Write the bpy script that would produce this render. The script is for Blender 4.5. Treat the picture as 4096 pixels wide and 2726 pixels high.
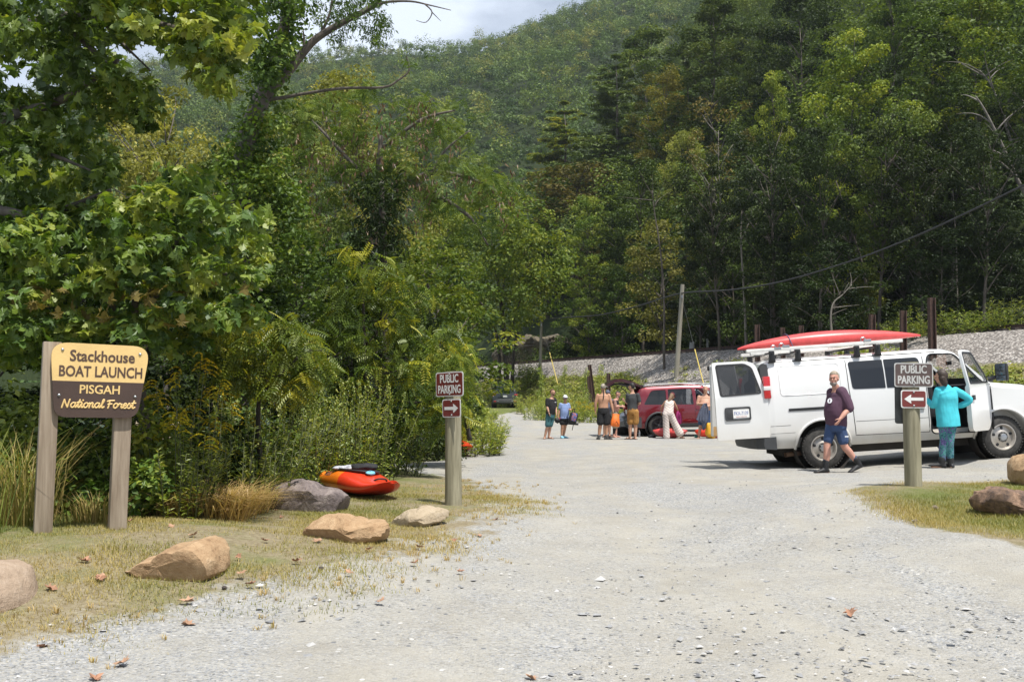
import bpy, bmesh, math, random
import numpy as np
from mathutils import Vector, Matrix, noise as mnoise
R = math.radians
scene = bpy.context.scene
for _o in list(bpy.data.objects): bpy.data.objects.remove(_o)

# ------------------------------------------------------------------ camera, sky, sun, exposure
F = 996.0                       # focal length in pixels of a 1024 wide frame (35 mm on a 36 mm sensor)
CZ = 1.4; PITCH = math.atan(59.5/F)
cam_d = bpy.data.cameras.new('camera'); cam_d.lens = 35.0; cam_d.sensor_width = 36.0
cam_d.clip_start = 0.1; cam_d.clip_end = 6000
cam = bpy.data.objects.new('camera', cam_d); scene.collection.objects.link(cam)
cam.location = (0, 0, CZ); cam.rotation_euler = (R(90)+PITCH, 0, 0)
scene.camera = cam
SUN = Vector((0.25, -0.34, 1.0)).normalized()
sun_d = bpy.data.lights.new('sun', 'SUN'); sun_d.energy = 4.6; sun_d.angle = R(0.53); sun_d.color = (1.0, 0.965, 0.90)
sun = bpy.data.objects.new('sun', sun_d); scene.collection.objects.link(sun)
sun.rotation_euler = SUN.to_track_quat('Z', 'Y').to_euler(); sun.location = (10, -10, 60)
world = bpy.data.worlds.new('World'); scene.world = world; world.use_nodes = True
wn = world.node_tree; wn.nodes.clear()
w_out = wn.nodes.new('ShaderNodeOutputWorld'); w_bg = wn.nodes.new('ShaderNodeBackground')
w_sky = wn.nodes.new('ShaderNodeTexSky'); w_sky.sky_type = 'NISHITA'; w_sky.sun_disc = False
w_sky.sun_elevation = math.asin(SUN.z); w_sky.sun_rotation = math.atan2(SUN.x, SUN.y)
w_sky.air_density = 1.0; w_sky.dust_density = 1.5; w_sky.ozone_density = 1.0; w_sky.altitude = 500
w_tc = wn.nodes.new('ShaderNodeTexCoord'); w_map = wn.nodes.new('ShaderNodeMapping'); w_map.inputs['Scale'].default_value = (1, 1, 2.4)
w_noise = wn.nodes.new('ShaderNodeTexNoise'); w_noise.inputs['Scale'].default_value = 3.3; w_noise.inputs['Detail'].default_value = 9; w_noise.inputs['Roughness'].default_value = .55
w_ramp = wn.nodes.new('ShaderNodeValToRGB'); w_ramp.color_ramp.elements[0].position = .40; w_ramp.color_ramp.elements[1].position = .62; w_ramp.color_ramp.elements[0].color = (.22, .22, .22, 1)
w_mix = wn.nodes.new('ShaderNodeMixRGB'); w_mix.inputs[2].default_value = (9.4, 10.4, 12.0, 1)
wn.links.new(w_tc.outputs['Generated'], w_map.inputs[0]); wn.links.new(w_map.outputs[0], w_noise.inputs[0])
wn.links.new(w_noise.outputs[0], w_ramp.inputs[0]); wn.links.new(w_ramp.outputs[0], w_mix.inputs[0])
wn.links.new(w_sky.outputs[0], w_mix.inputs[1]); wn.links.new(w_mix.outputs[0], w_bg.inputs[0])
w_bg.inputs[1].default_value = 0.07
wn.links.new(w_bg.outputs[0], w_out.inputs[0])
scene.view_settings.view_transform = 'Standard'; scene.view_settings.look = 'None'
scene.view_settings.exposure = 0.5; scene.view_settings.gamma = 1.0
scene.cycles.max_bounces = 8; scene.cycles.diffuse_bounces = 3; scene.cycles.transmission_bounces = 6
scene.cycles.transparent_max_bounces = 8; scene.cycles.caustics_reflective = False; scene.cycles.caustics_refractive = False
scene.cycles.use_denoising = True

# ------------------------------------------------------------------ helpers
def PT(u, v, d):
    """world point seen at pixel (u, v) of the 1024x681 frame, d metres along the view axis"""
    xc = (u-512)/F*d; yc = (340.5-v)/F*d
    c, s = math.cos(PITCH), math.sin(PITCH)
    return Vector((xc, d*c - yc*s, CZ + d*s + yc*c))
def smooth(a, b, x):
    t = np.clip((np.asarray(x, float)-a)/(b-a), 0, 1); return t*t*(3-2*t)
def link(o): scene.collection.objects.link(o); return o
def tag(o, label=None, cat=None, group=None, kind=None):
    if label: o['label'] = label
    if cat: o['category'] = cat
    if group: o['group'] = group
    if kind: o['kind'] = kind
    return o
def empty(name, loc, rot=(0, 0, 0), label=None, cat=None, group=None, scale=1):
    o = link(bpy.data.objects.new(name, None)); o.location = loc; o.rotation_euler = rot; o.empty_display_size = .2
    o.scale = (scale,)*3 if not hasattr(scale, '__len__') else scale
    return tag(o, label, cat, group)
def OB(name, me, parent=None, label=None, cat=None, group=None, kind=None, loc=None, rot=None, scale=None):
    o = link(bpy.data.objects.new(name, me))
    if parent: o.parent = parent
    if loc is not None: o.location = loc
    if rot is not None: o.rotation_euler = rot
    if scale is not None: o.scale = (scale,)*3 if not hasattr(scale, '__len__') else scale
    return tag(o, label, cat, group, kind)
def npmesh(name, V, faces_idx, loops, mats, attrs=None, smooth_f=False, midx=None):
    """V (n,3); faces_idx = loop counts per face; loops = flat vertex indices"""
    me = bpy.data.meshes.new(name)
    V = np.ascontiguousarray(V, np.float32); loops = np.ascontiguousarray(loops, np.int32); cnt = np.ascontiguousarray(faces_idx, np.int32)
    me.vertices.add(len(V)); me.vertices.foreach_set('co', V.ravel())
    me.loops.add(len(loops)); me.loops.foreach_set('vertex_index', loops)
    me.polygons.add(len(cnt)); st = np.concatenate([[0], np.cumsum(cnt)[:-1]]).astype(np.int32)
    me.polygons.foreach_set('loop_start', st); me.polygons.foreach_set('loop_total', cnt)
    if midx is not None: me.polygons.foreach_set('material_index', np.ascontiguousarray(midx, np.int32))
    me.polygons.foreach_set('use_smooth', np.full(len(cnt), smooth_f, bool))
    for k, a in (attrs or {}).items():
        at = me.attributes.new(k, 'FLOAT', 'POINT'); at.data.foreach_set('value', np.ascontiguousarray(a, np.float32))
    for m in (mats if isinstance(mats, (list, tuple)) else [mats]): me.materials.append(m)
    me.update(calc_edges=True); me.validate(); return me

class MB:
    """collects shapes into one mesh"""
    def __init__(s): s.v = []; s.f = []; s.m = []; s.mi = 0
    def add(s, vs, fs):
        o = len(s.v); s.v += [Vector(p) for p in vs]
        for f in fs: s.f.append([i+o for i in f]); s.m.append(s.mi)
        return s
    def box(s, c, size, rot=None, bev=0.0):
        bm = bmesh.new(); bmesh.ops.create_cube(bm, size=1)
        for q in bm.verts: q.co = Vector((q.co.x*size[0], q.co.y*size[1], q.co.z*size[2]))
        if bev > 0: bmesh.ops.bevel(bm, geom=list(bm.edges), offset=bev, segments=2, affect='EDGES', profile=.6)
        M = Matrix.Translation(Vector(c))
        if rot is not None: M = M @ (rot.to_4x4() if isinstance(rot, Matrix) else Matrix.Rotation(rot[2], 4, 'Z') @ Matrix.Rotation(rot[1], 4, 'Y') @ Matrix.Rotation(rot[0], 4, 'X'))
        bm.verts.index_update()
        s.add([M @ q.co for q in bm.verts], [[q.index for q in f.verts] for f in bm.faces]); bm.free(); return s
    def loft(s, secs, cap=True, closed=True):
        n = len(secs[0]); vs = [p for q in secs for p in q]; fs = []
        for i in range(len(secs)-1):
            for j in range(n if closed else n-1):
                k = (j+1) % n; fs.append([i*n+j, i*n+k, (i+1)*n+k, (i+1)*n+j])
        if cap:
            fs.append(list(range(n))[::-1]); fs.append([(len(secs)-1)*n+j for j in range(n)])
        return s.add(vs, fs)
    def tube(s, pts, rad, n=8, cap=True, flat=1.0, up=None):
        pts = [Vector(p) for p in pts]
        if not hasattr(rad, '__len__'): rad = [rad]*len(pts)
        secs = []; prev = None
        for i, p in enumerate(pts):
            t = (pts[min(i+1, len(pts)-1)]-pts[max(i-1, 0)])
            t = t.normalized() if t.length > 1e-9 else Vector((0, 0, 1))
            if prev is None:
                a = Vector(up) if up is not None else (Vector((0, 0, 1)) if abs(t.z) < .9 else Vector((1, 0, 0)))
            else: a = prev
            b = t.cross(a)
            b = b.normalized() if b.length > 1e-6 else t.orthogonal().normalized()
            a = b.cross(t).normalized(); prev = a
            secs.append([p + (a*math.cos(2*math.pi*k/n)*flat + b*math.sin(2*math.pi*k/n))*rad[i] for k in range(n)])
        return s.loft(secs, cap)
    def ell(s, c, r, M=None, nu=12, nv=8):
        c = Vector(c); M = M or Matrix.Identity(3); vs = [c + M @ Vector((0, 0, -r[2]))]; fs = []
        for i in range(1, nv):
            ph = -math.pi/2 + math.pi*i/nv
            for j in range(nu):
                th = 2*math.pi*j/nu
                vs.append(c + M @ Vector((r[0]*math.cos(ph)*math.cos(th), r[1]*math.cos(ph)*math.sin(th), r[2]*math.sin(ph))))
        vs.append(c + M @ Vector((0, 0, r[2]))); L = len(vs)-1
        for j in range(nu):
            k = (j+1) % nu; fs.append([0, 1+k, 1+j]); fs.append([L, L-nu+j, L-nu+k])
        for i in range(nv-2):
            for j in range(nu):
                k = (j+1) % nu; a = 1+i*nu; fs.append([a+j, a+k, a+nu+k, a+nu+j])
        return s.add(vs, fs)
    def prism(s, poly, fn0, fn1):
        """two caps of a 2-D polygon mapped by fn0 / fn1, joined by a skirt"""
        n = len(poly); vs = [fn0(*p) for p in poly]+[fn1(*p) for p in poly]
        fs = [list(range(n))[::-1], [n+i for i in range(n)]]+[[i, (i+1) % n, n+(i+1) % n, n+i] for i in range(n)]
        return s.add(vs, fs)
    def lathe(s, prof, c, axis='y', n=32, sgn=1):
        """profile (r, h) turned about an axis through c"""
        c = Vector(c); secs = []
        for r, h in prof:
            q = []
            for k in range(n):
                a = 2*math.pi*k/n; x, y = r*math.cos(a), r*math.sin(a)
                q.append(c + (Vector((x, h*sgn, y)) if axis == 'y' else Vector((x, y, h)) if axis == 'z' else Vector((h, x, y))))
            secs.append(q)
        return s.loft(secs, cap=False)
    def mesh(s, name, mats, ang=40, smooth_all=None, fix=True):
        me = bpy.data.meshes.new(name); me.from_pydata([tuple(p) for p in s.v], [], s.f)
        for m in (mats if isinstance(mats, (list, tuple)) else [mats]): me.materials.append(m)
        me.polygons.foreach_set('material_index', s.m)
        if fix:
            bm = bmesh.new(); bm.from_mesh(me); bmesh.ops.recalc_face_normals(bm, faces=bm.faces); bm.to_mesh(me); bm.free()
        me.polygons.foreach_set('use_smooth', [True]*len(me.polygons))
        me.update()
        if ang is not None: me.set_sharp_from_angle(angle=R(ang))
        return me
    def build(s, name, mats, parent=None, ang=40, **kw): return OB(name, s.mesh(name, mats, ang), parent, **kw)

def arc_poly(pts, rad, seg=5):
    """round the corners of a 2-D polygon; rad one number or one per corner"""
    out = []; n = len(pts)
    for i in range(n):
        p0, p, p1 = Vector(pts[i-1]).to_2d(), Vector(pts[i]).to_2d(), Vector(pts[(i+1) % n]).to_2d()
        r = rad[i] if hasattr(rad, '__len__') else rad
        a, b = (p0-p), (p1-p); r = min(r, a.length*.48, b.length*.48)
        if r < 1e-4: out.append(tuple(p)); continue
        a = p+a.normalized()*r; b = p+b.normalized()*r
        for k in range(seg+1):
            t = k/seg; q = a*(1-t)**2 + p*2*t*(1-t) + b*t*t; out.append((q.x, q.y))
    return out
def catmull(P, n=6):
    P = [Vector(p) for p in P]; out = []
    for i in range(len(P)-1):
        a, b, c, d = P[max(i-1, 0)], P[i], P[i+1], P[min(i+2, len(P)-1)]
        for k in range(n):
            t = k/n; out.append(.5*((2*b)+(c-a)*t+(2*a-5*b+4*c-d)*t*t+(3*b-a-3*c+d)*t**3))
    out.append(P[-1]); return out
def evalmesh(me, mods):
    """apply modifiers [(type, props)] to mesh data and return the result"""
    o = link(bpy.data.objects.new('work', me)); extra = []
    for t, pr in mods:
        m = o.modifiers.new(t, t)
        for k, x in pr.items():
            if k == 'cutter':
                c = link(bpy.data.objects.new('cut', x)); extra.append(c); m.object = c
            else: setattr(m, k, x)
    dg = bpy.context.evaluated_depsgraph_get(); dg.update()
    r = bpy.data.meshes.new_from_object(o.evaluated_get(dg), depsgraph=dg)
    for c in extra: bpy.data.objects.remove(c)
    bpy.data.objects.remove(o); return r
def finish(me, ang=35, mats=None):
    if mats is not None:
        me.materials.clear()
        for m in mats: me.materials.append(m)
    me.polygons.foreach_set('use_smooth', [True]*len(me.polygons)); me.update(); me.set_sharp_from_angle(angle=R(ang)); return me
_font_cache = {}
def text_mesh(txt, height, xscale=1.0, offset=0.0, shear=0.0, extrude=0.0, spacing=1.0, align='CENTER'):
    """letters as flat (or thick) faces in the local XY plane; returns (verts, faces, width)"""
    cu = bpy.data.curves.new('txt', 'FONT'); cu.body = txt; cu.size = 1.0; cu.offset = offset; cu.shear = shear; cu.extrude = extrude
    cu.space_character = spacing; cu.align_x = align; cu.resolution_u = 3
    o = link(bpy.data.objects.new('txt', cu)); dg = bpy.context.evaluated_depsgraph_get(); dg.update()
    me = bpy.data.meshes.new_from_object(o.evaluated_get(dg), depsgraph=dg)
    k = height/0.70
    vs = [Vector((q.co.x*k*xscale, q.co.y*k, q.co.z)) for q in me.vertices]; fs = [list(p.vertices) for p in me.polygons]
    bpy.data.objects.remove(o); bpy.data.meshes.remove(me)
    return vs, fs

# ------------------------------------------------------------------ materials
MATS = {}
def new_mat(name):
    m = bpy.data.materials.new(name); m.use_nodes = True; MATS[name] = m
    nt = m.node_tree; b = nt.nodes['Principled BSDF']; return m, nt, b
def N(nt, t, **kw):
    n = nt.nodes.new(t)
    for k, v in kw.items():
        if k.startswith('i_'):
            n.inputs[k[2:].replace('_', ' ')].default_value = v
        else: setattr(n, k, v)
    return n
def ramp(nt, stops, interp='LINEAR'):
    n = nt.nodes.new('ShaderNodeValToRGB'); cr = n.color_ramp; cr.interpolation = interp
    while len(cr.elements) < len(stops): cr.elements.new(.5)
    for e, (p, c) in zip(cr.elements, stops): e.position = p; e.color = (*c, 1)
    return n
def plain(name, col, rough=.6, metal=0.0, var=.12, scale=6.0, bump=0.0, bscale=60.0, coat=0.0, spec=.5, dirt=None, aniso=(1, 1, 1)):
    """painted / plastic / cloth surface with slight mottling, optional grain bump and a second (dirt) colour"""
    m, nt, b = new_mat(name)
    tc = N(nt, 'ShaderNodeTexCoord'); mp = N(nt, 'ShaderNodeMapping'); mp.inputs['Scale'].default_value = aniso
    nz = N(nt, 'ShaderNodeTexNoise', i_Scale=scale, i_Detail=6.0, i_Roughness=.6)
    nt.links.new(tc.outputs['Object'], mp.inputs[0]); nt.links.new(mp.outputs[0], nz.inputs[0])
    c = np.array(col, float); c2 = np.array(dirt) if dirt is not None else c*(1-var*1.4)
    rp = ramp(nt, [(.35, tuple(c2 if dirt is None else c)), (.65, tuple(np.minimum(c*(1+var*.5), .95) if dirt is None else c2))])
    nt.links.new(nz.outputs[0], rp.inputs[0]); nt.links.new(rp.outputs[0], b.inputs['Base Color'])
    b.inputs['Roughness'].default_value = rough; b.inputs['Metallic'].default_value = metal; b.inputs['Specular IOR Level'].default_value = spec
    if coat: b.inputs['Coat Weight'].default_value = coat; b.inputs['Coat Roughness'].default_value = .04
    if bump:
        n2 = N(nt, 'ShaderNodeTexNoise', i_Scale=bscale, i_Detail=4.0); bp = N(nt, 'ShaderNodeBump', i_Strength=bump, i_Distance=.02)
        nt.links.new(mp.outputs[0], n2.inputs[0]); nt.links.new(n2.outputs[0], bp.inputs['Height']); nt.links.new(bp.outputs[0], b.inputs['Normal'])
    return m
LEAFGAIN = (2.15, 2.12, 1.25)
def foliage(name, cols, transl=.27, gloss=.018, var=.25, hue=.012, tmul=(1.25, 1.25, .55)):
    """leaf surface: colour by the per-leaf attribute rnd, small shift per plant; diffuse + translucent + a little gloss"""
    m = bpy.data.materials.new(name); m.use_nodes = True; MATS[name] = m; nt = m.node_tree; nt.nodes.clear()
    cols = [tuple(np.array(c)*np.array(LEAFGAIN)) for c in cols]; at = N(nt, 'ShaderNodeAttribute', attribute_name='rnd'); k = len(cols)
    rp = ramp(nt, [(i/(k-1), c) for i, c in enumerate(cols)]); nt.links.new(at.outputs['Fac'], rp.inputs[0])
    oi = N(nt, 'ShaderNodeObjectInfo'); hs = N(nt, 'ShaderNodeHueSaturation')
    mv = N(nt, 'ShaderNodeMapRange'); mv.inputs[3].default_value = 1-var; mv.inputs[4].default_value = 1+var
    mh = N(nt, 'ShaderNodeMapRange'); mh.inputs[3].default_value = .5-hue; mh.inputs[4].default_value = .5+hue*.7
    ml = N(nt, 'ShaderNodeMath', operation='FRACT'); mm = N(nt, 'ShaderNodeMath', operation='MULTIPLY'); mm.inputs[1].default_value = 7.31
    nt.links.new(oi.outputs['Random'], mv.inputs[0]); nt.links.new(oi.outputs['Random'], mm.inputs[0]); nt.links.new(mm.outputs[0], ml.inputs[0]); nt.links.new(ml.outputs[0], mh.inputs[0])
    nt.links.new(mv.outputs[0], hs.inputs['Value']); nt.links.new(mh.outputs[0], hs.inputs['Hue']); nt.links.new(rp.outputs[0], hs.inputs['Color'])
    df = N(nt, 'ShaderNodeBsdfDiffuse'); tr = N(nt, 'ShaderNodeBsdfTranslucent'); gl = N(nt, 'ShaderNodeBsdfGlossy'); gl.inputs['Roughness'].default_value = .5
    tm = N(nt, 'ShaderNodeMixRGB', blend_type='MULTIPLY'); tm.inputs[0].default_value = 1; tm.inputs[2].default_value = (*tmul, 1)
    nt.links.new(hs.outputs[0], df.inputs[0]); nt.links.new(hs.outputs[0], tm.inputs[1]); nt.links.new(tm.outputs[0], tr.inputs[0])
    m1 = N(nt, 'ShaderNodeMixShader'); m1.inputs[0].default_value = transl; m2 = N(nt, 'ShaderNodeMixShader'); m2.inputs[0].default_value = gloss
    nt.links.new(df.outputs[0], m1.inputs[1]); nt.links.new(tr.outputs[0], m1.inputs[2]); nt.links.new(m1.outputs[0], m2.inputs[1]); nt.links.new(gl.outputs[0], m2.inputs[2])
    out = N(nt, 'ShaderNodeOutputMaterial'); nt.links.new(m2.outputs[0], out.inputs[0]); return m
def wood(name, c1, c2, scale=14, stretch=(1, 1, .06), rough=.85, bump=.5):
    m, nt, b = new_mat(name); tc = N(nt, 'ShaderNodeTexCoord'); mp = N(nt, 'ShaderNodeMapping'); mp.inputs['Scale'].default_value = stretch
    n1 = N(nt, 'ShaderNodeTexNoise', i_Scale=scale, i_Detail=8.0, i_Roughness=.65, i_Distortion=.6)
    n2 = N(nt, 'ShaderNodeTexNoise', i_Scale=scale*5, i_Detail=5.0)
    nt.links.new(tc.outputs['Object'], mp.inputs[0]); nt.links.new(mp.outputs[0], n1.inputs[0]); nt.links.new(mp.outputs[0], n2.inputs[0])
    rp = ramp(nt, [(.33, c1), (.5, tuple((np.array(c1)+np.array(c2))/2)), (.66, c2)])
    mx = N(nt, 'ShaderNodeMixRGB', blend_type='MIX'); mx.inputs[0].default_value = .35
    nt.links.new(n1.outputs[0], mx.inputs[1]); nt.links.new(n2.outputs[0], mx.inputs[2]); nt.links.new(mx.outputs[0], rp.inputs[0]); nt.links.new(rp.outputs[0], b.inputs['Base Color'])
    bp = N(nt, 'ShaderNodeBump', i_Strength=bump, i_Distance=.01); nt.links.new(mx.outputs[0], bp.inputs['Height']); nt.links.new(bp.outputs[0], b.inputs['Normal'])
    b.inputs['Roughness'].default_value = rough; return m
def rockmat(name, cols, scale=3.0, rough=.9):
    m, nt, b = new_mat(name); tc = N(nt, 'ShaderNodeTexCoord')
    n1 = N(nt, 'ShaderNodeTexNoise', i_Scale=scale, i_Detail=10.0, i_Roughness=.62, i_Distortion=.5); n2 = N(nt, 'ShaderNodeTexNoise', i_Scale=scale*9, i_Detail=8.0, i_Roughness=.7)
    nt.links.new(tc.outputs['Object'], n1.inputs[0]); nt.links.new(tc.outputs['Object'], n2.inputs[0])
    mx = N(nt, 'ShaderNodeMixRGB'); mx.inputs[0].default_value = .4; nt.links.new(n1.outputs[0], mx.inputs[1]); nt.links.new(n2.outputs[0], mx.inputs[2])
    k = len(cols); rp = ramp(nt, [(.3+.4*i/(k-1), c) for i, c in enumerate(cols)]); nt.links.new(mx.outputs[0], rp.inputs[0]); nt.links.new(rp.outputs[0], b.inputs['Base Color'])
    n1.inputs['Distortion'].default_value = 1.6; bp = N(nt, 'ShaderNodeBump', i_Strength=1.0, i_Distance=.05); nt.links.new(mx.outputs[0], bp.inputs['Height']); nt.links.new(bp.outputs[0], b.inputs['Normal'])
    b.inputs['Roughness'].default_value = rough; b.inputs['Specular IOR Level'].default_value = .25; return m

def glassmat(name, col, alpha=.75, rough=.03):
    """tinted pane: mostly dark, mirror-like, a little see-through"""
    m, nt, b = new_mat(name); b.inputs['Base Color'].default_value = (*col, 1); b.inputs['Roughness'].default_value = rough
    b.inputs['Specular IOR Level'].default_value = .6; b.inputs['Alpha'].default_value = alpha; return m
M_white = plain('white_paint', (.80, .80, .78), .28, var=.03, coat=.6)
M_whiteboard = plain('white_board_paint', (.78, .77, .73), .6, var=.08, bump=.2)
M_black = plain('black_plastic', (.018, .018, .02), .5, var=.2)
M_rubber = plain('tyre_rubber', (.05, .047, .043), .85, var=.35, scale=14, bump=.3)
M_grime = plain('dusty_rubber', (.10, .095, .09), .85, var=.3, scale=10)
M_steel = plain('galvanised_steel', (.45, .46, .47), .4, 1.0, var=.15)
M_chrome = plain('chrome', (.75, .75, .76), .12, 1.0, var=.02)
M_alu = plain('dusty_wheel_alloy', (.50, .46, .41), .42, .7, var=.15)
M_glass_dark = glassmat('dark_tinted_glass', (.012, .014, .018), .94)
M_glass_mid = glassmat('tinted_glass', (.02, .022, .025), .62)
M_glass_clear = glassmat('clear_glass', (.02, .03, .03), .22)
M_interior = plain('dark_interior', (.022, .022, .026), .8, var=.2)
M_greytrim = plain('grey_trim', (.32, .32, .32), .6, var=.05)
M_bumper = plain('charcoal_bumper', (.05, .052, .055), .6, var=.15)
M_redlamp = plain('red_lamp_lens', (.55, .02, .025), .15, var=.1, coat=.5)
M_whitelamp = plain('clear_lamp_lens', (.75, .72, .70), .15, var=.05, coat=.5)
M_under = plain('underbody_dirt', (.04, .035, .03), .9)
M_mirror = plain('mirror_glass', (.10, .12, .14), .05, .6, var=.02)
# ------------------------------------------------------------------ terrain
CP = np.array([(-3.9,8.4,.30),(-3.4,8.8,.30),(-.71,12.25,.145),(5,12.45,.325),(5.93,18.9,.10),(9.33,18.9,.315),(9.33,20.8,.36),(5.9,20.8,.13),
 (5.9,18.1,.06),(1.4,37.5,-.02),(5.8,38,0),(-.5,75,.85),(0,5,0),(2.5,5,0),(-2,5,.02),(1,9,0),(1.5,13,.02),(1,18,0),(0,25,-.02),(2,28,-.02),(-2,28,0),
 (-.5,55,.3),(6,10.5,.33),(4.3,9.8,.2),(-4.5,5.8,.2),(-2,10.5,.15),(-1.2,12,.13),(12,26,.35),(9,33,.1),(13,19,.5),(8,13,.4),(-3,14,.15),(-3,20,.1),(3,60,.2),(0,-8,0),(6,5,.1),(7.5,18.9,.2)])
TP = np.array([24.2, 47.0]); TN = np.array([.888, .461]); TT = np.array([-.461, .888])
ZT = 4.6
def sd(x, y): return (x-TP[0])*TN[0]+(y-TP[1])*TN[1]
def sbank(x, y):
    s = sd(x, y); al = (np.asarray(x)-TP[0])*TT[0]+(np.asarray(y)-TP[1])*TT[1]; wb = np.interp(al, [8, 30], [8.8, 5.0])
    return np.where(s < -2.2, -2.2+(s+2.2)*8.8/wb, s)
def at_s(s, along): p = TP+TN*s+TT*along; return float(p[0]), float(p[1])
def g0(x, y):
    x = np.asarray(x, float); y = np.asarray(y, float); sc = 1+.05*np.maximum(y, 0)
    num = 0; den = 0
    for cx, cy, cz in CP:
        d2 = ((x-cx)**2+(y-cy)**2)/sc**2; w = 1/(d2+.35)**1.7; num = num+w*cz; den = den+w
    return num/den
def edge(y): return np.interp(y, [0, 6, 8.5, 11, 14, 25, 60, 80], [-7.5, -6.2, -5.2, -3.9, -2.9, -2.7, -2.6, -2.4])
RU = [-400, -100, 0, 110, 200, 290, 390, 430, 500, 560, 600, 640, 700, 800, 1000, 1400]
RZ = [100, 150, 174, 199, 204, 206, 212, 215, 222, 233, 243, 256, 262, 256, 220, 160]
def fbm(x, y, f, seed=0, o=4):
    r = np.random.default_rng(seed); out = 0; a = 1
    for i in range(o):
        for k in range(3):
            th = r.uniform(0, 6.28); ph = r.uniform(0, 6.28); ff = f*r.uniform(.7, 1.4)
            out = out + a*np.sin((x*math.cos(th)+y*math.sin(th))*ff+ph)
        a *= .55; f *= 2.1
    return out/3
def height(x, y):
    x = np.asarray(x, float); y = np.asarray(y, float)
    z = g0(x, y)
    e = edge(y)-4-x
    z = z - np.clip(e*.32, 0, 1.55)*smooth(0, 3, e)
    s = sd(x, y); sb_ = sbank(x, y)
    w = np.clip((sb_+11)/8.8, 0, 1); w = w*.75+.25*smooth(0, 1, w)
    bank = np.where(sb_ > -11, 1, 0)
    z = np.where(bank > 0, z*(1-w)+ZT*w + (.12*fbm(x, y, 1.1, 3))*np.sin(np.pi*w), z)
    u = np.clip(x/np.maximum(y, 1), -1, 1)
    fac = .30+.70*smooth(.04, .22, u)
    far = smooth(85, 170, y)
    slope = .80*(1-far+far*fac)
    hill = ZT-.2 + np.maximum(s-5.0, 0)*slope*smooth(4, 16, s) + .8*fbm(x, y, .16, 5)*smooth(6, 25, s)
    z = np.where(s > 2.2, np.where(s < 5, ZT-.1, np.maximum(hill, ZT-.2)), z)
    uu = 512+F*x/np.maximum(y, 30)
    rid = np.interp(uu, RU, RZ)
    m = rid*np.clip((y-140)/460, 0, 1)+6*fbm(x, y, .02, 9)*smooth(160, 300, y)
    m = np.where(y > 610, m-(y-610)*.35, m)
    k2 = (-58-x)*.5+3*fbm(x, y, .05, 2)
    z = np.maximum(z, np.where(y > 140, m, -5)); z = np.maximum(z, np.where(x < -58, k2, -5))
    return z
def H(x, y): return float(height(np.array([x]), np.array([y]))[0])
def GP(u, v):
    y = F*1.4/(v-400)
    for _ in range(12):
        x = (u-512)/F*y; y = .5*y+.5*F*(1.4-H(x, y))/(v-400)
    return np.array([(u-512)/F*y, y])
def GPb(X, Y): return GP(X*.43463, Y*.43463)           # 2356-wide view of the photograph
def onground(u, y, dz=0): x = (u-512)/F*y; return Vector((x, y, H(x, y)+dz))
def sdpoly(px, py, poly):
    px = np.asarray(px, float); py = np.asarray(py, float); d = np.full(px.shape, 1e9); ins = np.zeros(px.shape, bool); n = len(poly)
    for i in range(n):
        ax, ay = poly[i]; bx, by = poly[(i+1) % n]; ex, ey = bx-ax, by-ay
        t = np.clip(((px-ax)*ex+(py-ay)*ey)/(ex*ex+ey*ey+1e-12), 0, 1)
        d = np.minimum(d, np.hypot(px-ax-t*ex, py-ay-t*ey))
        c = (ay > py) != (by > py); xi = ax+(py-ay)*(ex)/(ey if abs(ey) > 1e-9 else 1e-9); ins ^= c & (px < xi)
    return np.where(ins, d, -d)
LAWN_L = [GPb(*p) for p in [(-350,1560),(0,1475),(300,1425),(600,1372),(760,1330),(900,1290),(1010,1250),(1130,1205),(1172,1165),(1150,1135),(1090,1105),(1000,1085),(900,1062)]]+[np.array([-2.4,17]),np.array([-3.2,19]),np.array([-9,19]),np.array([-9,5])]
LAWN_R = [GPb(*p) for p in [(1940,1132),(2080,1108),(2200,1108),(2356,1098)]]+[np.array([9.5,13.6]),np.array([9.5,8.5])]+[GPb(*p) for p in [(2356,1272),(2230,1240),(2100,1205),(2000,1170)]]
VERGE = [np.array(p) for p in [(-2.2,21),(-1.6,24),(-1.75,30),(-1.7,40),(-1.75,55),(-1.5,66),(.6,69.5),(.8,80),(-5,80),(-5,21)]]
def masks(x, y):
    s1 = sdpoly(x, y, LAWN_L); s2 = sdpoly(x, y, LAWN_R); s3 = sdpoly(x, y, VERGE)
    return s1, s2, s3
def weedmask(x, y):
    """where weeds cover the railway bank"""
    s = sbank(x, y); al = (x-TP[0])*TT[0]+(y-TP[1])*TT[1]
    n = fbm(x, y, .55, 21, 4)
    w = smooth(-.3, .3, n+1.0*smooth(14, 30, al)-.25)*smooth(-4.2, -6.5, s)*smooth(-12.5, -10.5, s)   # left stretch, lower bank
    w2 = smooth(-.2, .4, n+.3)*smooth(-14, -19, al)*smooth(-3.6, -5.2, s)*smooth(-14, -11, s)       # right, behind the bonnet
    strip = smooth(1.5, .5, np.abs((al-10)-(s+7)*2.4)+.5*n)*smooth(-3.5, -5, s)*smooth(-12, -10.5, s)  # green strip behind the red car
    strip2 = smooth(2.2, .6, np.abs((al+0.5)-(s+7)*2.2)+.5*n)*smooth(-2.8, -4, s)*smooth(-12, -10.5, s)
    return np.clip(np.maximum.reduce([w, w2, strip, strip2]), 0, 1)

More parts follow.
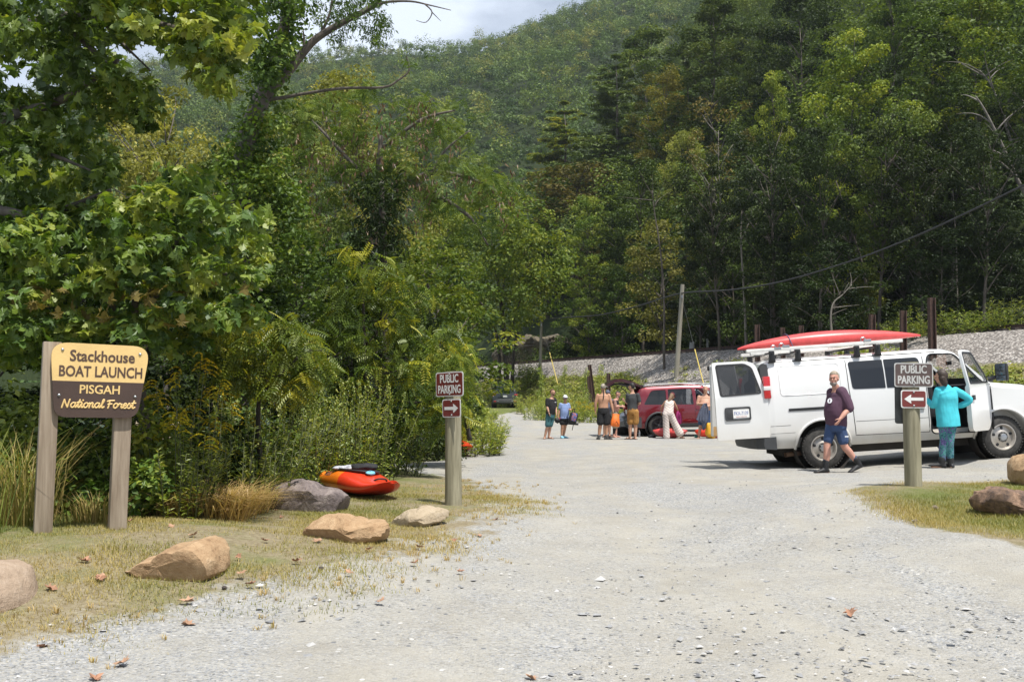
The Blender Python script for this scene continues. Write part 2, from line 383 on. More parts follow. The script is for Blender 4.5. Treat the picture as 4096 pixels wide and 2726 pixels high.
def ground_material():
    m, nt, b = new_mat('ground_surface'); L = nt.links.new
    geo = N(nt, 'ShaderNodeNewGeometry'); P = geo.outputs['Position']
    def noise(scale, det=6.0, rgh=.6, dist=0.0): n = N(nt, 'ShaderNodeTexNoise', i_Scale=scale, i_Detail=det, i_Roughness=rgh, i_Distortion=dist); L(P, n.inputs[0]); return n.outputs[0]
    def mixc(f, a, c, bt='MIX'):
        n = N(nt, 'ShaderNodeMixRGB', blend_type=bt)
        for i, q in ((0, f), (1, a), (2, c)):
            if hasattr(q, 'links'): L(q, n.inputs[i])
            else: n.inputs[i].default_value = q if i == 0 else (*q, 1)
        return n.outputs[0]
    def mr(q, a, c, lo=0.0, hi=1.0): n = N(nt, 'ShaderNodeMapRange'); n.inputs[1].default_value = a; n.inputs[2].default_value = c; n.inputs[3].default_value = lo; n.inputs[4].default_value = hi; L(q, n.inputs[0]); return n.outputs[0]
    def math_(op, a, c): 
        n = N(nt, 'ShaderNodeMath', operation=op)
        for i, q in ((0, a), (1, c)):
            if hasattr(q, 'links'): L(q, n.inputs[i])
            else: n.inputs[i].default_value = q
        return n.outputs[0]
    def vor(scale): n = N(nt, 'ShaderNodeTexVoronoi', i_Scale=scale); L(P, n.inputs[0]); return n
    # gravel: fines, blue-grey chippings in patches, pale stones
    v1 = vor(66); v2 = vor(19); v3 = vor(95)
    mpv = N(nt, 'ShaderNodeMapping'); mpv.inputs['Scale'].default_value = (1, .28, 1); mpv.inputs['Rotation'].default_value = (0, 0, .12); L(P, mpv.inputs[0]); nbg = N(nt, 'ShaderNodeTexNoise', i_Scale=.75, i_Detail=5.0, i_Roughness=.6, i_Distortion=.8); L(mpv.outputs[0], nbg.inputs[0]); big = nbg.outputs[0]; mid = noise(2.3, 6, .65)
    fines = ramp(nt, [(.3, (.285, .262, .218)), (.5, (.335, .312, .264)), (.7, (.385, .361, .312))]); L(noise(1.3, 8, .7), fines.inputs[0])
    chips = ramp(nt, [(0, (.11, .115, .12)), (.22, (.215, .223, .235)), (.6, (.295, .303, .315)), (.88, (.37, .365, .35)), (1, (.47, .46, .44))])
    sep = N(nt, 'ShaderNodeSeparateColor'); L(v1.outputs['Color'], sep.inputs[0]); L(sep.outputs[0], chips.inputs[0])
    sep3 = N(nt, 'ShaderNodeSeparateColor'); L(v3.outputs['Color'], sep3.inputs[0])
    patch = math_('ADD', math_('MULTIPLY', big, .75), math_('MULTIPLY', mid, .35))
    f1 = math_('MULTIPLY', mr(patch, .45, .66, .16, .90), mr(sep3.outputs[1], .05, .6, .25, 1))
    grav = mixc(f1, fines.outputs[0], chips.outputs[0])
    st = N(nt, 'ShaderNodeSeparateColor'); L(v2.outputs['Color'], st.inputs[0])
    stone_c = ramp(nt, [(0, (.10, .105, .115)), (.5, (.25, .25, .25)), (1, (.55, .53, .50))]); L(st.outputs[1], stone_c.inputs[0])
    sel = math_('MULTIPLY', math_('GREATER_THAN', st.outputs[0], .93), math_('LESS_THAN', v2.outputs['Distance'], .28))
    grav = mixc(sel, grav, stone_c.outputs[0])
    # mown dry grass
    at = N(nt, 'ShaderNodeAttribute', attribute_name='grass'); ag = N(nt, 'ShaderNodeAttribute', attribute_name='green'); aw = N(nt, 'ShaderNodeAttribute', attribute_name='weed'); ab = N(nt, 'ShaderNodeAttribute', attribute_name='ballast'); af = N(nt, 'ShaderNodeAttribute', attribute_name='forest')
    gm = mr(math_('ADD', at.outputs['Fac'], math_('MULTIPLY', math_('SUBTRACT', noise(3.2, 7, .7), .5), 1.5)), .38, .66)
    straw = ramp(nt, [(.3, (.15, .117, .07)), (.5, (.225, .187, .118)), (.7, (.30, .26, .175))]); L(noise(22, 6, .7), straw.inputs[0])
    grn = ramp(nt, [(.3, (.07, .09, .025)), (.6, (.15, .17, .055)), (.75, (.24, .23, .10))]); L(noise(30, 6, .7), grn.inputs[0])
    gg = mr(math_('ADD', ag.outputs['Fac'], math_('MULTIPLY', math_('SUBTRACT', noise(1.7, 6, .65), .5), 1.6)), .3, .8)
    turf = mixc(gg, straw.outputs[0], grn.outputs[0])
    col = mixc(gm, grav, turf)
    # railway ballast
    vb = vor(9); sb = N(nt, 'ShaderNodeSeparateColor'); L(vb.outputs['Color'], sb.inputs[0])
    bal = ramp(nt, [(0, (.17, .15, .135)), (.4, (.33, .30, .27)), (.8, (.45, .41, .37)), (1, (.56, .52, .48))]); L(sb.outputs[0], bal.inputs[0])
    bal2 = mixc(mr(vb.outputs['Distance'], .25, .75, 0, .75), bal.outputs[0], (.10, .09, .08))
    wg = ramp(nt, [(.3, (.08, .085, .03)), (.5, (.16, .155, .05)), (.7, (.27, .24, .11))]); L(noise(6, 7, .7), wg.inputs[0])
    balw = mixc(mr(math_('ADD', aw.outputs['Fac'], math_('MULTIPLY', math_('SUBTRACT', noise(4, 6, .7), .5), 1.0)), .35, .6), bal2, wg.outputs[0])
    col = mixc(ab.outputs['Fac'], col, balw)
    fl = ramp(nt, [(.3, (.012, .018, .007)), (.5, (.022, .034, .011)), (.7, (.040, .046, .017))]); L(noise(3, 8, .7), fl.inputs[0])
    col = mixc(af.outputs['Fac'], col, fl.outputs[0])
    L(col, b.inputs['Base Color']); b.inputs['Roughness'].default_value = .95; b.inputs['Specular IOR Level'].default_value = .1
    h = math_('ADD', math_('MULTIPLY', math_('SUBTRACT', 1, v1.outputs['Distance']), .35), math_('MULTIPLY', noise(25, 6, .7), .6))
    h = math_('ADD', h, math_('MULTIPLY', math_('MULTIPLY', math_('SUBTRACT', .7, vb.outputs['Distance']), ab.outputs['Fac']), 4.0))
    bp = N(nt, 'ShaderNodeBump', i_Strength=.8, i_Distance=.022); L(h, bp.inputs['Height']); L(bp.outputs[0], b.inputs['Normal'])
    return m
M_ground = ground_material()

def build_ground():
    ys = np.concatenate([[-40, -20, -10, -5, -2, 0, 1, 1.8, 2.4], 3*1.0105**np.arange(0, 545)]); c = np.linspace(-1, 1, 440)
    X = c[None, :]*(8+.72*np.maximum(ys, 0))[:, None]+np.zeros((len(ys), 1)); Y = np.repeat(ys[:, None], len(c), 1)
    Z = height(X, Y); s = sd(X, Y); sbk = sbank(X, Y)
    near = Y < 30
    Z = Z+np.where(near & (s < -11), .012*fbm(X, Y, 5.0, 31, 3)+.02*fbm(X, Y, 1.3, 32, 2), 0)
    s1, s2, s3 = masks(X, Y)
    grass = np.maximum.reduce([smooth(-.55, .75, s1+.25*fbm(X, Y, 2.0, 41)), smooth(-.25, .35, s2+.12*fbm(X, Y, 3.0, 42)), smooth(-.8, .4, s3)])
    el = edge(Y); grass = np.where((X < el+.3) & (Y > 5), 1, grass)
    far_emb = smooth(-20, -13, s)*smooth(42, 50, Y)*.0
    green = np.maximum.reduce([.35+.4*smooth(2.2, 0, X-el)*(s1 > -1), np.where(s2 > -.4, .30+.42*smooth(.15, .9, s2), 0), np.where(s3 > -1, .8, 0)])
    weed = weedmask(X, Y)
    bal = smooth(-11.8, -10.2, sbk+.4*fbm(X, Y, .9, 51))*np.where(s < 4.5, 1, 0)
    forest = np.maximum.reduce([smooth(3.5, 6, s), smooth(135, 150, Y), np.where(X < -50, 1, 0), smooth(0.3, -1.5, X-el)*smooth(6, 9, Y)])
    bal = np.where(Y > 130, 0, bal)
    n, k = X.shape; idx = np.arange(n*k).reshape(n, k)
    q = np.stack([idx[:-1, :-1], idx[:-1, 1:], idx[1:, 1:], idx[1:, :-1]], -1).reshape(-1, 4)
    sc = (sbk[:-1, :-1]+sbk[1:, 1:])/2; yc = (Y[:-1, :-1]+Y[1:, 1:])/2; xc = (X[:-1, :-1]+X[1:, 1:])/2
    cls = np.where((yc > 140) | (sc > 4) | (xc < -58), 2, np.where(sc > -11, 1, 0)).ravel()
    V = np.stack([X, Y, Z], -1).reshape(-1, 3)
    AT = dict(grass=grass.ravel(), green=green.ravel(), weed=weed.ravel(), ballast=bal.ravel(), forest=forest.ravel())
    for ci, nm in ((0, 'ground'), (1, 'railway_embankment'), (2, 'hills')):
        f = q[cls == ci]; used = np.unique(f); rm = np.full(n*k, -1); rm[used] = np.arange(len(used))
        me = npmesh(nm, V[used], np.full(len(f), 4), rm[f].ravel(), M_ground, {a: b[used] for a, b in AT.items()}, True)
        OB(nm, me, kind='structure')
build_ground()

# river seen in gaps of the thicket, with pale boulders
m, nt, b = new_mat('river_water'); b.inputs['Base Color'].default_value = (.10, .13, .12, 1); b.inputs['Roughness'].default_value = .12
nz = N(nt, 'ShaderNodeTexNoise', i_Scale=1.2, i_Detail=6.0); bp = N(nt, 'ShaderNodeBump', i_Strength=.5, i_Distance=.3); nt.links.new(nz.outputs[0], bp.inputs['Height']); nt.links.new(bp.outputs[0], b.inputs['Normal'])
rv = MB(); rv.add([(-75, 4, -1.0), (-8.2, 4, -1.0), (-8.0, 160, -1.0), (-150, 160, -1.0)], [[0, 1, 2, 3]])
rv.build('river', m, kind='structure')

# ------------------------------------------------------------------ rocks
def rock_mesh(name, prof, depth, mat, seed=0, rough=.12, n=64, k=26, flatp=.55, detail=1.0):
    """a boulder whose outline in the local XZ plane follows prof (a closed polygon about the origin), depth = half thickness in y"""
    prof = np.array(prof, float); ang = np.arctan2(prof[:, 1], prof[:, 0]); rad = np.hypot(prof[:, 0], prof[:, 1]); o = np.argsort(ang); ang = ang[o]; rad = rad[o]
    size = rad.mean(); vs = []; r = random.Random(seed); off = Vector((r.uniform(0, 50), r.uniform(0, 50), r.uniform(0, 50)))
    for i in range(k+1):
        bta = -math.pi/2+math.pi*i/k; cb = max(math.cos(bta), 0)**flatp; sb = math.sin(bta)
        for j in range(n):
            a = -math.pi+2*math.pi*j/n; rr = np.interp(a, np.concatenate([ang-2*math.pi, ang, ang+2*math.pi]), np.tile(rad, 3))
            p = Vector((rr*math.cos(a)*cb, depth*sb*(1-.25*abs(cb)), rr*math.sin(a)*cb))
            q = p/size+off
            d = mnoise.fractal(q*1.6, .9, 2.1, 5)*rough + abs(mnoise.noise(q*3.1))*rough*.7*detail+mnoise.fractal(q*7, .9, 2.1, 3)*rough*.22*detail
            p = p*(1+d-.5*rough); vs.append(p)
    A_ = np.array([tuple(p) for p in vs]); r2 = np.random.default_rng(seed+500)
    bx = np.abs(A_).max(0); bx0 = A_.min(0); bx1 = A_.max(0)
    for _ in range(17):
        nn = r2.normal(size=3)*np.array([.5, 1, .55]); nn /= np.linalg.norm(nn); q = A_@nn; c = q.max()*r2.uniform(.72, .95); ov = np.maximum(q-c, 0); A_ -= ov[:, None]*nn*.94
    A_ = bx0+(A_-A_.min(0))*((bx1-bx0)/(A_.max(0)-A_.min(0)))
    vs = []
    for a in A_:
        p = Vector(a); q = p/size+off; vs.append(p*(1+rough*detail*(.16*mnoise.fractal(q*9, .8, 2.1, 4)+.10*abs(mnoise.noise(q*5.3)))))
    fs = [[i*n+j, i*n+(j+1) % n, (i+1)*n+(j+1) % n, (i+1)*n+j] for i in range(k) for j in range(n)]
    b = MB(); b.add(vs, fs); me = b.mesh(name, mat, 24); return me
M_rock_tan = rockmat('tan_sandstone', [(.14, .09, .05), (.33, .21, .115), (.44, .30, .175), (.54, .42, .28)], 2.2)
M_rock_grey = rockmat('purple_grey_rock', [(.07, .058, .055), (.15, .122, .117), (.25, .205, .19), (.42, .38, .33)], 3.0)
M_rock_pale = rockmat('pale_sandstone', [(.26, .20, .13), (.40, .32, .22), (.50, .42, .32)], 2.6)
M_rock_brown = rockmat('brown_black_rock', [(.035, .028, .025), (.10, .07, .055), (.28, .18, .12), (.48, .34, .24)], 2.4)
M_rock_pink = rockmat('pinkish_boulder', [(.23, .16, .11), (.36, .27, .195), (.46, .37, .29)], 1.6)
def pxrock(name, pts, y, depth, mat, label, seed, v0, rough=.10, yaw=0, group=None, detail=1.0, auto=True):
    """outline in pixels of the 1024 frame, y = distance of its middle"""
    us = [p[0] for p in pts]; vs_ = [p[1] for p in pts]; cu = (min(us)+max(us))/2; cv = v0
    if auto: y = GP(min(max(cu, 12), 1014), max(vs_)-2)[1]+depth*.45
    prof = [((u-cu)*y/F, -(v-cv)*y/F) for u, v in pts]
    me = rock_mesh(name, prof, depth, mat, seed, rough, detail=detail)
    p = PT(cu, cv, y); p.z -= .045; return OB(name, me, None, label, 'rock', group, loc=p, rot=(0, 0, yaw))
pxrock('boulder', [(267,500),(268,492),(274,483),(283,475),(292,474),(305,477),(322,484),(338,488),(348,495),(351,503),(345,510),(320,512),(290,511),(272,509)], 11.9, .33, M_rock_grey, 'purple-grey angular boulder in front of the orange and red kayak', 3, 496, .09)
pxrock('boulder', [(304,530),(308,520),(318,511),(336,507.5),(352,512),(366,515),(378,513),(389,515),(393,521),(388,530),(370,537),(345,541),(315,540)], 10.4, .34, M_rock_tan, 'long orange-tan boulder lying between the grey boulder and the left parking post', 5, 524, .09)
pxrock('boulder', [(388,522),(400,510),(415,504),(432,503),(449,508),(444,513),(430,518),(410,524),(395,527)], 11.0, .28, M_rock_pale, 'flat pale slab of rock at the foot of the left parking post', 8, 514, .06)
pxrock('boulder', [(133,566),(150,556),(172,547),(195,536),(207,530),(217,533),(226,541),(231,551),(231,560),(215,570),(185,574),(150,573)], 7.9, .42, M_rock_tan, 'tan sandstone boulder with a sloping left side on the lawn before the big sign', 12, 556, .07)
pxrock('boulder', [(-40,600),(-38,570),(-20,556),(0,559),(12,570),(22,584),(25,597),(20,607),(8,613),(-15,616)], 6.4, .42, M_rock_pink, 'large smooth pinkish boulder cut off by the left edge', 15, 588, .05)
pxrock('boulder', [(974,503),(978,494),(988,484),(998,480),(1008,482),(1020,488),(1040,492),(1058,505),(1050,515),(1020,514),(995,508)], 10.6, .34, M_rock_brown, 'dark brown craggy boulder on the right lawn', 20, 500, .15)
pxrock('boulder', [(1010,465),(1014,457),(1022,451),(1034,449),(1050,455),(1058,470),(1054,484),(1030,488),(1014,482)], 13.2, .4, M_rock_tan, 'rust-orange boulder behind the dark brown one at the right edge', 23, 470, .08)
r_ = random.Random(4)
for i, (u, v, sz, m_) in enumerate([(932,507,7,M_rock_pale),(912,520,5,M_rock_pale),(228,585,5,M_rock_grey),(323,566,5,M_rock_grey),(340,507,5,M_rock_grey)]):
    y = F*1.25/(v-400); me = rock_mesh('stone', [(sz*.6*math.cos(a)*r_.uniform(.8, 1.1), sz*.42*math.sin(a)) for a in np.linspace(0, 6.1, 9)], sz*.45, m_, 40+i, .15, 18, 9)
    xg, yg = GP(u, v)
    OB('stone', me, None, ['small white stone in the grass left of the dark brown boulder','small white stone at the brown edge of the right lawn','small grey-white stone on bare earth below the front tan boulder','small grey stone on bare ground right of the front tan boulder','small grey stone touching the purple-grey boulder'][i], 'stone', loc=(xg, yg, H(xg, yg)+sz*.1*yg/F), scale=float(yg/F))
# pale river boulders beyond the thicket
for i in range(9):
    y = r_.uniform(38, 75); u = 128+i*6+r_.uniform(-3, 3); me = rock_mesh('boulder', [(math.cos(a)*r_.uniform(.8, 1.2), .5*math.sin(a)) for a in np.linspace(0, 6.1, 10)], .8, M_rock_pale, 60+i, .2, 20, 10)
    p = PT(u, 400, y); OB('boulder', me, None, 'pale boulder in the river glimpsed through the thicket right of the big sign', 'rock', 'boulders in the river', loc=(p.x, p.y, -.75+.25*(i % 3)), scale=r_.uniform(.7, 1.6))
# rock outcrop at the foot of the hillside, beyond the far utility pole
M_outcrop = rockmat('grey_outcrop', [(.03, .027, .022), (.085, .075, .055), (.16, .13, .085), (.22, .19, .12)], .5)
pxrock('rock_outcrop', [(495,368),(498,350),(512,347),(526,342),(545,338),(560,338),(575,343),(582,352),(588,366),(560,374),(520,374)], 105, 5.5, M_outcrop, 'craggy brown-grey rock outcrop behind the far end of the railway', 77, 348, .3, auto=False)

# ------------------------------------------------------------------ railway
M_rust = plain('rusty_steel', (.085, .045, .032), .85, .1, var=.45, scale=9, bump=.3, dirt=(.05, .028, .022))
M_tie = wood('tarred_sleeper', (.022, .018, .016), (.06, .048, .04))
trk = empty('railway_track', (*TP, ZT), label='single railway track on top of the ballast embankment', cat='railway')
A0, A1 = -40, 60
def tw(s, a, z): p = TP+TN*s+TT*a; return Vector((p[0]-TP[0], p[1]-TP[1], z))
for sg in (-.75, .75):
    b = MB(); prof = [(-.075, .17), (.075, .17), (.075, .20), (.015, .22), (.015, .30), (.038, .315), (.038, .35), (-.038, .35), (-.038, .315), (-.015, .30), (-.015, .22), (-.075, .20)]
    b.loft([[tw(sg+q[0], a, q[1]) for q in prof] for a in (A0, A1)]); b.build('rail', M_rust, trk, 30)
b = MB(); rr = random.Random(8)
for i in range(int((A1-A0)/.6)):
    a = A0+i*.6; c = tw(rr.uniform(-.05, .05), a, .07); b.box(c, (2.6, .23, .19), Matrix.Rotation(math.atan2(TN[1], TN[0])+rr.uniform(-.02, .02), 3, 'Z'))
b.build('sleeper_row', M_tie, trk, 30)
# upright pieces of rail / H-piles along the bank
def hpile(h, w=.26):
    b = MB(); t = .045; p = [(-w/2, -w/2), (w/2, -w/2), (w/2, -w/2+t), (.02, -w/2+t), (.02, w/2-t), (w/2, w/2-t), (w/2, w/2), (-w/2, w/2), (-w/2, w/2-t), (-.02, w/2-t), (-.02, -w/2+t), (-w/2, -w/2+t)]
    b.loft([[Vector((q[1], q[0], z)) for q in p] for z in (-.6, h)]); return b.mesh('steel_post', M_rust, 30)
PILES = [(933.2, 297, 6.1, 'tallest rusty steel post, beside the woman in turquoise and the van cab'), (904, 310, 5.6, 'rusty steel post just left of the tallest post'), (873, 314, 5.2, 'rusty steel post behind the middle of the red canoe on the van'),
 (802, 325, 4.4, 'rusty steel post close to the right of the middle pair behind the canoe'), (783.6, 327, 4.2, 'second rusty steel post from the left behind the canoe tail'), (758, 324, 4.6, 'leftmost rusty steel post above the tail of the red canoe')]
for u, vt, wp, lb in PILES:
    k = (u-512)/F; a = k*TN[0]+TN[1]; y = (-5+TP[0]*TN[0]+TP[1]*TN[1])/a; x = k*y; zt = CZ+(400-vt)/F*y; zg = H(x, y)
    OB('steel_post', hpile(zt-zg, wp*y/F), None, lb, 'post', 'rusty steel posts along the railway bank', loc=(x, y, zg), rot=(0, rr.uniform(-.015, .015), rr.uniform(-.2, .2)))
for u, vb, vt, y, tilt, lb in [(589.7, 392, 372, 67, -.02, 'short rusty rail post left of the leaning one by the parked cars'), (594.5, 387, 364, 68, -.13, 'leaning rusty rail post behind the man with the ponytail'), (608.5, 392, 373, 65, 0, 'double rusty rail post beside the raised tailgate')]:
    x = (u-512)/F*y; zt = CZ+(400-vt)/F*y; zg = H(x, y); OB('steel_post', hpile(zt-zg, .20), None, lb, 'post', 'short rusty rail posts near the red car', loc=(x, y, zg), rot=(0, tilt, .3))
M_pole = wood('weathered_pole', (.17, .15, .115), (.36, .335, .27), 6)
def pole(u0, v0, u1, v1, y, r0, r1, label):
    x0 = (u0-512)/F*y; zg = H(x0, y); p0 = Vector((x0, y, zg-.3)); p1 = PT(u1, v1, y+.0); b = MB()
    n = 8; pts = [p0.lerp(p1, i/n)-p0 for i in range(n+1)]; b.tube(pts, [r0+(r1-r0)*i/n for i in range(n+1)], 12)
    o = empty('utility_pole', p0, label=label, cat='utility pole'); OB('shaft', b.mesh('shaft', M_pole, 40), o)
    c = MB(); q = p0.lerp(p1, .87)-p0; c.box(q+Vector((0, -r1-.03, 0)), (.10, .08, .18), bev=.01); c.build('cable_clamp', M_steel, o); return p0, p1
pa0, pa1 = pole(676, 380, 682.6, 284, 62.8, .165, .125, 'leaning wooden utility pole rising behind the red car')
pb0, pb1 = pole(539.8, 370, 541.5, 315.5, 80, .13, .10, 'far wooden utility pole below the yellow-green tree')
def cable(name, pts, r, mat, label, cat):
    b = MB(); b.tube(catmull(pts, 8), r, 6); return b.build(name, mat, None, None, label=label, cat=cat)
M_cable = plain('black_cable', (.03, .03, .032), .6)
a = PT(680.6, 293, 62.8)
cable('overhead_cable', [PT(1075, 162, 36), PT(1024, 185, 38.5), PT(970, 211, 41.5), PT(913, 237, 45), PT(850, 261, 48.5), PT(782, 281, 53.5), PT(730, 289.5, 58), a, PT(640, 305, 66), PT(600, 314.5, 71), PT(565, 317, 76), PT(541, 319, 80)], .042, M_cable, 'thick black cable sagging from the poles up to the right edge', 'cable')
M_yel = plain('yellow_guard', (.55, .42, .10), .5, var=.1)
for nm, top, bot, lab in [('guy_wire', a, onground(706, 57), 'guy wire with a yellow guard behind the red car'), ('guy_wire', PT(541.3, 320, 80), onground(558, 76.5), 'guy wire with a yellow guard beside the far utility pole')]:
    o = empty(nm, bot, label=lab, cat='guy wire'); b = MB(); b.tube([Vector((0, 0, 0)), top-bot], .012, 5); b.build('wire', M_cable, o, None)
    b = MB(); b.tube([Vector((0, 0, 0)), (top-bot)*(.42 if 'red' in lab else .5)], .035 if 'red' in lab else .04, 8); b.build('guard', M_yel, o)
b = MB(); b.box((0, 0, .6), (.34, .05, 1.25), bev=.02); mk = b.build('trackside_marker', plain('marker_white', (.72, .72, .70), .5), None, label='white slanted marker board standing beside the far track', cat='marker post'); mk.location = (*at_s(2.4, 28.5), ZT); mk.rotation_euler = (0, .1, .2)
b = MB(); b.box((0, 0, .8), (.14, .14, 2.0), bev=.02); mk = b.build('trackside_post', M_steel, None, label='thin grey post just right of the white marker board', cat='post'); mk.location = (*at_s(3.0, 27.3), ZT)
# ------------------------------------------------------------------ foliage library
DIAMOND = (np.array([(-.5,0,0),(.02,.30,.07),(.5,0,-.03),(-.02,-.30,.07)]), [[0,2,1],[0,3,2]])
LANCE = (np.array([(-.5,0,0),(-.1,.13,.03),(.5,0,-.10),(-.1,-.13,.03)]), [[0,2,1],[0,3,2]])
def maple():
    o = [(0,0),(-.16,.16),(.02,.17),(-.06,.46),(.17,.27),(.26,.34),(.40,.64),(.47,.30),(.58,.20),(.68,.27),(1.0,0)]
    pts = [(x, y) for x, y in o]+[(x, -y) for x, y in o[-2:0:-1]]
    V = [(.3, 0, .0)]+[(x, y, .10-.55*abs(y)**1.5-.16*x*x) for x, y in pts]; n = len(pts)
    V = np.array(V); V[:, 0] -= .45
    return V, [[0, 1+i, 1+(i+1) % n] for i in range(n)]
MAPLE = maple()
def pinnate(n=8, w=.055, ll=.24):
    V = []; Fc = []
    for i in range(n):
        t = -.45+.95*i/n; dr = -.25*(t+.5)**2
        for sg in (-1, 1):
            L = ll*(1-.35*abs(i-n*.4)/n); o = len(V); a = .35
            bx, by = t, 0; dx, dy = math.sin(a), math.cos(a)*sg
            V += [(bx, by, dr), (bx+dx*L*.45+w*.9, by+dy*L*.45, dr+.0), (bx+dx*L, by+dy*L, dr-.07), (bx+dx*L*.45-w*.9, by+dy*L*.45, dr+.0)]
            Fc += [[o, o+1, o+2], [o, o+2, o+3]]
    return np.array(V), Fc
PINNATE = pinnate()
def unit(a): return a/np.maximum(np.linalg.norm(a, axis=-1, keepdims=True), 1e-9)
class Leaves:
    def __init__(s): s.V = []; s.L = []; s.A = []; s.n = 0; s.M = []
    def add(s, C, Nn, S, tmpl, rnd, rng, axis=None, mi=0, jit=.0):
        C = np.asarray(C, float); k = len(C)
        if not k: return
        tv, tf = tmpl; Nn = unit(np.asarray(Nn, float))
        T = rng.normal(size=(k, 3)) if axis is None else np.asarray(axis, float)+rng.normal(size=(k, 3))*jit
        T = unit(T-(T*Nn).sum(1, keepdims=True)*Nn); B = np.cross(Nn, T); S = np.broadcast_to(S, (k,))[:, None, None]
        V = C[:, None, :]+S*(tv[None, :, 0:1]*T[:, None]+tv[None, :, 1:2]*B[:, None]+tv[None, :, 2:3]*Nn[:, None])
        f = np.array(tf); off = (np.arange(k)*len(tv))[:, None, None]+s.n
        s.V.append(V.reshape(-1, 3)); s.L.append((f[None]+off).reshape(-1)); s.A.append(np.repeat(rnd, len(tv))); s.M.append(np.full(k*len(tf), mi)); s.n += k*len(tv)
    def mesh(s, name, mats):
        V = np.concatenate(s.V); L = np.concatenate(s.L)
        return npmesh(name, V, np.full(len(L)//3, 3), L, mats, dict(rnd=np.concatenate(s.A)), False, np.concatenate(s.M))
def clump(rng, LV, c, r, n, size, tmpl, base_rnd, up=.55, out=.55, hollow=.45, droop=0.0, mi=0, spread=.16):
    """a clump of n leaves round c, radii r"""
    d = unit(rng.normal(size=(n, 3))); rad = (hollow+(1-hollow)*rng.random(n))**.8
    P = np.asarray(c)+d*rad[:, None]*np.asarray(r); Nn = d*out+np.array([0, 0, up])+rng.normal(size=(n, 3))*.45
    ax = d*np.array([1, 1, .3])+np.array([0, 0, -droop])
    LV.add(P, Nn, size*rng.uniform(.65, 1.25, n), tmpl, np.clip(base_rnd+rng.normal(size=n)*spread, 0, 1), rng, ax, mi, .6)
def limb(b, p0, p1, r0, r1, rng, sag=.08, n=6, seg=5):
    p0 = Vector(p0); p1 = Vector(p1); L = (p1-p0).length; pts = []
    w = Vector(rng.normal(size=3))*L*.06
    for i in range(seg+1):
        t = i/seg; p = p0.lerp(p1, t)+w*math.sin(math.pi*t)+Vector((0, 0, sag*L*math.sin(math.pi*t))); pts.append(p)
    b.tube(pts, [r0+(r1-r0)*i/seg for i in range(seg+1)], n)
def broadleaf(seed, Ht, Rc, base, nclump, per, lsize, shape='round', lean=(0, 0), tr=.16, tmpl=DIAMOND, crs=(.20, .34), flat=.62, gap=.0):
    """trunk mesh + crown mesh for one deciduous tree standing at the origin; base = height of the lowest foliage"""
    rng = np.random.default_rng(seed); LV = Leaves(); b = MB()
    lean = np.array([lean[0], lean[1], 0.]); hc = Ht-base
    def axis_at(z): return lean*(z/Ht)**1.3
    tp = [Vector(axis_at(Ht*.86*i/7)+np.append(rng.normal(size=2)*.06*(i > 0), Ht*.86*i/7)) for i in range(8)]
    b.tube(tp, [tr*(1.25 if i == 0 else 1)*(1-.85*i/7) for i in range(8)], 9)
    ph = rng.uniform(0, 6.28, 4)
    for i in range(nclump):
        t = (i+rng.random())/nclump; th = i*2.39996+rng.normal()*.5
        if shape == 'round': prof = math.sin(math.pi*min(max(t*.92+.06, 0), 1))**.6
        elif shape == 'oval': prof = math.sin(math.pi*(t**.75*.93+.04))**.75
        elif shape == 'spire': prof = (1-t)**.8*.95+.12
        else: prof = .45+.55*t if t < .75 else math.sin(math.pi*(t-.25))**.5   # vase
        lob = 1+.22*math.sin(2*th+ph[0]+3*t)+.16*math.sin(3*th+ph[1]-5*t)
        rad = Rc*prof*lob*(rng.random()**.45); z = base+hc*t
        c = axis_at(z)+np.array([rad*math.cos(th), rad*math.sin(th), z+rng.normal()*.04*hc-.12*rad])
        r = Rc*rng.uniform(*crs); n = int(per*rng.uniform(.6, 1.35))
        clump(rng, LV, c, (r, r, r*flat), n, lsize, tmpl, np.clip(rng.normal(.48, .17), .05, .95))
        if i % 2 == 0 and gap < 1:
            zb = max(base*.55, z-rad*.9-.6); k = min(max(zb/(Ht*.86), 0), .98)*7; j = int(k); p0 = tp[j].lerp(tp[min(j+1, 7)], k-j)
            limb(b, p0, c, tr*.34*(1-.6*t)+.015, .014, rng)
    return b, LV
def conifer(seed, Ht, Rc, base, whorls, lsize, per, tr=.2, thin=0.):
    rng = np.random.default_rng(seed); LV = Leaves(); b = MB()
    b.tube([Vector((rng.normal()*.05, rng.normal()*.05, Ht*i/6)) for i in range(7)], [tr*(1-.95*i/6) for i in range(7)], 8)
    for i in range(whorls):
        t = i/(whorls-1); z = base+(Ht-base)*t; nb = rng.integers(4, 7); R_ = Rc*((1-t)**.58*.95+.05)
        for j in range(nb):
            th = rng.uniform(0, 6.28); L = R_*rng.uniform(.40, 1.15)
            if rng.random() < thin: continue
            d = np.array([math.cos(th), math.sin(th), 0]); rise = rng.uniform(-.05, .28)
            tip = np.array([0, 0, z])+d*L+np.array([0, 0, rise*L]); limb(b, (0, 0, z), tip, .035*(1-t)+.012, .01, rng, -.05, 4, 3)
            m = max(2, int(3.2*L/Rc*3)); 
            for q in range(m):
                s = .25+.75*(q+.5)/m; c = np.array([0, 0, z])+d*L*s+np.array([0, 0, rise*L*s-.08*L*math.sin(math.pi*s)])+rng.normal(size=3)*np.array([.12, .12, .03])*L
                r = max(.22*R_*(1.15-.4*s), .18)
                clump(rng, LV, c, (r*1.35, r*1.35, r*.34), int(per*rng.uniform(.7, 1.3)), lsize, LANCE, np.clip(rng.normal(.5, .18), 0, 1), up=.75, out=.4, hollow=.2, droop=-.25)
    return b, LV
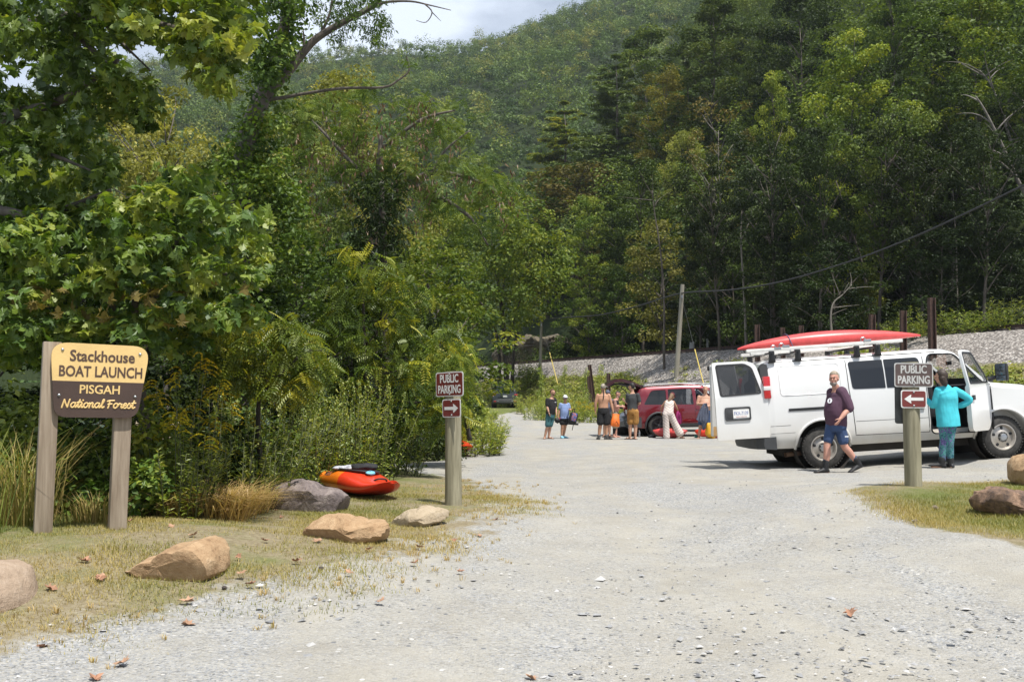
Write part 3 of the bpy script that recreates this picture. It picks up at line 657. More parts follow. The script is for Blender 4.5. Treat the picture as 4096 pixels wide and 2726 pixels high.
def bush(seed, rx, ry, rz, n, lsize, tmpl=DIAMOND, nc=14, stems=5, out=.55, droop=.1, ground=True, mi=0):
    rng = np.random.default_rng(seed); LV = Leaves(); b = MB()
    for i in range(nc):
        d = unit(rng.normal(size=3)); d[2] = abs(d[2]); q = rng.random()**.4
        c = d*np.array([rx, ry, rz])*q*.78; r = rng.uniform(.25, .42)
        clump(rng, LV, (c[0], c[1], c[2]+rz*.12), (rx*r, ry*r, rz*r*.9), n//nc, lsize, tmpl, np.clip(rng.normal(.5, .18), 0, 1), out=out, droop=droop, mi=mi)
        if i < stems: limb(b, (c[0]*.15, c[1]*.15, -.05), c, .018, .006, rng, .02, 5, 4)
    return b, LV
def weedplant(seed, h, nst, spread, lsize, per, tmpl=LANCE, top=None, lean=.5):
    """upright stems carrying leaves; top = 'gold' adds plumes of yellow florets (material slot 1), 'seed' pale seed tips"""
    rng = np.random.default_rng(seed); LV = Leaves(); b = MB()
    for i in range(nst):
        th = rng.uniform(0, 6.28); r = spread*rng.random()**.5; p0 = np.array([r*math.cos(th), r*math.sin(th), 0]); hh = h*rng.uniform(.6, 1.08)
        tip = p0+np.array([math.cos(th)*lean*hh*rng.random(), math.sin(th)*lean*hh*rng.random(), hh]); b.tube([Vector(p0)+Vector((0, 0, -.05)), Vector((p0+tip)/2+np.array([0, 0, .04*hh])), Vector(tip)], [.007, .005, .003], 4)
        n = int(per*hh/h); t = rng.random(n)**.8; P = p0+(tip-p0)*t[:, None]; a = rng.uniform(0, 6.28, n); d = np.stack([np.cos(a), np.sin(a), np.full(n, .35)], 1)
        S = lsize*(1.15-.55*t)*rng.uniform(.7, 1.2, n)
        LV.add(P+d*S[:, None]*.5, np.stack([-np.cos(a)*.4, -np.sin(a)*.4, np.ones(n)], 1)+rng.normal(size=(n, 3))*.25, S, tmpl, np.clip(.5+rng.normal(size=n)*.22, 0, 1), rng, d, 0, .1)
        if top == 'gold':
            for k in range(6):
                a = rng.uniform(0, 6.28); L = h*rng.uniform(.06, .13); n2 = 18; s = np.linspace(0, 1, n2)
                Q = tip+np.stack([np.cos(a)*L*s, np.sin(a)*L*s, .5*L*s-.75*L*s*s-.0+0*s], 1)-np.array([0, 0, k*.02*h])
                LV.add(Q, rng.normal(size=(n2, 3))+np.array([0, 0, .8]), .028, DIAMOND, rng.random(n2), rng, None, 1)
        elif top == 'seed':
            n2 = 24; s = rng.random(n2); Q = tip+np.array([0, 0, 1])*s[:, None]*h*.16+rng.normal(size=(n2, 3))*.012
            LV.add(Q, rng.normal(size=(n2, 3)), .04, DIAMOND, rng.random(n2), rng, np.tile([0, 0, 1.], (n2, 1)), 1, .3)
    return b, LV
def grassclump(seed, n, h, r, bend=.6, w=.006, mi=0):
    rng = np.random.default_rng(seed); a = rng.uniform(0, 6.28, n); rr = r*np.sqrt(rng.random(n))*.6; hh = h*rng.uniform(.45, 1.1, n); bd = bend*rng.uniform(.3, 1.2, n)*hh
    d = np.stack([np.cos(a), np.sin(a), 0*a], 1); sdv = np.stack([-np.sin(a), np.cos(a), 0*a], 1); p0 = np.stack([np.cos(a+rng.normal(size=n)*.8)*rr, np.sin(a+rng.normal(size=n)*.8)*rr, 0*a], 1)
    V = np.zeros((n, 5, 3)); ww = w*rng.uniform(.7, 1.3, n)[:, None]
    V[:, 0] = p0-sdv*ww; V[:, 1] = p0+sdv*ww
    mid = p0+d*(bd*.3)[:, None]+np.array([0, 0, 1])*(hh*.62)[:, None]; V[:, 2] = mid+sdv*ww*.8; V[:, 3] = mid-sdv*ww*.8
    V[:, 4] = p0+d*bd[:, None]+np.array([0, 0, 1])*(hh*(1-.25*bend*rng.random(n)))[:, None]
    off = np.arange(n)*5; Fq = np.stack([off, off+1, off+2, off, off+2, off+3, off+3, off+2, off+4], 1).reshape(-1)
    rnd = np.repeat(np.clip(rng.normal(.5, .25, n), 0, 1), 5); return V.reshape(-1, 3), Fq, rnd
def tree_thing(name, b, LV, bark, leafm, loc, label, group=None, rot=0, scale=1, cat='tree', crown='crown', trunk='trunk'):
    o = empty(name, loc, (0, 0, rot), label, cat, group, scale)
    if b is not None: OB(trunk, b if isinstance(b, bpy.types.Mesh) else b.mesh(trunk, bark, None, fix=False), o)
    OB(crown, LV if isinstance(LV, bpy.types.Mesh) else LV.mesh(crown, leafm), o); return o
M_bark = wood('grey_brown_bark', (.045, .036, .028), (.15, .125, .10), 5, (1, 1, .25))
M_barkpale = wood('pale_grey_bark', (.09, .078, .062), (.26, .23, .19), 5, (1, 1, .3))
M_barkdark = wood('dark_bark', (.02, .016, .012), (.07, .055, .042), 5, (1, 1, .25))
M_stem = plain('green_stem', (.10, .11, .045), .8, var=.3)
L_mid = foliage('oak_leaf', [(.012, .022, .008), (.025, .042, .012), (.045, .066, .018), (.075, .092, .028)])
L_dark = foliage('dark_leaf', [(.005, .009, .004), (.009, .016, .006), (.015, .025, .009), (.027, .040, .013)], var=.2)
L_yel = foliage('yellow_green_leaf', [(.022, .040, .010), (.050, .075, .015), (.090, .112, .022), (.145, .148, .032)], .35)
L_gold = foliage('golden_leaf', [(.035, .038, .010), (.070, .072, .018), (.115, .105, .026), (.15, .12, .03)], .35)
L_brown = foliage('russet_leaf', [(.024, .026, .011), (.044, .042, .018), (.068, .056, .025), (.09, .064, .032)], .3)
L_pale = foliage('pale_olive_leaf', [(.045, .052, .018), (.085, .092, .032), (.14, .14, .055), (.24, .225, .11)], .4)
L_pine = foliage('pine_needle', [(.016, .028, .012), (.033, .052, .018), (.055, .076, .026), (.08, .10, .035)], .2, .04)
L_syc = foliage('sycamore_leaf', [(.018, .036, .010), (.038, .068, .016), (.075, .108, .024), (.15, .165, .040)], .38, .04, .15)
L_locust = foliage('locust_leaf', [(.015, .028, .010), (.036, .055, .017), (.068, .090, .028), (.12, .135, .05)], .32)
L_vine = foliage('vine_leaf', [(.014, .028, .009), (.030, .054, .014), (.054, .084, .02), (.12, .14, .035)], .32, .025, .15)
L_fresh = foliage('walnut_leaf', [(.020, .036, .010), (.042, .066, .015), (.085, .110, .022), (.20, .19, .03)], .38, .03, .12)
L_weed = foliage('weed_leaf', [(.035, .055, .014), (.07, .10, .024), (.12, .145, .04), (.19, .19, .07)], .35, .05, .15)
L_bank = foliage('bank_weed_leaf', [(.05, .075, .016), (.09, .125, .026), (.15, .17, .04), (.26, .24, .08)], .35, .05, .12)
L_goldenrod = foliage('goldenrod_floret', [(.15, .12, .010), (.24, .185, .016), (.30, .23, .02)], .3, .02, .05)
L_straw = foliage('dry_grass', [(.12, .083, .05), (.20, .145, .095), (.27, .205, .145), (.13, .12, .055)], .3, .03, .1)
L_lawn = foliage('mown_grass', [(.195, .148, .098), (.16, .128, .074), (.105, .102, .045), (.062, .076, .026)], .3, .02, .05)
L_pod = foliage('brown_seed_pod', [(.028, .016, .012), (.052, .030, .020), (.085, .052, .036)], .15, .05, .1)
# ------------------------------------------------------------------ the mountain forest and the far woods (nobody could count them)
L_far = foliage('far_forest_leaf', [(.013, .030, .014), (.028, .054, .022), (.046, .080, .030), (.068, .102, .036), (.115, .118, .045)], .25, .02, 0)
def wood_mass(name, pos, hts, rads, per, lsize, mats, seed, base=None, conif=.2, lo=.18):
    rng = np.random.default_rng(seed); LV = Leaves(); n = len(pos)
    k = per; T = np.repeat(np.arange(n), k); m = n*k; con = rng.random(n) < conif
    # each crown: k sprays on lumpy shells
    lob = rng.normal(size=(n, 7, 3)); lob[:, :, 2] = np.abs(lob[:, :, 2])*.8-.1; lob = unit(lob)
    li = rng.integers(0, 7, m); d = unit(rng.normal(size=(m, 3)))
    t = rng.random(m)
    rr = rads[T]; hh = hts[T]
    P = lob[T, li]*.62+d*.42*(.5+.5*rng.random(m)[:, None])
    x = P[:, 0]*rr; y = P[:, 1]*rr; z = hh*.62+P[:, 2]*hh*.38
    c = con[T]; th = rng.uniform(0, 6.28, m); rc = rr*.75*(1-t)**.8*np.sqrt(rng.random(m)); lay = np.floor(t*8+rng.normal(size=m)*.15)/8
    x = np.where(c, rc*np.cos(th), x); y = np.where(c, rc*np.sin(th), y); z = np.where(c, hh*(lo+(1.15-lo)*np.clip(lay, 0, 1)), z)
    C = pos[T]+np.stack([x, y, z], 1); Nn = np.where(c[:, None], np.stack([np.cos(th)*.4, np.sin(th)*.4, np.ones(m)], 1), d*.5+lob[T, li]*.5+np.array([0, 0, .5]))+rng.normal(size=(m, 3))*.35
    tb = np.where(con, rng.normal(.12, .08, n), np.clip(rng.normal(.48, .27, n), .05, 1)) if base is None else base
    LV.add(C, Nn, lsize*rng.uniform(.6, 1.3, m)*np.where(c, .8, 1), DIAMOND, np.clip(tb[T]+rng.normal(size=m)*.10, 0, 1), rng)
    return LV.mesh(name, mats)
rng = np.random.default_rng(7)
ax = rng.uniform(-430, 430, 40000); ay = rng.uniform(150, 640, 40000); uu = 512+F*ax/ay
k = (uu > -60) & (uu < 1090) & ~((ay < 330) & (sd(ax, ay) > 6) & (uu > 600)) & ~((uu > 760) & (ay > 260)); ax, ay = ax[k], ay[k]
cells = {}; keep = []
for i in range(len(ax)):
    ci = (int(ax[i]//6), int(ay[i]//6)); rr0 = 3.0+2.9*((i*7919) % 97)/97
    if all((ax[i]-ax[j])**2+(ay[i]-ay[j])**2 > rr0**2 for dx in (-1, 0, 1) for dy in (-1, 0, 1) for j in cells.get((ci[0]+dx, ci[1]+dy), ())): keep.append(i); cells.setdefault(ci, []).append(i)
ax, ay = ax[keep], ay[keep]; pos = np.stack([ax, ay, height(ax, ay)-.6], 1)
rads = np.clip(rng.lognormal(1.3, .30, len(ax)), 2.2, 7.0); hts = rads*rng.uniform(1.9, 2.9, len(ax))
OB('mountain_forest', wood_mass('mountain_forest', pos, hts, rads, 190, .82, L_far, 11, conif=.12), kind='stuff', label='dense green forest covering the mountain')
# opposite river bank
ax = rng.uniform(-190, -57, 420); ay = rng.uniform(40, 260, 420); k = (512+F*ax/ay > -120) & (512+F*ax/ay < 420); ax, ay = ax[k], ay[k]
OB('riverbank_woods', wood_mass('riverbank_woods', np.stack([ax, ay, height(ax, ay)-.5], 1), rng.uniform(9, 15, len(ax)), rng.uniform(3, 4.6, len(ax)), 420, .62, L_far, 12, conif=.1), kind='stuff', label='green woods on the far bank of the river')
# filler of the steep wooded slope on the right
ax = rng.uniform(5, 150, 6000); ay = rng.uniform(48, 260, 6000); s_ = sd(ax, ay); uu = 512+F*ax/ay
k = (s_ > 8.5) & (s_ < 135) & (uu > 545) & (uu < 1085) & ~((uu < 600) & (ay > 190)); ax, ay = ax[k], ay[k]
keep = []
for i in range(len(ax)):
    if all((ax[i]-ax[j])**2+(ay[i]-ay[j])**2 > (2.6 if ay[i] < 95 else 3.6)**2 for j in keep): keep.append(i)
keep = keep[:720]; ax, ay = ax[keep], ay[keep]
nb = np.clip(rng.normal(.30, .22, len(ax)), .02, .95)
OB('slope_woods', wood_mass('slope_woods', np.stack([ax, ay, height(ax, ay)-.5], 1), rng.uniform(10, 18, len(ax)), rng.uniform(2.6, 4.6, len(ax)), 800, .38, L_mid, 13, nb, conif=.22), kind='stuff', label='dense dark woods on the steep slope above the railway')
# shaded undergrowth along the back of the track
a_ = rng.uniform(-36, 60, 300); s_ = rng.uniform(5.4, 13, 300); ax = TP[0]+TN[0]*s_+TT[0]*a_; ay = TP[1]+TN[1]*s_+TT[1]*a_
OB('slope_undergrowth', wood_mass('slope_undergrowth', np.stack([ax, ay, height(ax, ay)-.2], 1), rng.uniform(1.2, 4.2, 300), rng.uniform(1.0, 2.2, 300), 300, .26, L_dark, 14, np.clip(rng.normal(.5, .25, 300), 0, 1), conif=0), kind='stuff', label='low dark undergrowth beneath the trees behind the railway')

# ------------------------------------------------------------------ single trees on the slope behind the railway
def proto(kind):
    P = {'round': lambda: broadleaf(101, 18, 4.6, 4.5, 80, 190, .24, 'round', crs=(.15, .27)), 'oval': lambda: broadleaf(102, 19, 3.9, 3.6, 84, 190, .23, 'oval', (.8, -.3), crs=(.15, .27)),
         'spire': lambda: broadleaf(103, 20, 4.2, 3.0, 92, 185, .23, 'oval', (-.4, .2), crs=(.13, .25)), 'vase': lambda: broadleaf(104, 17, 4.8, 6.5, 70, 180, .24, 'vase', (1.2, 0), crs=(.14, .26)),
         'sparse': lambda: broadleaf(105, 16, 4.0, 4.0, 46, 60, .22, 'vase', (.6, .3), crs=(.14, .24)), 'small': lambda: broadleaf(106, 9, 2.6, 1.6, 46, 130, .19, 'round', (.3, 0), tr=.09),
         'pine': lambda: conifer(107, 19, 4.2, 2.0, 22, .40, 46), 'pine_old': lambda: conifer(108, 17, 3.8, 6.5, 11, .38, 52, thin=.12)}[kind]()
    return P[0].mesh('trunk', M_bark, None, fix=False), P[1].mesh('crown', L_mid)
PR = {}
def place(kind, u, y, top_v, mat, label, bark=None, rot=None, wid=1.0, name='forest_tree', cat='tree', group=None, dz=-.3):
    """tree of a prototype kind, standing at ground under pixel column u, y metres off, tip at pixel row top_v"""
    if kind not in PR: PR[kind] = proto(kind)
    tm, cm = PR[kind]; p = onground(u, y, dz); htop = CZ+(400-top_v)/F*y-p.z
    H0 = {'round': 18, 'oval': 19, 'spire': 20, 'vase': 17.5, 'sparse': 16.5, 'small': 9.3, 'pine': 19, 'pine_old': 17}[kind]
    s = max(htop, 2)/H0; w = s*wid
    o = empty(name, p, (0, 0, random.uniform(0, 6.28) if rot is None else rot), label, cat, group, (w, w, s))
    for nm, me, m in (('trunk', tm, bark or M_bark), ('crown', cm, mat)):
        c = OB(nm, me, o); c.material_slots[0].link = 'OBJECT'; c.material_slots[0].material = m
    return o
random.seed(5)
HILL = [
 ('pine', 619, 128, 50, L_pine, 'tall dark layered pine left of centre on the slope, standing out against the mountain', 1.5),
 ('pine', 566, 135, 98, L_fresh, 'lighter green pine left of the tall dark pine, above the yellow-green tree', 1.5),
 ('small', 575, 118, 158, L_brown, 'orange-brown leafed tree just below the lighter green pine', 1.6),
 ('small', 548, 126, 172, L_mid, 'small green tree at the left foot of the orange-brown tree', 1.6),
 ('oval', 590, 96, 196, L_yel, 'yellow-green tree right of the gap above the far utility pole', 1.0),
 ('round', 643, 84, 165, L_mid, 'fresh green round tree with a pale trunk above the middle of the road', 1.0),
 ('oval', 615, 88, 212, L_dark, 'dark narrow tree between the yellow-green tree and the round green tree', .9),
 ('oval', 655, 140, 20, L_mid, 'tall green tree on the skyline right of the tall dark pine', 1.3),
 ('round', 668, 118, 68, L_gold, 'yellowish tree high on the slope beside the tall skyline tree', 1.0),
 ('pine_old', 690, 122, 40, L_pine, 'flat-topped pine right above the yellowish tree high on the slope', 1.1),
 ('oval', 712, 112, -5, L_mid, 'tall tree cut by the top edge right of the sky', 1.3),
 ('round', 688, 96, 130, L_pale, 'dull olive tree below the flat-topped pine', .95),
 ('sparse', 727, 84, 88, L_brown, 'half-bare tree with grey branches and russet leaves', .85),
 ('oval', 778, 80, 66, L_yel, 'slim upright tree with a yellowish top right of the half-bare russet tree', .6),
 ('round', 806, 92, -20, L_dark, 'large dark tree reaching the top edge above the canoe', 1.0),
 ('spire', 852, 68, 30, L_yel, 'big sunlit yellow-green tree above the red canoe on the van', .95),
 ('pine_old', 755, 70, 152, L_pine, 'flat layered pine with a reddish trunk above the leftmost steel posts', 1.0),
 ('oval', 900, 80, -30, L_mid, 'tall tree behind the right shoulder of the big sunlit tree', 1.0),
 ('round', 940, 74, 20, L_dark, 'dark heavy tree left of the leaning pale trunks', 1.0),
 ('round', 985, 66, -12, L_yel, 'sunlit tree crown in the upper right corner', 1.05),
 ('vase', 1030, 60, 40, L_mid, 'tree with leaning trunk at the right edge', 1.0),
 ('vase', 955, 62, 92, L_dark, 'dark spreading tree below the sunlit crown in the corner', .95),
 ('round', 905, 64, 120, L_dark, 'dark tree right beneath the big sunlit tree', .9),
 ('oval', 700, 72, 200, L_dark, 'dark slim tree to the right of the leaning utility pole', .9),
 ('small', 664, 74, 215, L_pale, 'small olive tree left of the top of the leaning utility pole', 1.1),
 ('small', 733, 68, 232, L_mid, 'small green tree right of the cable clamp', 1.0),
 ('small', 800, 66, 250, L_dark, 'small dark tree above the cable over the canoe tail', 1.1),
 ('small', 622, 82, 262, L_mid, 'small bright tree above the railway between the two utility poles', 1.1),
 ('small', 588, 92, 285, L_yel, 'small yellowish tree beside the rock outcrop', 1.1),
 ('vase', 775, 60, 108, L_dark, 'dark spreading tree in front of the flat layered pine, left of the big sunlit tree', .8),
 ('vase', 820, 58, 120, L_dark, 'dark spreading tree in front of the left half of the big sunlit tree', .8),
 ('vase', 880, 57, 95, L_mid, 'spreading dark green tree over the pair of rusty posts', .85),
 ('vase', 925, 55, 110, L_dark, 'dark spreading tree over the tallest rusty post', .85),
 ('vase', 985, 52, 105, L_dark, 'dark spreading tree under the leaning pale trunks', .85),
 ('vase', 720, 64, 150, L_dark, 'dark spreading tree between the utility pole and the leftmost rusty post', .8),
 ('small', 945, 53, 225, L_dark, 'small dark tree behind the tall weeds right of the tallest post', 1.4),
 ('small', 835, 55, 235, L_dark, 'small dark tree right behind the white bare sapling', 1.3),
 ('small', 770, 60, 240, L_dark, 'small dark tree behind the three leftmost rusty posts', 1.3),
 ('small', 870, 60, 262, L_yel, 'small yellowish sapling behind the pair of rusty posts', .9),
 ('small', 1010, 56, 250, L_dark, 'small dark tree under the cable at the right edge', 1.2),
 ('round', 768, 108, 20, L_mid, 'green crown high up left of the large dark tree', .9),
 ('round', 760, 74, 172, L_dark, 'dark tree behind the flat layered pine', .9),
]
for kind, u, y, tv, m_, lb, w in HILL: place(kind, u, y, tv, m_, lb, M_bark if kind != 'sparse' else M_barkpale, wid=w)
# bare pale trunks standing in the dark of the wood
def snag(pts, y, r, label, twigs=6, seed=0, mat=None, name='bare_tree'):
    rng = np.random.default_rng(seed); P = [PT(u, v, y) for u, v in pts]; zg = H(P[0].x, P[0].y); o0 = P[0].copy(); o0.z = min(o0.z, zg)-.1
    pts3 = [p-o0 for p in ([o0]+P)]; b = MB(); sm = catmull(pts3, 4); b.tube(sm, [r*(1-.8*i/len(sm)) for i in range(len(sm))], 7)
    for i in range(twigs):
        k = int(len(sm)*rng.uniform(.35, .95)); L = rng.uniform(.5, 1.8)*r*14; d = Vector((rng.normal(), rng.normal()*.4, rng.uniform(.1, 1.0))).normalized()
        limb(b, sm[k], sm[k]+d*L, r*.35, .006, rng, .05, 5)
    o = b.build(name, mat or M_barkpale, None, None, label=label, cat='bare tree'); o.location = o0; return o
snag([(664,345),(664,300),(661,255),(655,215),(652,190)], 66, .10, 'grey bare trunk left of the leaning utility pole', 8, 1, M_bark)
snag([(746,335),(744,290),(741,240),(742,210)], 62, .11, 'vine-wrapped thin trunk above the leftmost rusty posts', 5, 2)
snag([(832,338),(831,315),(834,302),(843,294),(852,284)], 48, .07, 'small white bare sapling curving right behind the canoe', 6, 3)
snag([(820,262),(812,238),(800,214),(789,196)], 60, .07, 'dead pale branch leaning left above the cable', 5, 4)
snag([(958,315),(957,280),(956,240),(953,190)], 56, .08, 'thin pale trunk between the tall posts and the right edge', 3, 5)
snag([(1040,230),(1017,178),(1000,140),(985,110),(976,96)], 57, .16, 'thick pale trunk leaning left at the right edge', 9, 6)
snag([(1032,200),(1014,150),(1003,115),(992,86),(980,70)], 60, .13, 'second pale trunk leaning left at the right edge, the higher one', 7, 7)
snag([(868,300),(862,262),(850,225),(836,180)], 63, .12, 'dark bare trunk under the big sunlit tree', 4, 8, M_bark)

# ------------------------------------------------------------------ weeds on the railway bank and beyond the track
def stalk(u, v0, v1, y, label, mat=L_bank, w=.55, seed=0, name='tall_weed'):
    rng = np.random.default_rng(seed); p = onground(u, y); h = CZ+(400-v1)/F*y-p.z; LV = Leaves(); b = MB(); b.tube([Vector((0, 0, 0)), Vector((.05, 0, h*.95))], [.03, .012], 5)
    for i in range(9): clump(rng, LV, (rng.normal()*.08, rng.normal()*.08, h*(.12+.86*i/9)), (w*(.62-.035*i), w*(.62-.035*i), h*.09), 60, .17, LANCE, .5, droop=.5)
    return tree_thing(name, b, LV, M_stem, mat, p, label, 'tall leafy weeds on the railway bank', cat='weed', crown='leaves', trunk='stem')
for i, (u, v0, v1, y, lb) in enumerate([(517, 408, 379, 74, 'tall leafy weed right behind the dark parked car'), (541, 391, 365, 70, 'tall leafy weed at the foot of the far utility pole'), (564, 385, 362, 66, 'tall leafy weed left of the pink-stoned bank between the far pole and the marker board'),
                                   (585, 383, 366, 62, 'tall leafy weed above the man with the ponytail'), (601, 378, 361, 60, 'tall leafy weed below the white marker board')]):
    stalk(u, v0, v1, y, lb, seed=i)
def scatter(n, fn, seed):
    rng = np.random.default_rng(seed); out = []
    while len(out) < n:
        a = rng.uniform(-24, 48); s = rng.uniform(-12, -2.8); x, y = at_s(s, a)
        if rng.random() < fn(x, y): out.append((x, y, H(x, y)))
    return np.array(out), rng
P_, rng = scatter(1500, lambda x, y: float(weedmask(np.array([x]), np.array([y]))[0])**1.5, 17)
LV = Leaves()
for p in P_:
    r = rng.uniform(.22, .6); n = 34; d = unit(rng.normal(size=(n, 3))); d[:, 2] = np.abs(d[:, 2]); C = p+d*r*np.array([1, 1, .55+.5*rng.random()])*rng.random((n, 1))**.4
    LV.add(C, d*.5+np.array([0, 0, .7])+rng.normal(size=(n, 3))*.4, .16*rng.uniform(.6, 1.2, n), DIAMOND, np.clip(rng.normal(.5, .16)+rng.normal(size=n)*.14, 0, 1), rng)
OB('bank_weeds', LV.mesh('bank_weeds', L_bank), kind='stuff', label='low green weeds creeping over the railway bank')
LV = Leaves(); rng = np.random.default_rng(19)
for i in range(900):
    a = rng.uniform(-30, 56); s = rng.uniform(2.3, 5.6); x, y = at_s(s, a); z = H(x, y); hh = rng.uniform(.4, 1.3)*(1.5 if a < -8 else .8)
    n = 34; t = rng.random(n); C = np.stack([x+rng.normal(size=n)*.28, y+rng.normal(size=n)*.28, z+hh*t], 1)
    LV.add(C, rng.normal(size=(n, 3))*.5+np.array([0, -.3, .7]), .18*rng.uniform(.6, 1.2, n), LANCE, np.clip(rng.normal(.45, .15)+rng.normal(size=n)*.14, 0, 1), rng, np.tile([0, 0, 1.], (n, 1))*.5+rng.normal(size=(n, 3))*.5)
OB('trackside_weeds', LV.mesh('trackside_weeds', L_weed), kind='stuff', label='green weeds growing along the far side of the track')
for i, (u, y, vt, lb) in enumerate([(905, 50, 318, 'clump of tall green weeds left of the tallest rusty post'), (925, 49, 308, 'tall green weeds just left of the tallest rusty post, behind the track'), (962, 49, 312, 'bright green weeds right of the tallest rusty post'), (985, 48, 304, 'tall dark green weeds near the right edge behind the track'), (1008, 47.5, 300, 'tall green weeds at the right edge behind the track')]):
    x = (u-512)/F*(y); p = onground(u, y); h = CZ+(400-vt)/F*y-p.z; b, LV = weedplant(60+i, h, 26, 1.0, .26, 34)
    tree_thing('weed_clump', b, LV, M_stem, L_weed, p, lb, 'tall weeds behind the track', cat='weed', crown='leaves', trunk='stem')

# ------------------------------------------------------------------ the thicket on the left
def pixtree(name, label, y, stems, bark, cat='tree', dz=0.0):
    """a tree laid out from stem polylines [(pts, r0, r1)] and leaf clumps (u, v, d, r px, n, size, tmpl, matindex, rnd); pixels at distance y"""
    base = PT(stems[0][0][0][0], stems[0][0][0][1], stems[0][0][0][2] if len(stems[0][0][0]) > 2 else y); base.z = H(base.x, base.y)
    o = empty(name, base, label=label, cat=cat); b = MB()
    for pts, r0, r1 in stems:
        P = catmull([PT(q[0], q[1], q[2] if len(q) > 2 else y)-base for q in pts], 4); P[0] = Vector((P[0].x, P[0].y, max(-.3, P[0].z)) if pts is stems[0][0] else P[0])
        b.tube(P, [r0+(r1-r0)*i/(len(P)-1) for i in range(len(P))], 9)
    b.build('trunk', bark, o, None); return o, base
def fillregion(rng, poly, n):
    poly = np.array(poly, float); lo, hi = poly.min(0), poly.max(0); out = []
    while len(out) < n:
        q = rng.uniform(lo, hi)
        if sdpoly(np.array([q[0]]), np.array([q[1]]), poly)[0] > 0: out.append(q)
    return out
def addclumps(LV, rng, base, poly, n, d0, d1, rpx, per, size, tmpl, mi=0, up=.5, out=.5, droop=.2, flat=.7, mu=.5, su=.16):
    for u, v in fillregion(rng, poly, n):
        d = rng.uniform(d0, d1); c = PT(u, v, d)-base; r = rpx*d/F*rng.uniform(.7, 1.3)
        clump(rng, LV, c, (r, r, r*flat), int(per*rng.uniform(.6, 1.4)), size, tmpl, np.clip(rng.normal(mu, su), 0, 1), up, out, .3, droop, mi)
rng = np.random.default_rng(21)
# big sycamore overhanging from the upper left
o, bs = pixtree('sycamore_tree', 'large sycamore overhanging from the upper left with broad lobed leaves', 11.5,
    [([(-95, 520, 12), (-90, 300, 12), (-70, 120, 12), (-20, -40, 11.5)], .22, .10), ([(-90, 260, 12), (-30, 210, 11.5), (40, 215, 11), (110, 190, 10.6)], .09, .02), ([(-80, 170, 12), (0, 120, 11.5), (60, 100, 11), (118, 60, 10.6)], .09, .02), ([(-60, 70, 12), (40, 20, 11), (140, 20, 10.5), (230, 45, 10)], .08, .015), ([(60, 20, 11), (105, 62, 10.7), (140, 95, 10.5)], .03, .008), ([(80, -10, 11), (110, 30, 11), (150, 70, 10.6)], .03, .008), ([(-40, 160, 12), (30, 150, 11), (90, 170, 10.6)], .05, .01)], M_bark)
LV = Leaves()
addclumps(LV, rng, bs, [(-40, -40), (118, -40), (112, 40), (100, 120), (112, 190), (92, 235), (40, 222), (-40, 240)], 185, 10.2, 13.5, 22, 22, .135, MAPLE, mu=.30)
addclumps(LV, rng, bs, [(60, -40), (262, -40), (258, 20), (235, 38), (180, 30), (150, 45), (105, 30)], 120, 9.6, 12.0, 20, 20, .130, MAPLE, mu=.58)
addclumps(LV, rng, bs, [(165, 25), (262, 22), (258, 60), (226, 66), (246, 88), (210, 96), (180, 70)], 42, 9.4, 10.6, 18, 17, .125, MAPLE, mu=.66)
addclumps(LV, rng, bs, [(96, 60), (150, 80), (165, 115), (140, 130), (110, 120)], 22, 10, 11, 16, 12, .125, MAPLE, mu=.45)
OB('crown', LV.mesh('crown', L_syc), o)
# young sycamore, lower and sunlit
o, bs = pixtree('young_sycamore', 'young sycamore with big sunlit lobed leaves above the brown and yellow sign', 11.0,
    [([(150, 470, 11.6), (140, 380, 11.5), (135, 300, 11.2), (150, 230, 11)], .07, .02), ([(138, 330, 11.4), (80, 280, 11), (10, 260, 10.6)], .035, .01), ([(136, 310, 11.3), (200, 270, 10.6), (262, 290, 10.2)], .035, .01), ([(140, 280, 11.2), (190, 230, 10.6), (240, 205, 10.3)], .03, .01)], M_bark)
LV = Leaves()
addclumps(LV, rng, bs, [(-20, 232), (50, 218), (110, 205), (170, 172), (205, 178), (222, 205), (255, 195), (262, 225), (270, 262), (240, 300), (262, 318), (225, 342), (150, 352), (90, 345), (40, 360), (-20, 365)], 210, 9.4, 11.2, 20, 22, .125, MAPLE, mu=.62)
addclumps(LV, rng, bs, [(-20, 240), (240, 210), (250, 320), (-20, 360)], 80, 11.2, 12.6, 26, 24, .135, MAPLE, mu=.35)
k = 44; Q = fillregion(rng, [(0, 290), (255, 275), (262, 310), (200, 330), (0, 310)], k)
LV.add(np.array([list(PT(u, v, rng.uniform(9.3, 10))-bs) for u, v in Q]), rng.normal(size=(k, 3))+np.array([0, -.6, .6]), .12, MAPLE, np.full(k, .8), rng, None, 1)
OB('crown', LV.mesh('crown', [L_syc, L_brown]), o)
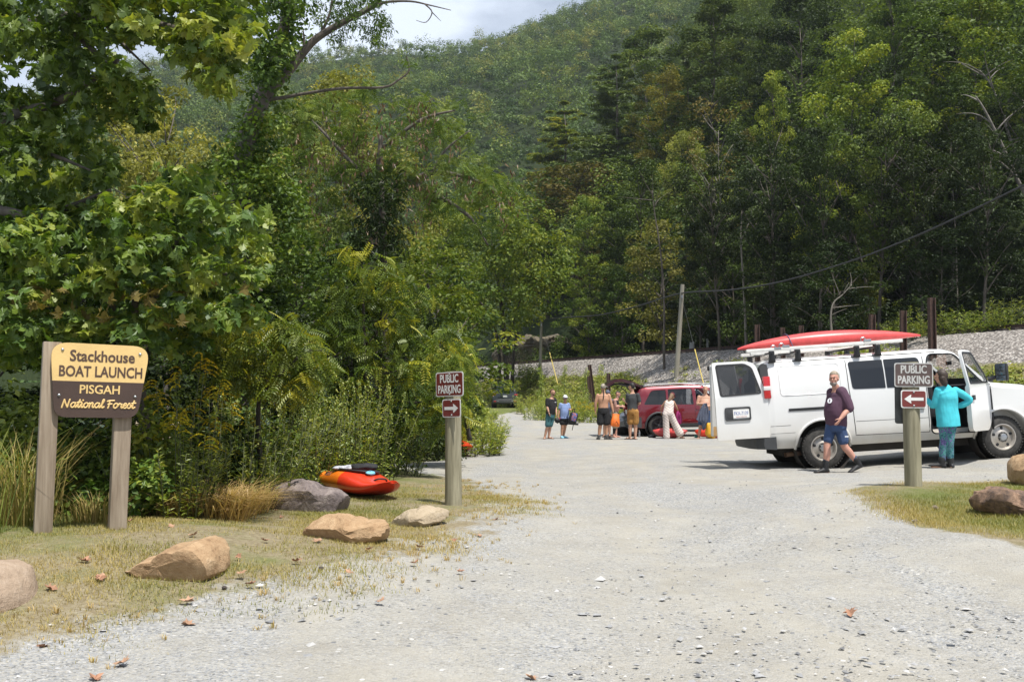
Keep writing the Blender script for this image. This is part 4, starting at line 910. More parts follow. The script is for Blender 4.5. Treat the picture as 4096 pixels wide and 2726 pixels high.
# vine-hung tree with a long leaning limb
o, bs = pixtree('vine_clad_tree', 'tall forked tree wrapped in green vines with a bare limb reaching to the right', 17,
    [([(236, 450), (240, 300), (243, 160), (262, 97)], .20, .15), ([(260, 102), (271, 72), (279, 46), (291, 0), (298, -45)], .13, .08), ([(257, 106), (274, 86), (289, 70), (300, 56), (311, 43), (324, 33), (350, 18), (372, 6), (392, -16)], .095, .04), ([(262, 100), (285, 97), (300, 94), (342, 88), (383, 87), (398, 80), (409, 70), (406, 56)], .036, .010), ([(372, 8), (385, 2), (410, 1), (430, 5), (451, 10)], .03, .006), ([(425, 4), (432, 12), (426, 22), (416, 20)], .014, .004), ([(432, 12), (441, 21)], .01, .003), ([(300, 56), (304, 44), (303, 30)], .03, .01), ([(320, 35), (330, 12), (333, -15)], .03, .012)], M_bark)
LV = Leaves()
addclumps(LV, rng, bs, [(262, 90), (288, 96), (280, 150), (300, 200), (296, 260), (270, 330), (215, 330), (212, 230), (225, 150)], 120, 15.8, 17.6, 20, 70, .10, DIAMOND, mu=.5)
addclumps(LV, rng, bs, [(262, -10), (305, -10), (300, 50), (275, 85), (258, 100), (250, 70)], 62, 16.0, 17.8, 17, 60, .10, DIAMOND, mu=.35)
addclumps(LV, rng, bs, [(305, -20), (386, -20), (386, 30), (372, 48), (352, 28), (338, 50), (325, 30), (310, 18)], 60, 16.3, 17.6, 13, 46, .09, LANCE, mu=.22, droop=.8)
addclumps(LV, rng, bs, [(385, 78), (412, 50), (440, 55), (420, 75)], 6, 16.5, 17.2, 10, 14, .10, LANCE, mu=.4, droop=.6)
OB('crown', LV.mesh('crown', L_vine), o)
# black locust hung with brown pods
o, bs = pixtree('locust_tree', 'locust tree in the middle of the thicket hung with brown seed pods', 24,
    [([(371, 445), (371, 300), (375, 210), (379, 165), (381, 135)], .17, .05), ([(374, 225), (398, 188), (432, 173), (463, 176), (490, 186)], .10, .03), ([(410, 183), (440, 197), (470, 217), (488, 245)], .08, .02), ([(376, 190), (340, 150), (312, 120)], .07, .02), ([(380, 150), (420, 120), (455, 110)], .06, .02), ([(432, 173), (445, 150), (470, 130)], .04, .012)], M_bark)
LV = Leaves()
PIN_S = pinnate(6, .07, .26)
addclumps(LV, rng, bs, [(290, 105), (345, 88), (390, 84), (420, 82), (440, 92), (470, 108), (505, 150), (515, 185), (505, 210), (470, 200), (430, 215), (380, 200), (320, 215), (285, 170)], 135, 22.6, 25.4, 17, 17, .26, PIN_S, mu=.5, flat=.55, droop=.1, up=.7)
addclumps(LV, rng, bs, [(290, 150), (400, 150), (505, 180), (500, 240), (430, 230), (300, 260)], 60, 23, 25, 17, 15, .26, PIN_S, mu=.45, flat=.55, droop=.1, up=.7)
OB('crown', LV.mesh('crown', L_locust), o)
LV = Leaves(); rr = rng
for u, v in fillregion(rng, [(288, 125), (345, 110), (440, 105), (500, 150), (520, 190), (505, 225), (440, 200), (420, 235), (300, 250)], 70):
    c = np.array(PT(u, v, rng.uniform(22.4, 23.8))-bs); n = 12; LV.add(c+rng.normal(size=(n, 3))*np.array([.12, .12, .16]), rng.normal(size=(n, 3)), .17, LANCE, rng.random(n), rng, np.tile([0, 0, -1.], (n, 1)), 0, .25)
OB('seed_pods', LV.mesh('seed_pods', L_pod), o)
# dark creeper hanging on a snag
o, bs = pixtree('creeper_clad_snag', 'dead stem smothered by a dark green creeper left of the locust branch', 20.5, [([(383, 445), (384, 330), (383, 240), (381, 180)], .12, .05)], M_barkdark)
LV = Leaves()
addclumps(LV, rng, bs, [(352, 186), (372, 178), (400, 180), (410, 205), (408, 235), (395, 250), (372, 262), (356, 240)], 44, 19.6, 21, 16, 40, .17, LANCE, mu=.3, droop=.5)
addclumps(LV, rng, bs, [(330, 250), (410, 250), (400, 300), (340, 300)], 22, 20, 21.5, 18, 36, .15, DIAMOND, mu=.3)
OB('crown', LV.mesh('crown', L_dark), o)
# yellow-green tree over the end of the road
o, bs = pixtree('maple_tree', 'yellow-green tree leaning over the dark parked car at the end of the road', 80,
    [([(506, 388), (506, 360), (503, 320), (495, 260), (488, 225)], .26, .08), ([(506, 350), (520, 300), (535, 270)], .12, .03), ([(505, 330), (470, 290), (450, 260)], .12, .03), ([(500, 300), (512, 250), (515, 215)], .10, .03), ([(499, 388), (499, 350), (492, 315)], .18, .06), ([(512, 388), (514, 352), (520, 322)], .18, .06)], M_barkdark)
LV = Leaves()
addclumps(LV, rng, bs, [(418, 232), (440, 205), (478, 196), (512, 192), (545, 208), (562, 232), (567, 270), (558, 300), (540, 325), (515, 332), (480, 325), (440, 320), (420, 290)], 200, 73, 83, 15, 90, .32, DIAMOND, mu=.55)
OB('crown', LV.mesh('crown', L_yel), o)
# pinnate-leaved saplings (walnut / tree of heaven)
def sapling(label, y, stem, poly, n, per, size, mat, seed, tmpl=PINNATE, dep=.8):
    rng = np.random.default_rng(seed); o, bs = pixtree('walnut_sapling', label, y, stem, M_barkdark, "sapling"); LV = Leaves()
    addclumps(LV, rng, bs, poly, n, y-dep, y+dep*.7, 20, per, size, tmpl, up=.75, out=.7, droop=.35, mu=.55, su=.2); OB('crown', LV.mesh('crown', mat), o)
sapling('slender walnut sapling with feathery sunlit leaves left of the parking post', 17, [([(366, 460), (366, 400), (364, 330), (362, 265)], .06, .012), ([(366, 378), (400, 370), (440, 372)], .025, .006), ([(366, 395), (420, 402), (450, 390)], .025, .006), ([(365, 345), (395, 315), (420, 300)], .02, .006), ([(366, 390), (330, 380), (300, 372)], .02, .006)],
    [(330, 265), (365, 250), (405, 270), (432, 285), (425, 320), (448, 325), (454, 345), (458, 380), (458, 410), (440, 438), (400, 430), (350, 440), (300, 400), (310, 340)], 140, 10, .31, L_fresh, 31)
sapling('bushy walnut sapling with long yellowish leaflets right of the big sign', 12.2, [([(262, 478), (258, 420), (262, 370), (270, 335)], .04, .01), ([(260, 400), (230, 362), (200, 345)], .02, .006), ([(260, 395), (300, 355), (322, 350)], .02, .006)],
    [(190, 330), (225, 318), (270, 312), (312, 330), (330, 362), (322, 395), (285, 400), (230, 385), (200, 372)], 80, 9, .27, L_fresh, 32, PINNATE, .6)
sapling('walnut sapling leaning out behind the left parking sign', 20, [([(470, 440), (462, 400), (452, 350)], .05, .01), ([(463, 400), (470, 380), (474, 372)], .02, .006)],
    [(440, 330), (462, 345), (468, 372), (468, 412), (455, 430), (430, 420), (425, 360)], 70, 10, .33, L_fresh, 33)
# filler trees of the thicket
def thick(kind, u, y, tv, mat, label, wid=1.0, dz=-.2): place(kind, u, y, tv, mat, label, M_bark, wid=wid, name='thicket_tree', dz=dz)
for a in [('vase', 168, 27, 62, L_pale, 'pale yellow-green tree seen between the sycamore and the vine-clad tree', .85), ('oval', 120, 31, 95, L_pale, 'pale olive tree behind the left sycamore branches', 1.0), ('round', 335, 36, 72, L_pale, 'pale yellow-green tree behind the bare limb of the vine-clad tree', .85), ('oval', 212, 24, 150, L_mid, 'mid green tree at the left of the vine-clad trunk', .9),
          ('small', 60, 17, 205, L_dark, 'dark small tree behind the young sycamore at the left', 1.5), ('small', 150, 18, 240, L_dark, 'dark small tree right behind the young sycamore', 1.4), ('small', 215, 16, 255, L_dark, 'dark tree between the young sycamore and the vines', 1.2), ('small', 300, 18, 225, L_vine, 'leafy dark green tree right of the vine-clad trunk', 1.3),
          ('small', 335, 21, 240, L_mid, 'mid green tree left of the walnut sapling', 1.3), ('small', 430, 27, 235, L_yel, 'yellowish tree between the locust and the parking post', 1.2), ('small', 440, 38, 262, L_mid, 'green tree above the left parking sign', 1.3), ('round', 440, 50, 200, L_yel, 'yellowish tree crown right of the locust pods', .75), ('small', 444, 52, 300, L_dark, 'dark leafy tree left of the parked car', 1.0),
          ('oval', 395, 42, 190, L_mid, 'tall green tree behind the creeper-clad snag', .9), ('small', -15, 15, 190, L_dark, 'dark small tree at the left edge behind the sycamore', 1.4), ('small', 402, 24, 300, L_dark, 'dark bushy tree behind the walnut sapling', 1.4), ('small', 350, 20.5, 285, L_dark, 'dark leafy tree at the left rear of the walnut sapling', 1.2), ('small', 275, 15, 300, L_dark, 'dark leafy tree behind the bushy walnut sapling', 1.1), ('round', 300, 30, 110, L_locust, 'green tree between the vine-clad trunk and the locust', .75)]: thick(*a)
# shrubs and weeds at the foot of the thicket
def shrub(u, y, rx, rz, label, mat, seed, n=1500, ls=.09, tmpl=DIAMOND, name='shrub', cat='shrub'):
    b, LV = bush(seed, rx, rx*.8, rz, n, ls, tmpl); return tree_thing(name, b, LV, M_barkdark, mat, onground(u, y, -.05), label, cat=cat, crown='leaves', trunk='stems')
for i, a in enumerate([(18, 10.3, .85, 1.25, 'shrub at the left edge behind the left sign post', L_weed), (82, 10.4, .8, 1.15, 'dark leafy shrub right behind the big sign', L_vine), (128, 9.9, .5, .8, 'shrub with fresh heart-shaped leaves under the right side of the big sign', L_vine), (150, 10.6, .75, 1.25, 'bushy green shrub right of the right sign post', L_fresh),
      (205, 12.2, .9, 1.15, 'dark shrub behind the goldenrod', L_dark), (60, 12.5, 1.2, 1.7, 'tall dark shrub deep behind the big sign', L_dark), (130, 13.2, 1.1, 1.3, 'low dark shrub beside the gap to the river', L_dark), (-25, 10.5, 1.0, 1.7, 'tall shrub cut by the left edge', L_weed),
      (255, 13.6, 1.0, 1.25, 'leafy shrub behind the dry grass tuft', L_mid), (300, 15.5, 1.1, 1.5, 'green shrub behind the weeds left of the kayak', L_weed), (345, 16.5, 1.1, 1.4, 'dark green shrub behind the kayak', L_vine), (395, 18.5, 1.2, 1.3, 'low dark shrub left of the parking post', L_dark), (428, 22.5, 1.1, 1.0, 'dark broad-leaved shrub beside the gravel left of the parking post', L_dark),
      (448, 27, 1.2, 1.8, 'shrub right behind the left parking sign', L_mid), (462, 34, 1.1, 1.8, 'shrub at the roadside right of the left parking sign', L_weed), (466, 52, 1.0, 2.0, 'dark shrub at the left of the parked car', L_dark), (529, 80, 1.8, 2.6, 'bright green shrub right of the parked car', L_fresh), (548, 96, 2.4, 2.6, 'scrubby shrub in front of the rock outcrop', L_mid), (572, 98, 2.4, 3.2, 'dark shrub at the right end of the rock outcrop', L_dark), (520, 98, 2.0, 3.0, 'dark shrub at the left end of the rock outcrop', L_dark)]):
    shrub(*a, 200+i, n=1700 if a[1] < 30 else 2200, ls=.085 if a[1] < 30 else .14)
for i, (u, y, h, lb) in enumerate([(176, 10.7, 1.62, 'tallest goldenrod with drooping yellow plumes right of the big sign'), (193, 10.4, 1.38, 'goldenrod with yellow plumes, second from the big sign'), (214, 11.6, 1.3, 'smaller goldenrod right of the tall ones'), (232, 12.2, 1.0, 'short goldenrod farthest right')]):
    b, LV = weedplant(300+i, h, 7, .22, .12, 46, LANCE, 'gold', .12); tree_thing('goldenrod', b, LV, M_stem, [L_weed, L_goldenrod], onground(u, y, -.02), lb, 'goldenrod plants', cat='wildflower', crown='leaves', trunk='stems')
for i, (u, y, h, nst, sp, lb, m_, top) in enumerate([(262, 12.9, 1.15, 44, .6, 'mass of green ragweed left of the grey boulder', L_weed, 'seed'), (292, 14.2, 1.3, 48, .65, 'tall ragweed behind the grey boulder', L_weed, 'seed'), (322, 15.0, 1.35, 48, .65, 'tall ragweed right behind the kayak', L_bank, 'seed'), (352, 15.6, 1.3, 46, .65, 'ragweed behind the front half of the kayak', L_weed, 'seed'), (380, 17.0, 1.1, 40, .6, 'lower ragweed right of the kayak', L_bank, None),
      (240, 11.6, .9, 40, .5, 'weeds mixed with straw left of the dry grass tuft', L_weed, None), (168, 10.1, .7, 34, .4, 'low weeds below the goldenrod', L_weed, None), (474, 26, .8, 60, .8, 'bright roadside weeds right of the left parking post', L_bank, None), (477, 33, .8, 60, .8, 'roadside weeds halfway to the parked car', L_bank, None), (480, 44, .8, 60, .8, 'roadside weeds close to the parked car', L_bank, None), (482, 58, .6, 60, .7, 'farthest roadside weeds next to the parked car', L_bank, None), (536, 68, 1.2, 70, 1.2, 'grassy weeds at the right of the parked car', L_bank, None), (545, 60, 1.1, 70, 1.3, 'weeds on the low bank behind the man in black', L_bank, None), (562, 56, 1.4, 80, 1.2, 'grey-green bushy weeds on the bank above the white cap', L_weed, None), (578, 52, 1.1, 60, .9, 'weeds with yellow flowers beside the short rusty posts', L_bank, 'gold')]):
    b, LV = weedplant(320+i, h, nst, sp*1.15, .095 if y < 25 else .2, 52 if y < 25 else 34, LANCE, top); tree_thing('weed_clump', b, LV, M_stem, [m_, L_goldenrod if top == 'gold' else L_weed], onground(u, y, -.02), lb, 'weeds at the edge of the gravel', cat='weed', crown='leaves', trunk='stems')
for i, (u, y, n, h, r, lb, m_) in enumerate([(214, 10.5, 1800, .40, .85, 'big tuft of dry straw-coloured grass right of the big sign', L_straw), (243, 11.3, 900, .32, .6, 'smaller tuft of dry grass behind the lawn', L_straw), (-10, 8.3, 50, 1.1, .35, 'tall seeding grass at the left edge', L_weed), (25, 9.0, 300, .9, .5, 'grass tuft left of the left sign post', L_lawn), (262, 12.1, 160, .5, .3, 'clump of wide green blades left of the grey boulder', L_bank), (282, 12.7, 160, .5, .3, 'clump of wide green blades behind the grey boulder', L_bank), (100, 9.2, 260, .3, .4, 'short grass tuft between the sign posts', L_lawn)]):
    V, Fq, rn = grassclump(400+i, n, h, r, 1.9 if m_ is L_straw else .7, .010 if m_ is L_bank else .0045); me = npmesh('grass_tuft', V, np.full(len(Fq)//3, 3), Fq, m_, dict(rnd=rn)); OB('grass_tuft', me, None, lb, 'grass', loc=onground(u, y))
# undergrowth mass closing the foot of the thicket
rng = np.random.default_rng(55); LV = Leaves()
for i in range(1100):
    y = rng.uniform(9.6, 60)**1.0; y = 9.4+50*rng.random()**2.2; e = float(edge(np.array([y]))[0]); x = e-.15-abs(rng.normal())*1.6*(.6+y/30); z = H(x, y); r = rng.uniform(.2, .5)*(1+y/60)
    n = 46; d = unit(rng.normal(size=(n, 3))); C = np.array([x, y, z+r*.55])+d*r*np.array([1, 1, .8])*rng.random((n, 1))**.4
    LV.add(C, d*.5+np.array([0, -.1, .7])+rng.normal(size=(n, 3))*.4, (.075+y*.0022)*rng.uniform(.6, 1.25, n), DIAMOND, np.clip(rng.normal(.45, .2)+rng.normal(size=n)*.14, 0, 1), rng)
OB('undergrowth', LV.mesh('undergrowth', L_vine), kind='stuff', label='leafy undergrowth along the foot of the thicket')

# ------------------------------------------------------------------ grass blades and loose stones
rng = np.random.default_rng(66)
def blades(n, xr, yr, seed, keepfn):
    rng = np.random.default_rng(seed); x = rng.uniform(*xr, n); y = rng.uniform(*yr, n); k = keepfn(x, y, rng); return x[k], y[k]
def kl(x, y, rng):
    s1 = sdpoly(x, y, LAWN_L); nz = fbm(x, y, 2.6, 71, 4); return rng.random(len(x)) < np.clip(smooth(-.7, .9, s1+.5*nz)*(.55+.6*nz)*smooth(16, 12, y)+.0, 0, 1)
def kr(x, y, rng):
    s2 = sdpoly(x, y, LAWN_R); return rng.random(len(x)) < smooth(-.12, .35, s2+.12*fbm(x, y, 4, 72))
x1, y1 = blades(420000, (-6.5, .6), (5.2, 16), 1, kl); x2, y2 = blades(120000, (2.6, 8), (8.6, 13.8), 2, kr)
x = np.concatenate([x1, x2]); y = np.concatenate([y1, y2]); n = len(x); z = height(x, y)
isr = np.arange(n) >= len(x1); s2 = sdpoly(x, y, LAWN_R); gr = np.where(isr, .08+.55*smooth(.15, .9, s2)+.25*fbm(x, y, 2.2, 73), .36+.34*fbm(x, y, 1.4, 74)+.3*smooth(1.5, .2, x-edge(y)))
hh = rng.uniform(.010, .034, n)*np.where(isr, 1.35, 1); a = rng.uniform(0, 6.28, n); bd = hh*rng.uniform(.2, 1.3, n); w = rng.uniform(.0018, .0036, n)
V = np.zeros((n, 3, 3)); V[:, 0] = np.stack([x-np.sin(a)*w, y+np.cos(a)*w, z-.004], 1); V[:, 1] = np.stack([x+np.sin(a)*w, y-np.cos(a)*w, z-.004], 1); V[:, 2] = np.stack([x+np.cos(a)*bd, y+np.sin(a)*bd, z+hh], 1)
OB('lawn_grass', npmesh('lawn_grass', V.reshape(-1, 3), np.full(n, 3), np.arange(3*n), L_lawn, dict(rnd=np.repeat(np.clip(gr+rng.normal(size=n)*.17, 0, 1), 3))), kind='stuff', label='short mown grass, half dry')
# scattered tufts in the gravel edge
V_, F_, R_ = [], [], []; o_ = 0
for i in range(260):
    while True:
        x = rng.uniform(-5, 1.5); y = rng.uniform(5, 17); s1 = float(sdpoly(np.array([x]), np.array([y]), LAWN_L)[0])
        if -1.0 < s1 < .6 and rng.random() < math.exp(-abs(s1)*2.2): break
    V, Fq, rn = grassclump(700+i, rng.integers(8, 22), rng.uniform(.025, .065), rng.uniform(.02, .07), 1.1, .0022); V = V+np.array([x, y, H(x, y)]); V_.append(V); F_.append(Fq+o_); R_.append(rn); o_ += len(V)
Fq = np.concatenate(F_); OB('gravel_tufts', npmesh('gravel_tufts', np.concatenate(V_), np.full(len(Fq)//3, 3), Fq, L_straw, dict(rnd=np.concatenate(R_))), kind='stuff', label='sparse dry grass tufts at the edge of the gravel')
M_chip = foliage('gravel_chip', [(.072, .073, .128), (.118, .120, .205), (.165, .166, .28), (.24, .236, .38)], 0, 0, 0, 0)
oct_v = np.array([(1,0,0),(-1,0,0),(0,1,0),(0,-1,0),(0,0,1),(0,0,-.6)]); oct_f = [[0,2,4],[2,1,4],[1,3,4],[3,0,4],[2,0,5],[1,2,5],[3,1,5],[0,3,5]]
n = 15000; y = 4.6*np.exp(rng.random(n)*1.6); x = rng.uniform(-.56, .56, n)*y; s1, s2, s3 = masks(x, y); pt = fbm(x, y, 1.1, 81, 3); k = (s1 < .25) & (s2 < .1) & (rng.random(n) < .55+.25*pt) & (x > edge(y)); x, y = x[k], y[k]; n = len(x); z = height(x, y)
S = np.minimum(rng.lognormal(-4.9, .5, n), .034)*np.clip(1.25-.02*y, .6, 1.3)
V = oct_v[None]*(S[:, None]*rng.uniform(.55, 1.2, (n, 3))*np.array([1.15, 1.15, .42]))[:, None, :]+rng.normal(size=(n, 6, 3))*S[:, None, None]*.16; a = rng.uniform(0, 6.28, n); ca, sa = np.cos(a)[:, None], np.sin(a)[:, None]
V = np.stack([V[:, :, 0]*ca-V[:, :, 1]*sa, V[:, :, 0]*sa+V[:, :, 1]*ca, V[:, :, 2]], -1)+np.stack([x, y, z+S*.15], 1)[:, None]
f = (np.array(oct_f)[None]+(np.arange(n)*6)[:, None, None]).reshape(-1)
OB('loose_stones', npmesh('loose_stones', V.reshape(-1, 3), np.full(n*8, 3), f, M_chip, dict(rnd=np.repeat(np.clip(rng.normal(.5, .25, n), 0, 1), 6))), kind='stuff', label='loose grey and white stones on the gravel')
# fallen sycamore leaves
lv = MAPLE[0]; protos = []
for i in range(4):
    rr_ = np.random.default_rng(90+i); b = MB(); b.add([Vector((p[0]*.13, p[1]*.13, (abs(p[1])*.5+abs(p[0])*.25)*.13*rr_.uniform(.5, 1.3)+rr_.normal()*.006+.004)) for p in lv], MAPLE[1]); protos.append(b.mesh('fallen_leaf', plain('fallen_leaf_brown' if i == 0 else 'fallen_leaf_rust', (.44, .26, .16) if i % 2 else (.38, .20, .12), .8, var=.3), 50))
FL = [(133,521),(174,526),(150,563),(107,575),(104,577),(28,585),(57,588),(215,541),(242,556),(245,573),(253,583),(190,600),(50,644),(128,661),(101,675),(194,623),(243,510),(233,509),(283,517),(279,510),(372,548),(420,547),(455,540),(497,519),(462,570),(384,600),(300,560),(529,674),(846,612),(350,572),(415,562),(480,535),(268,540),(320,541),(88,560),(196,535)]
for i, (u, v) in enumerate(FL):
    x, y = GP(u, v); o = OB('fallen_leaf', protos[i % 4], None, 'curled brown sycamore leaf fallen on the grass or gravel', 'leaf', 'fallen brown leaves', loc=(x, y, H(x, y)+.012), rot=(rng.normal()*.25, rng.normal()*.25, rng.uniform(0, 6.28)), scale=rng.uniform(.4, .7))
# ------------------------------------------------------------------ signs
M_signyel = plain('cream_yellow_paint', (.72, .50, .20), .55, var=.05, bump=.1)
M_signbrown = plain('dark_brown_paint', (.062, .036, .026), .55, var=.10, bump=.1)
M_signlet = plain('brown_routed_letter', (.085, .048, .032), .7, var=.1)
M_post = wood('weathered_sign_post', (.16, .115, .075), (.40, .33, .25), 9, (1, 1, .07))
M_postr = wood('round_treated_post', (.13, .115, .07), (.36, .33, .23), 8, (1, 1, .09))
def add_text(b, txt, x, z, height, width, y=0.0, offset=.012, ext=.0, shear=0.0):
    vs, fs = text_mesh(txt, height, 1, offset, shear); lo = min(q.x for q in vs); hi = max(q.x for q in vs); k = width/(hi-lo); c = (lo+hi)/2
    n = len(vs); b.add([Vector((x+(q.x-c)*k, y, z+q.y)) for q in vs], [f[::-1] for f in fs])
    if ext: b.add([Vector((x+(q.x-c)*k, y-ext, z+q.y)) for q in vs], fs)
SCRIPT = {  # strokes in units of the x-height
 'N': ([[(0, -.05), (.1, .8), (.22, 1.55)], [(.22, 1.5), (.5, .75), (.85, 0)], [(.85, 0), (.93, .8), (1.05, 1.6)]], 1.25),
 'a': ([[(.72, .82), (.45, 1.0), (.12, .62), (.16, .15), (.42, .02), (.68, .35), (.78, .9)], [(.78, .95), (.72, .3), (.86, .03), (1.1, .28)]], .98),
 't': ([[(.0, .3), (.25, .9), (.42, 1.55)], [(.36, 1.3), (.24, .3), (.38, .0), (.66, .25)], [(.08, 1.02), (.68, 1.12)]], .58),
 'i': ([[(.0, .3), (.26, .95)], [(.26, .95), (.2, .25), (.34, .0), (.56, .28)], [(.33, 1.42), (.35, 1.5)]], .48),
 'o': ([[(.42, 1.0), (.12, .65), (.16, .12), (.45, .02), (.72, .4), (.62, .88), (.42, 1.0)], [(.55, .93), (.78, .8), (.98, .9)]], .82),
 'n': ([[(.0, .75), (.16, .98), (.2, .5), (.16, 0)], [(.18, .5), (.45, .98), (.66, .9), (.64, .3), (.78, .02), (1.0, .28)]], .92),
 'l': ([[(.0, .3), (.3, .9), (.5, 1.5), (.4, 1.72), (.27, 1.4), (.22, .4), (.36, .0), (.62, .25)]], .55),
 'F': ([[(.28, 1.5), (.3, .8), (.18, -.02)], [(-.05, 1.38), (.3, 1.5), (1.0, 1.55)], [(.1, .78), (.7, .86)]], .95),
 'r': ([[(.0, .5), (.22, 1.02), (.28, .85), (.6, .86)], [(.6, .86), (.5, .3), (.66, .02), (.86, .3)]], .74),
 'e': ([[(.1, .45), (.5, .62), (.56, .9), (.36, 1.0), (.12, .65), (.2, .12), (.45, .02), (.8, .35)]], .70),
 's': ([[(.0, .3), (.32, 1.05), (.44, .8), (.62, .35), (.42, .02), (.12, .12)], [(.45, .05), (.8, .35)]], .66), ' ': ([], .55)}
def script_text(b, txt, x, z, xh, width, y, r):
    adv = sum(SCRIPT[c][1] for c in txt); k = width/(adv*xh); cx = x-width/2
    for c in txt:
        for st in SCRIPT[c][0]:
            P = catmull([(cx+p[0]*xh*k+.12*p[1]*xh, y, z+p[1]*xh) for p in st], 4) if len(st) > 2 else [Vector((cx+p[0]*xh*k+.12*p[1]*xh, y, z+p[1]*xh)) for p in st]
            b.tube(P, r, 6, flat=1, up=(0, 1, 0))
            b.ell(P[0], (r, r*.9, r), None, 6, 4); b.ell(P[-1], (r, r*.9, r), None, 6, 4)
        cx += SCRIPT[c][1]*xh*k
yS = 8.35; xS = (47.6-512)/F*yS; zg = H(xS, yS)
sg = empty('forest_sign', (xS, yS, zg), (0, 0, R(29)), 'large cream and dark brown wooden sign board on two weathered posts', 'sign')
zb0 = CZ+(400-958*.43463)/F*yS-zg                     # bottom edge of the board above the ground
roll = Matrix.Rotation(R(1.3), 4, 'Y')
for nm, x0, h0 in (('post', .015, 1.60), ('post', .60, 1.50)):
    b = MB(); b.box((x0, .10, (h0-.3)/2), (.14, .14, h0+.3), Matrix.Rotation(R(1.2), 3, 'Y'), .006); b.build(nm, M_post, sg)
bd = arc_poly([(-.0, .63), (.80, .625), (.715, 0), (.055, 0)], [.145, .145, .10, .10], 7)
def clipz(poly, zc, above):
    out = []
    for i in range(len(poly)):
        a, c = poly[i], poly[(i+1) % len(poly)]; ia = (a[1] >= zc) == above; ic = (c[1] >= zc) == above
        if ia: out.append(a)
        if ia != ic: t = (zc-a[1])/(c[1]-a[1]); out.append((a[0]+(c[0]-a[0])*t, zc))
    return out
b = MB()
f0 = lambda x, z: roll @ Vector((x, -.018, z)) + Vector((0, 0, zb0)); f1 = lambda x, z: roll @ Vector((x, .026, z)) + Vector((0, 0, zb0))
b.prism(clipz(bd, .306, True), f0, f1); b.mi = 1; b.prism(clipz(bd, .306, False), f0, f1); b.build('board', [M_signyel, M_signbrown], sg, 30)
def line(fn, mat):
    b = MB(); fn(b); b.v = [roll @ p + Vector((0, 0, zb0)) for p in b.v]; b.build('lettering', mat, sg, 30)
line(lambda b: add_text(b, 'Stackhouse', .414, .478, .092, .52, -.0205, .024), M_signlet)
line(lambda b: add_text(b, 'BOAT LAUNCH', .408, .348, .088, .665, -.0205, .024), M_signlet)
line(lambda b: add_text(b, 'PISGAH', .403, .205, .072, .32, -.0205, .017), M_signyel)
line(lambda b: script_text(b, 'National Forest', .398, .083, .042, .575, -.0185, .0073), M_signyel)
for x, z in ((.095, .568), (.715, .555), (.085, .185), (.69, .185)):
    b = MB(); b.ell(roll @ Vector((x, -.02, z))+Vector((0, 0, zb0)), (.013, .009, .013)); b.build('bolt', M_steel, sg)

M_plate_red = plain('red_brown_sign_sheet', (.19, .030, .024), .35, var=.08, coat=.3)
M_plate_faded = plain('faded_brown_sign_sheet', (.125, .085, .078), .5, var=.2)
M_plate_white = plain('white_sign_sheet', (.80, .79, .77), .4, var=.05)
M_plate_wfad = plain('chalky_white_sign_sheet', (.58, .57, .55), .6, var=.12)
M_plate_back = plain('scratched_aluminium_back', (.14, .145, .15), .5, .5, var=.3)
def plate(parent, name, cx, cz, w, h, y, face, white, rad, fn):
    """sheet-metal plate: white edge, coloured field 2 mm proud, printed figures 2 mm prouder"""
    pl = lambda ww, hh, yy: (arc_poly([(-ww/2, hh/2), (ww/2, hh/2), (ww/2, -hh/2), (-ww/2, -hh/2)], rad*(ww/w), 5), yy)
    b = MB(); p, _ = pl(w, h, 0); b.prism(p, lambda x, z: Vector((cx+x, y-.002, cz+z)), lambda x, z: Vector((cx+x, y+.002, cz+z)))
    o = b.build(name, white, parent, 30)
    b = MB(); p, _ = pl(w-.026, h-.026, 0); b.prism(p, lambda x, z: Vector((cx+x, y-.0045, cz+z)), lambda x, z: Vector((cx+x, y-.003, cz+z))); b.build('field', face, o, 30)
    b = MB(); fn(b, cx, cz, y-.0065); b.build('lettering' if h > .25 else 'arrow', white, o, 30)
    for s in (1, -1):
        b = MB(); b.ell((cx, y-.006, cz+s*(h/2-.028)), (.012, .008, .012)); b.build('bolt', M_steel, o)
    return o
def parking_text(b, cx, cz, y):
    [(add_text(b, 'PUBLIC', cx+dx, cz+.022, .098, .305, y-dy, .018), add_text(b, 'PARKING', cx+dx, cz-.108, .098, .375, y-dy, .018)) for dx, dy in ((-.002, 0), (.002, .0005))]
def arrow(sgn):
    def fn(b, cx, cz, y):
        P = [(-.115, -.019), (.035, -.019), (.03, -.055), (.045, -.05), (.115, 0), (.045, .05), (.03, .055), (.035, .019), (-.115, .019)]
        b.add([Vector((cx+sgn*p[0], y, cz+p[1])) for p in P], [list(range(len(P))) if sgn < 0 else list(range(len(P)))[::-1]])
    return fn
def round_post(loc, h, r0, r1, lean, seed):
    b = MB(); rr = random.Random(seed); pts = [Vector((lean[0]*t, lean[1]*t, -.3+(h+.3)*t)) for t in [i/10 for i in range(11)]]
    b.tube(pts, [(r0+(r1-r0)*i/10)*(1+rr.uniform(-.012, .012)) for i in range(11)], 20); return b
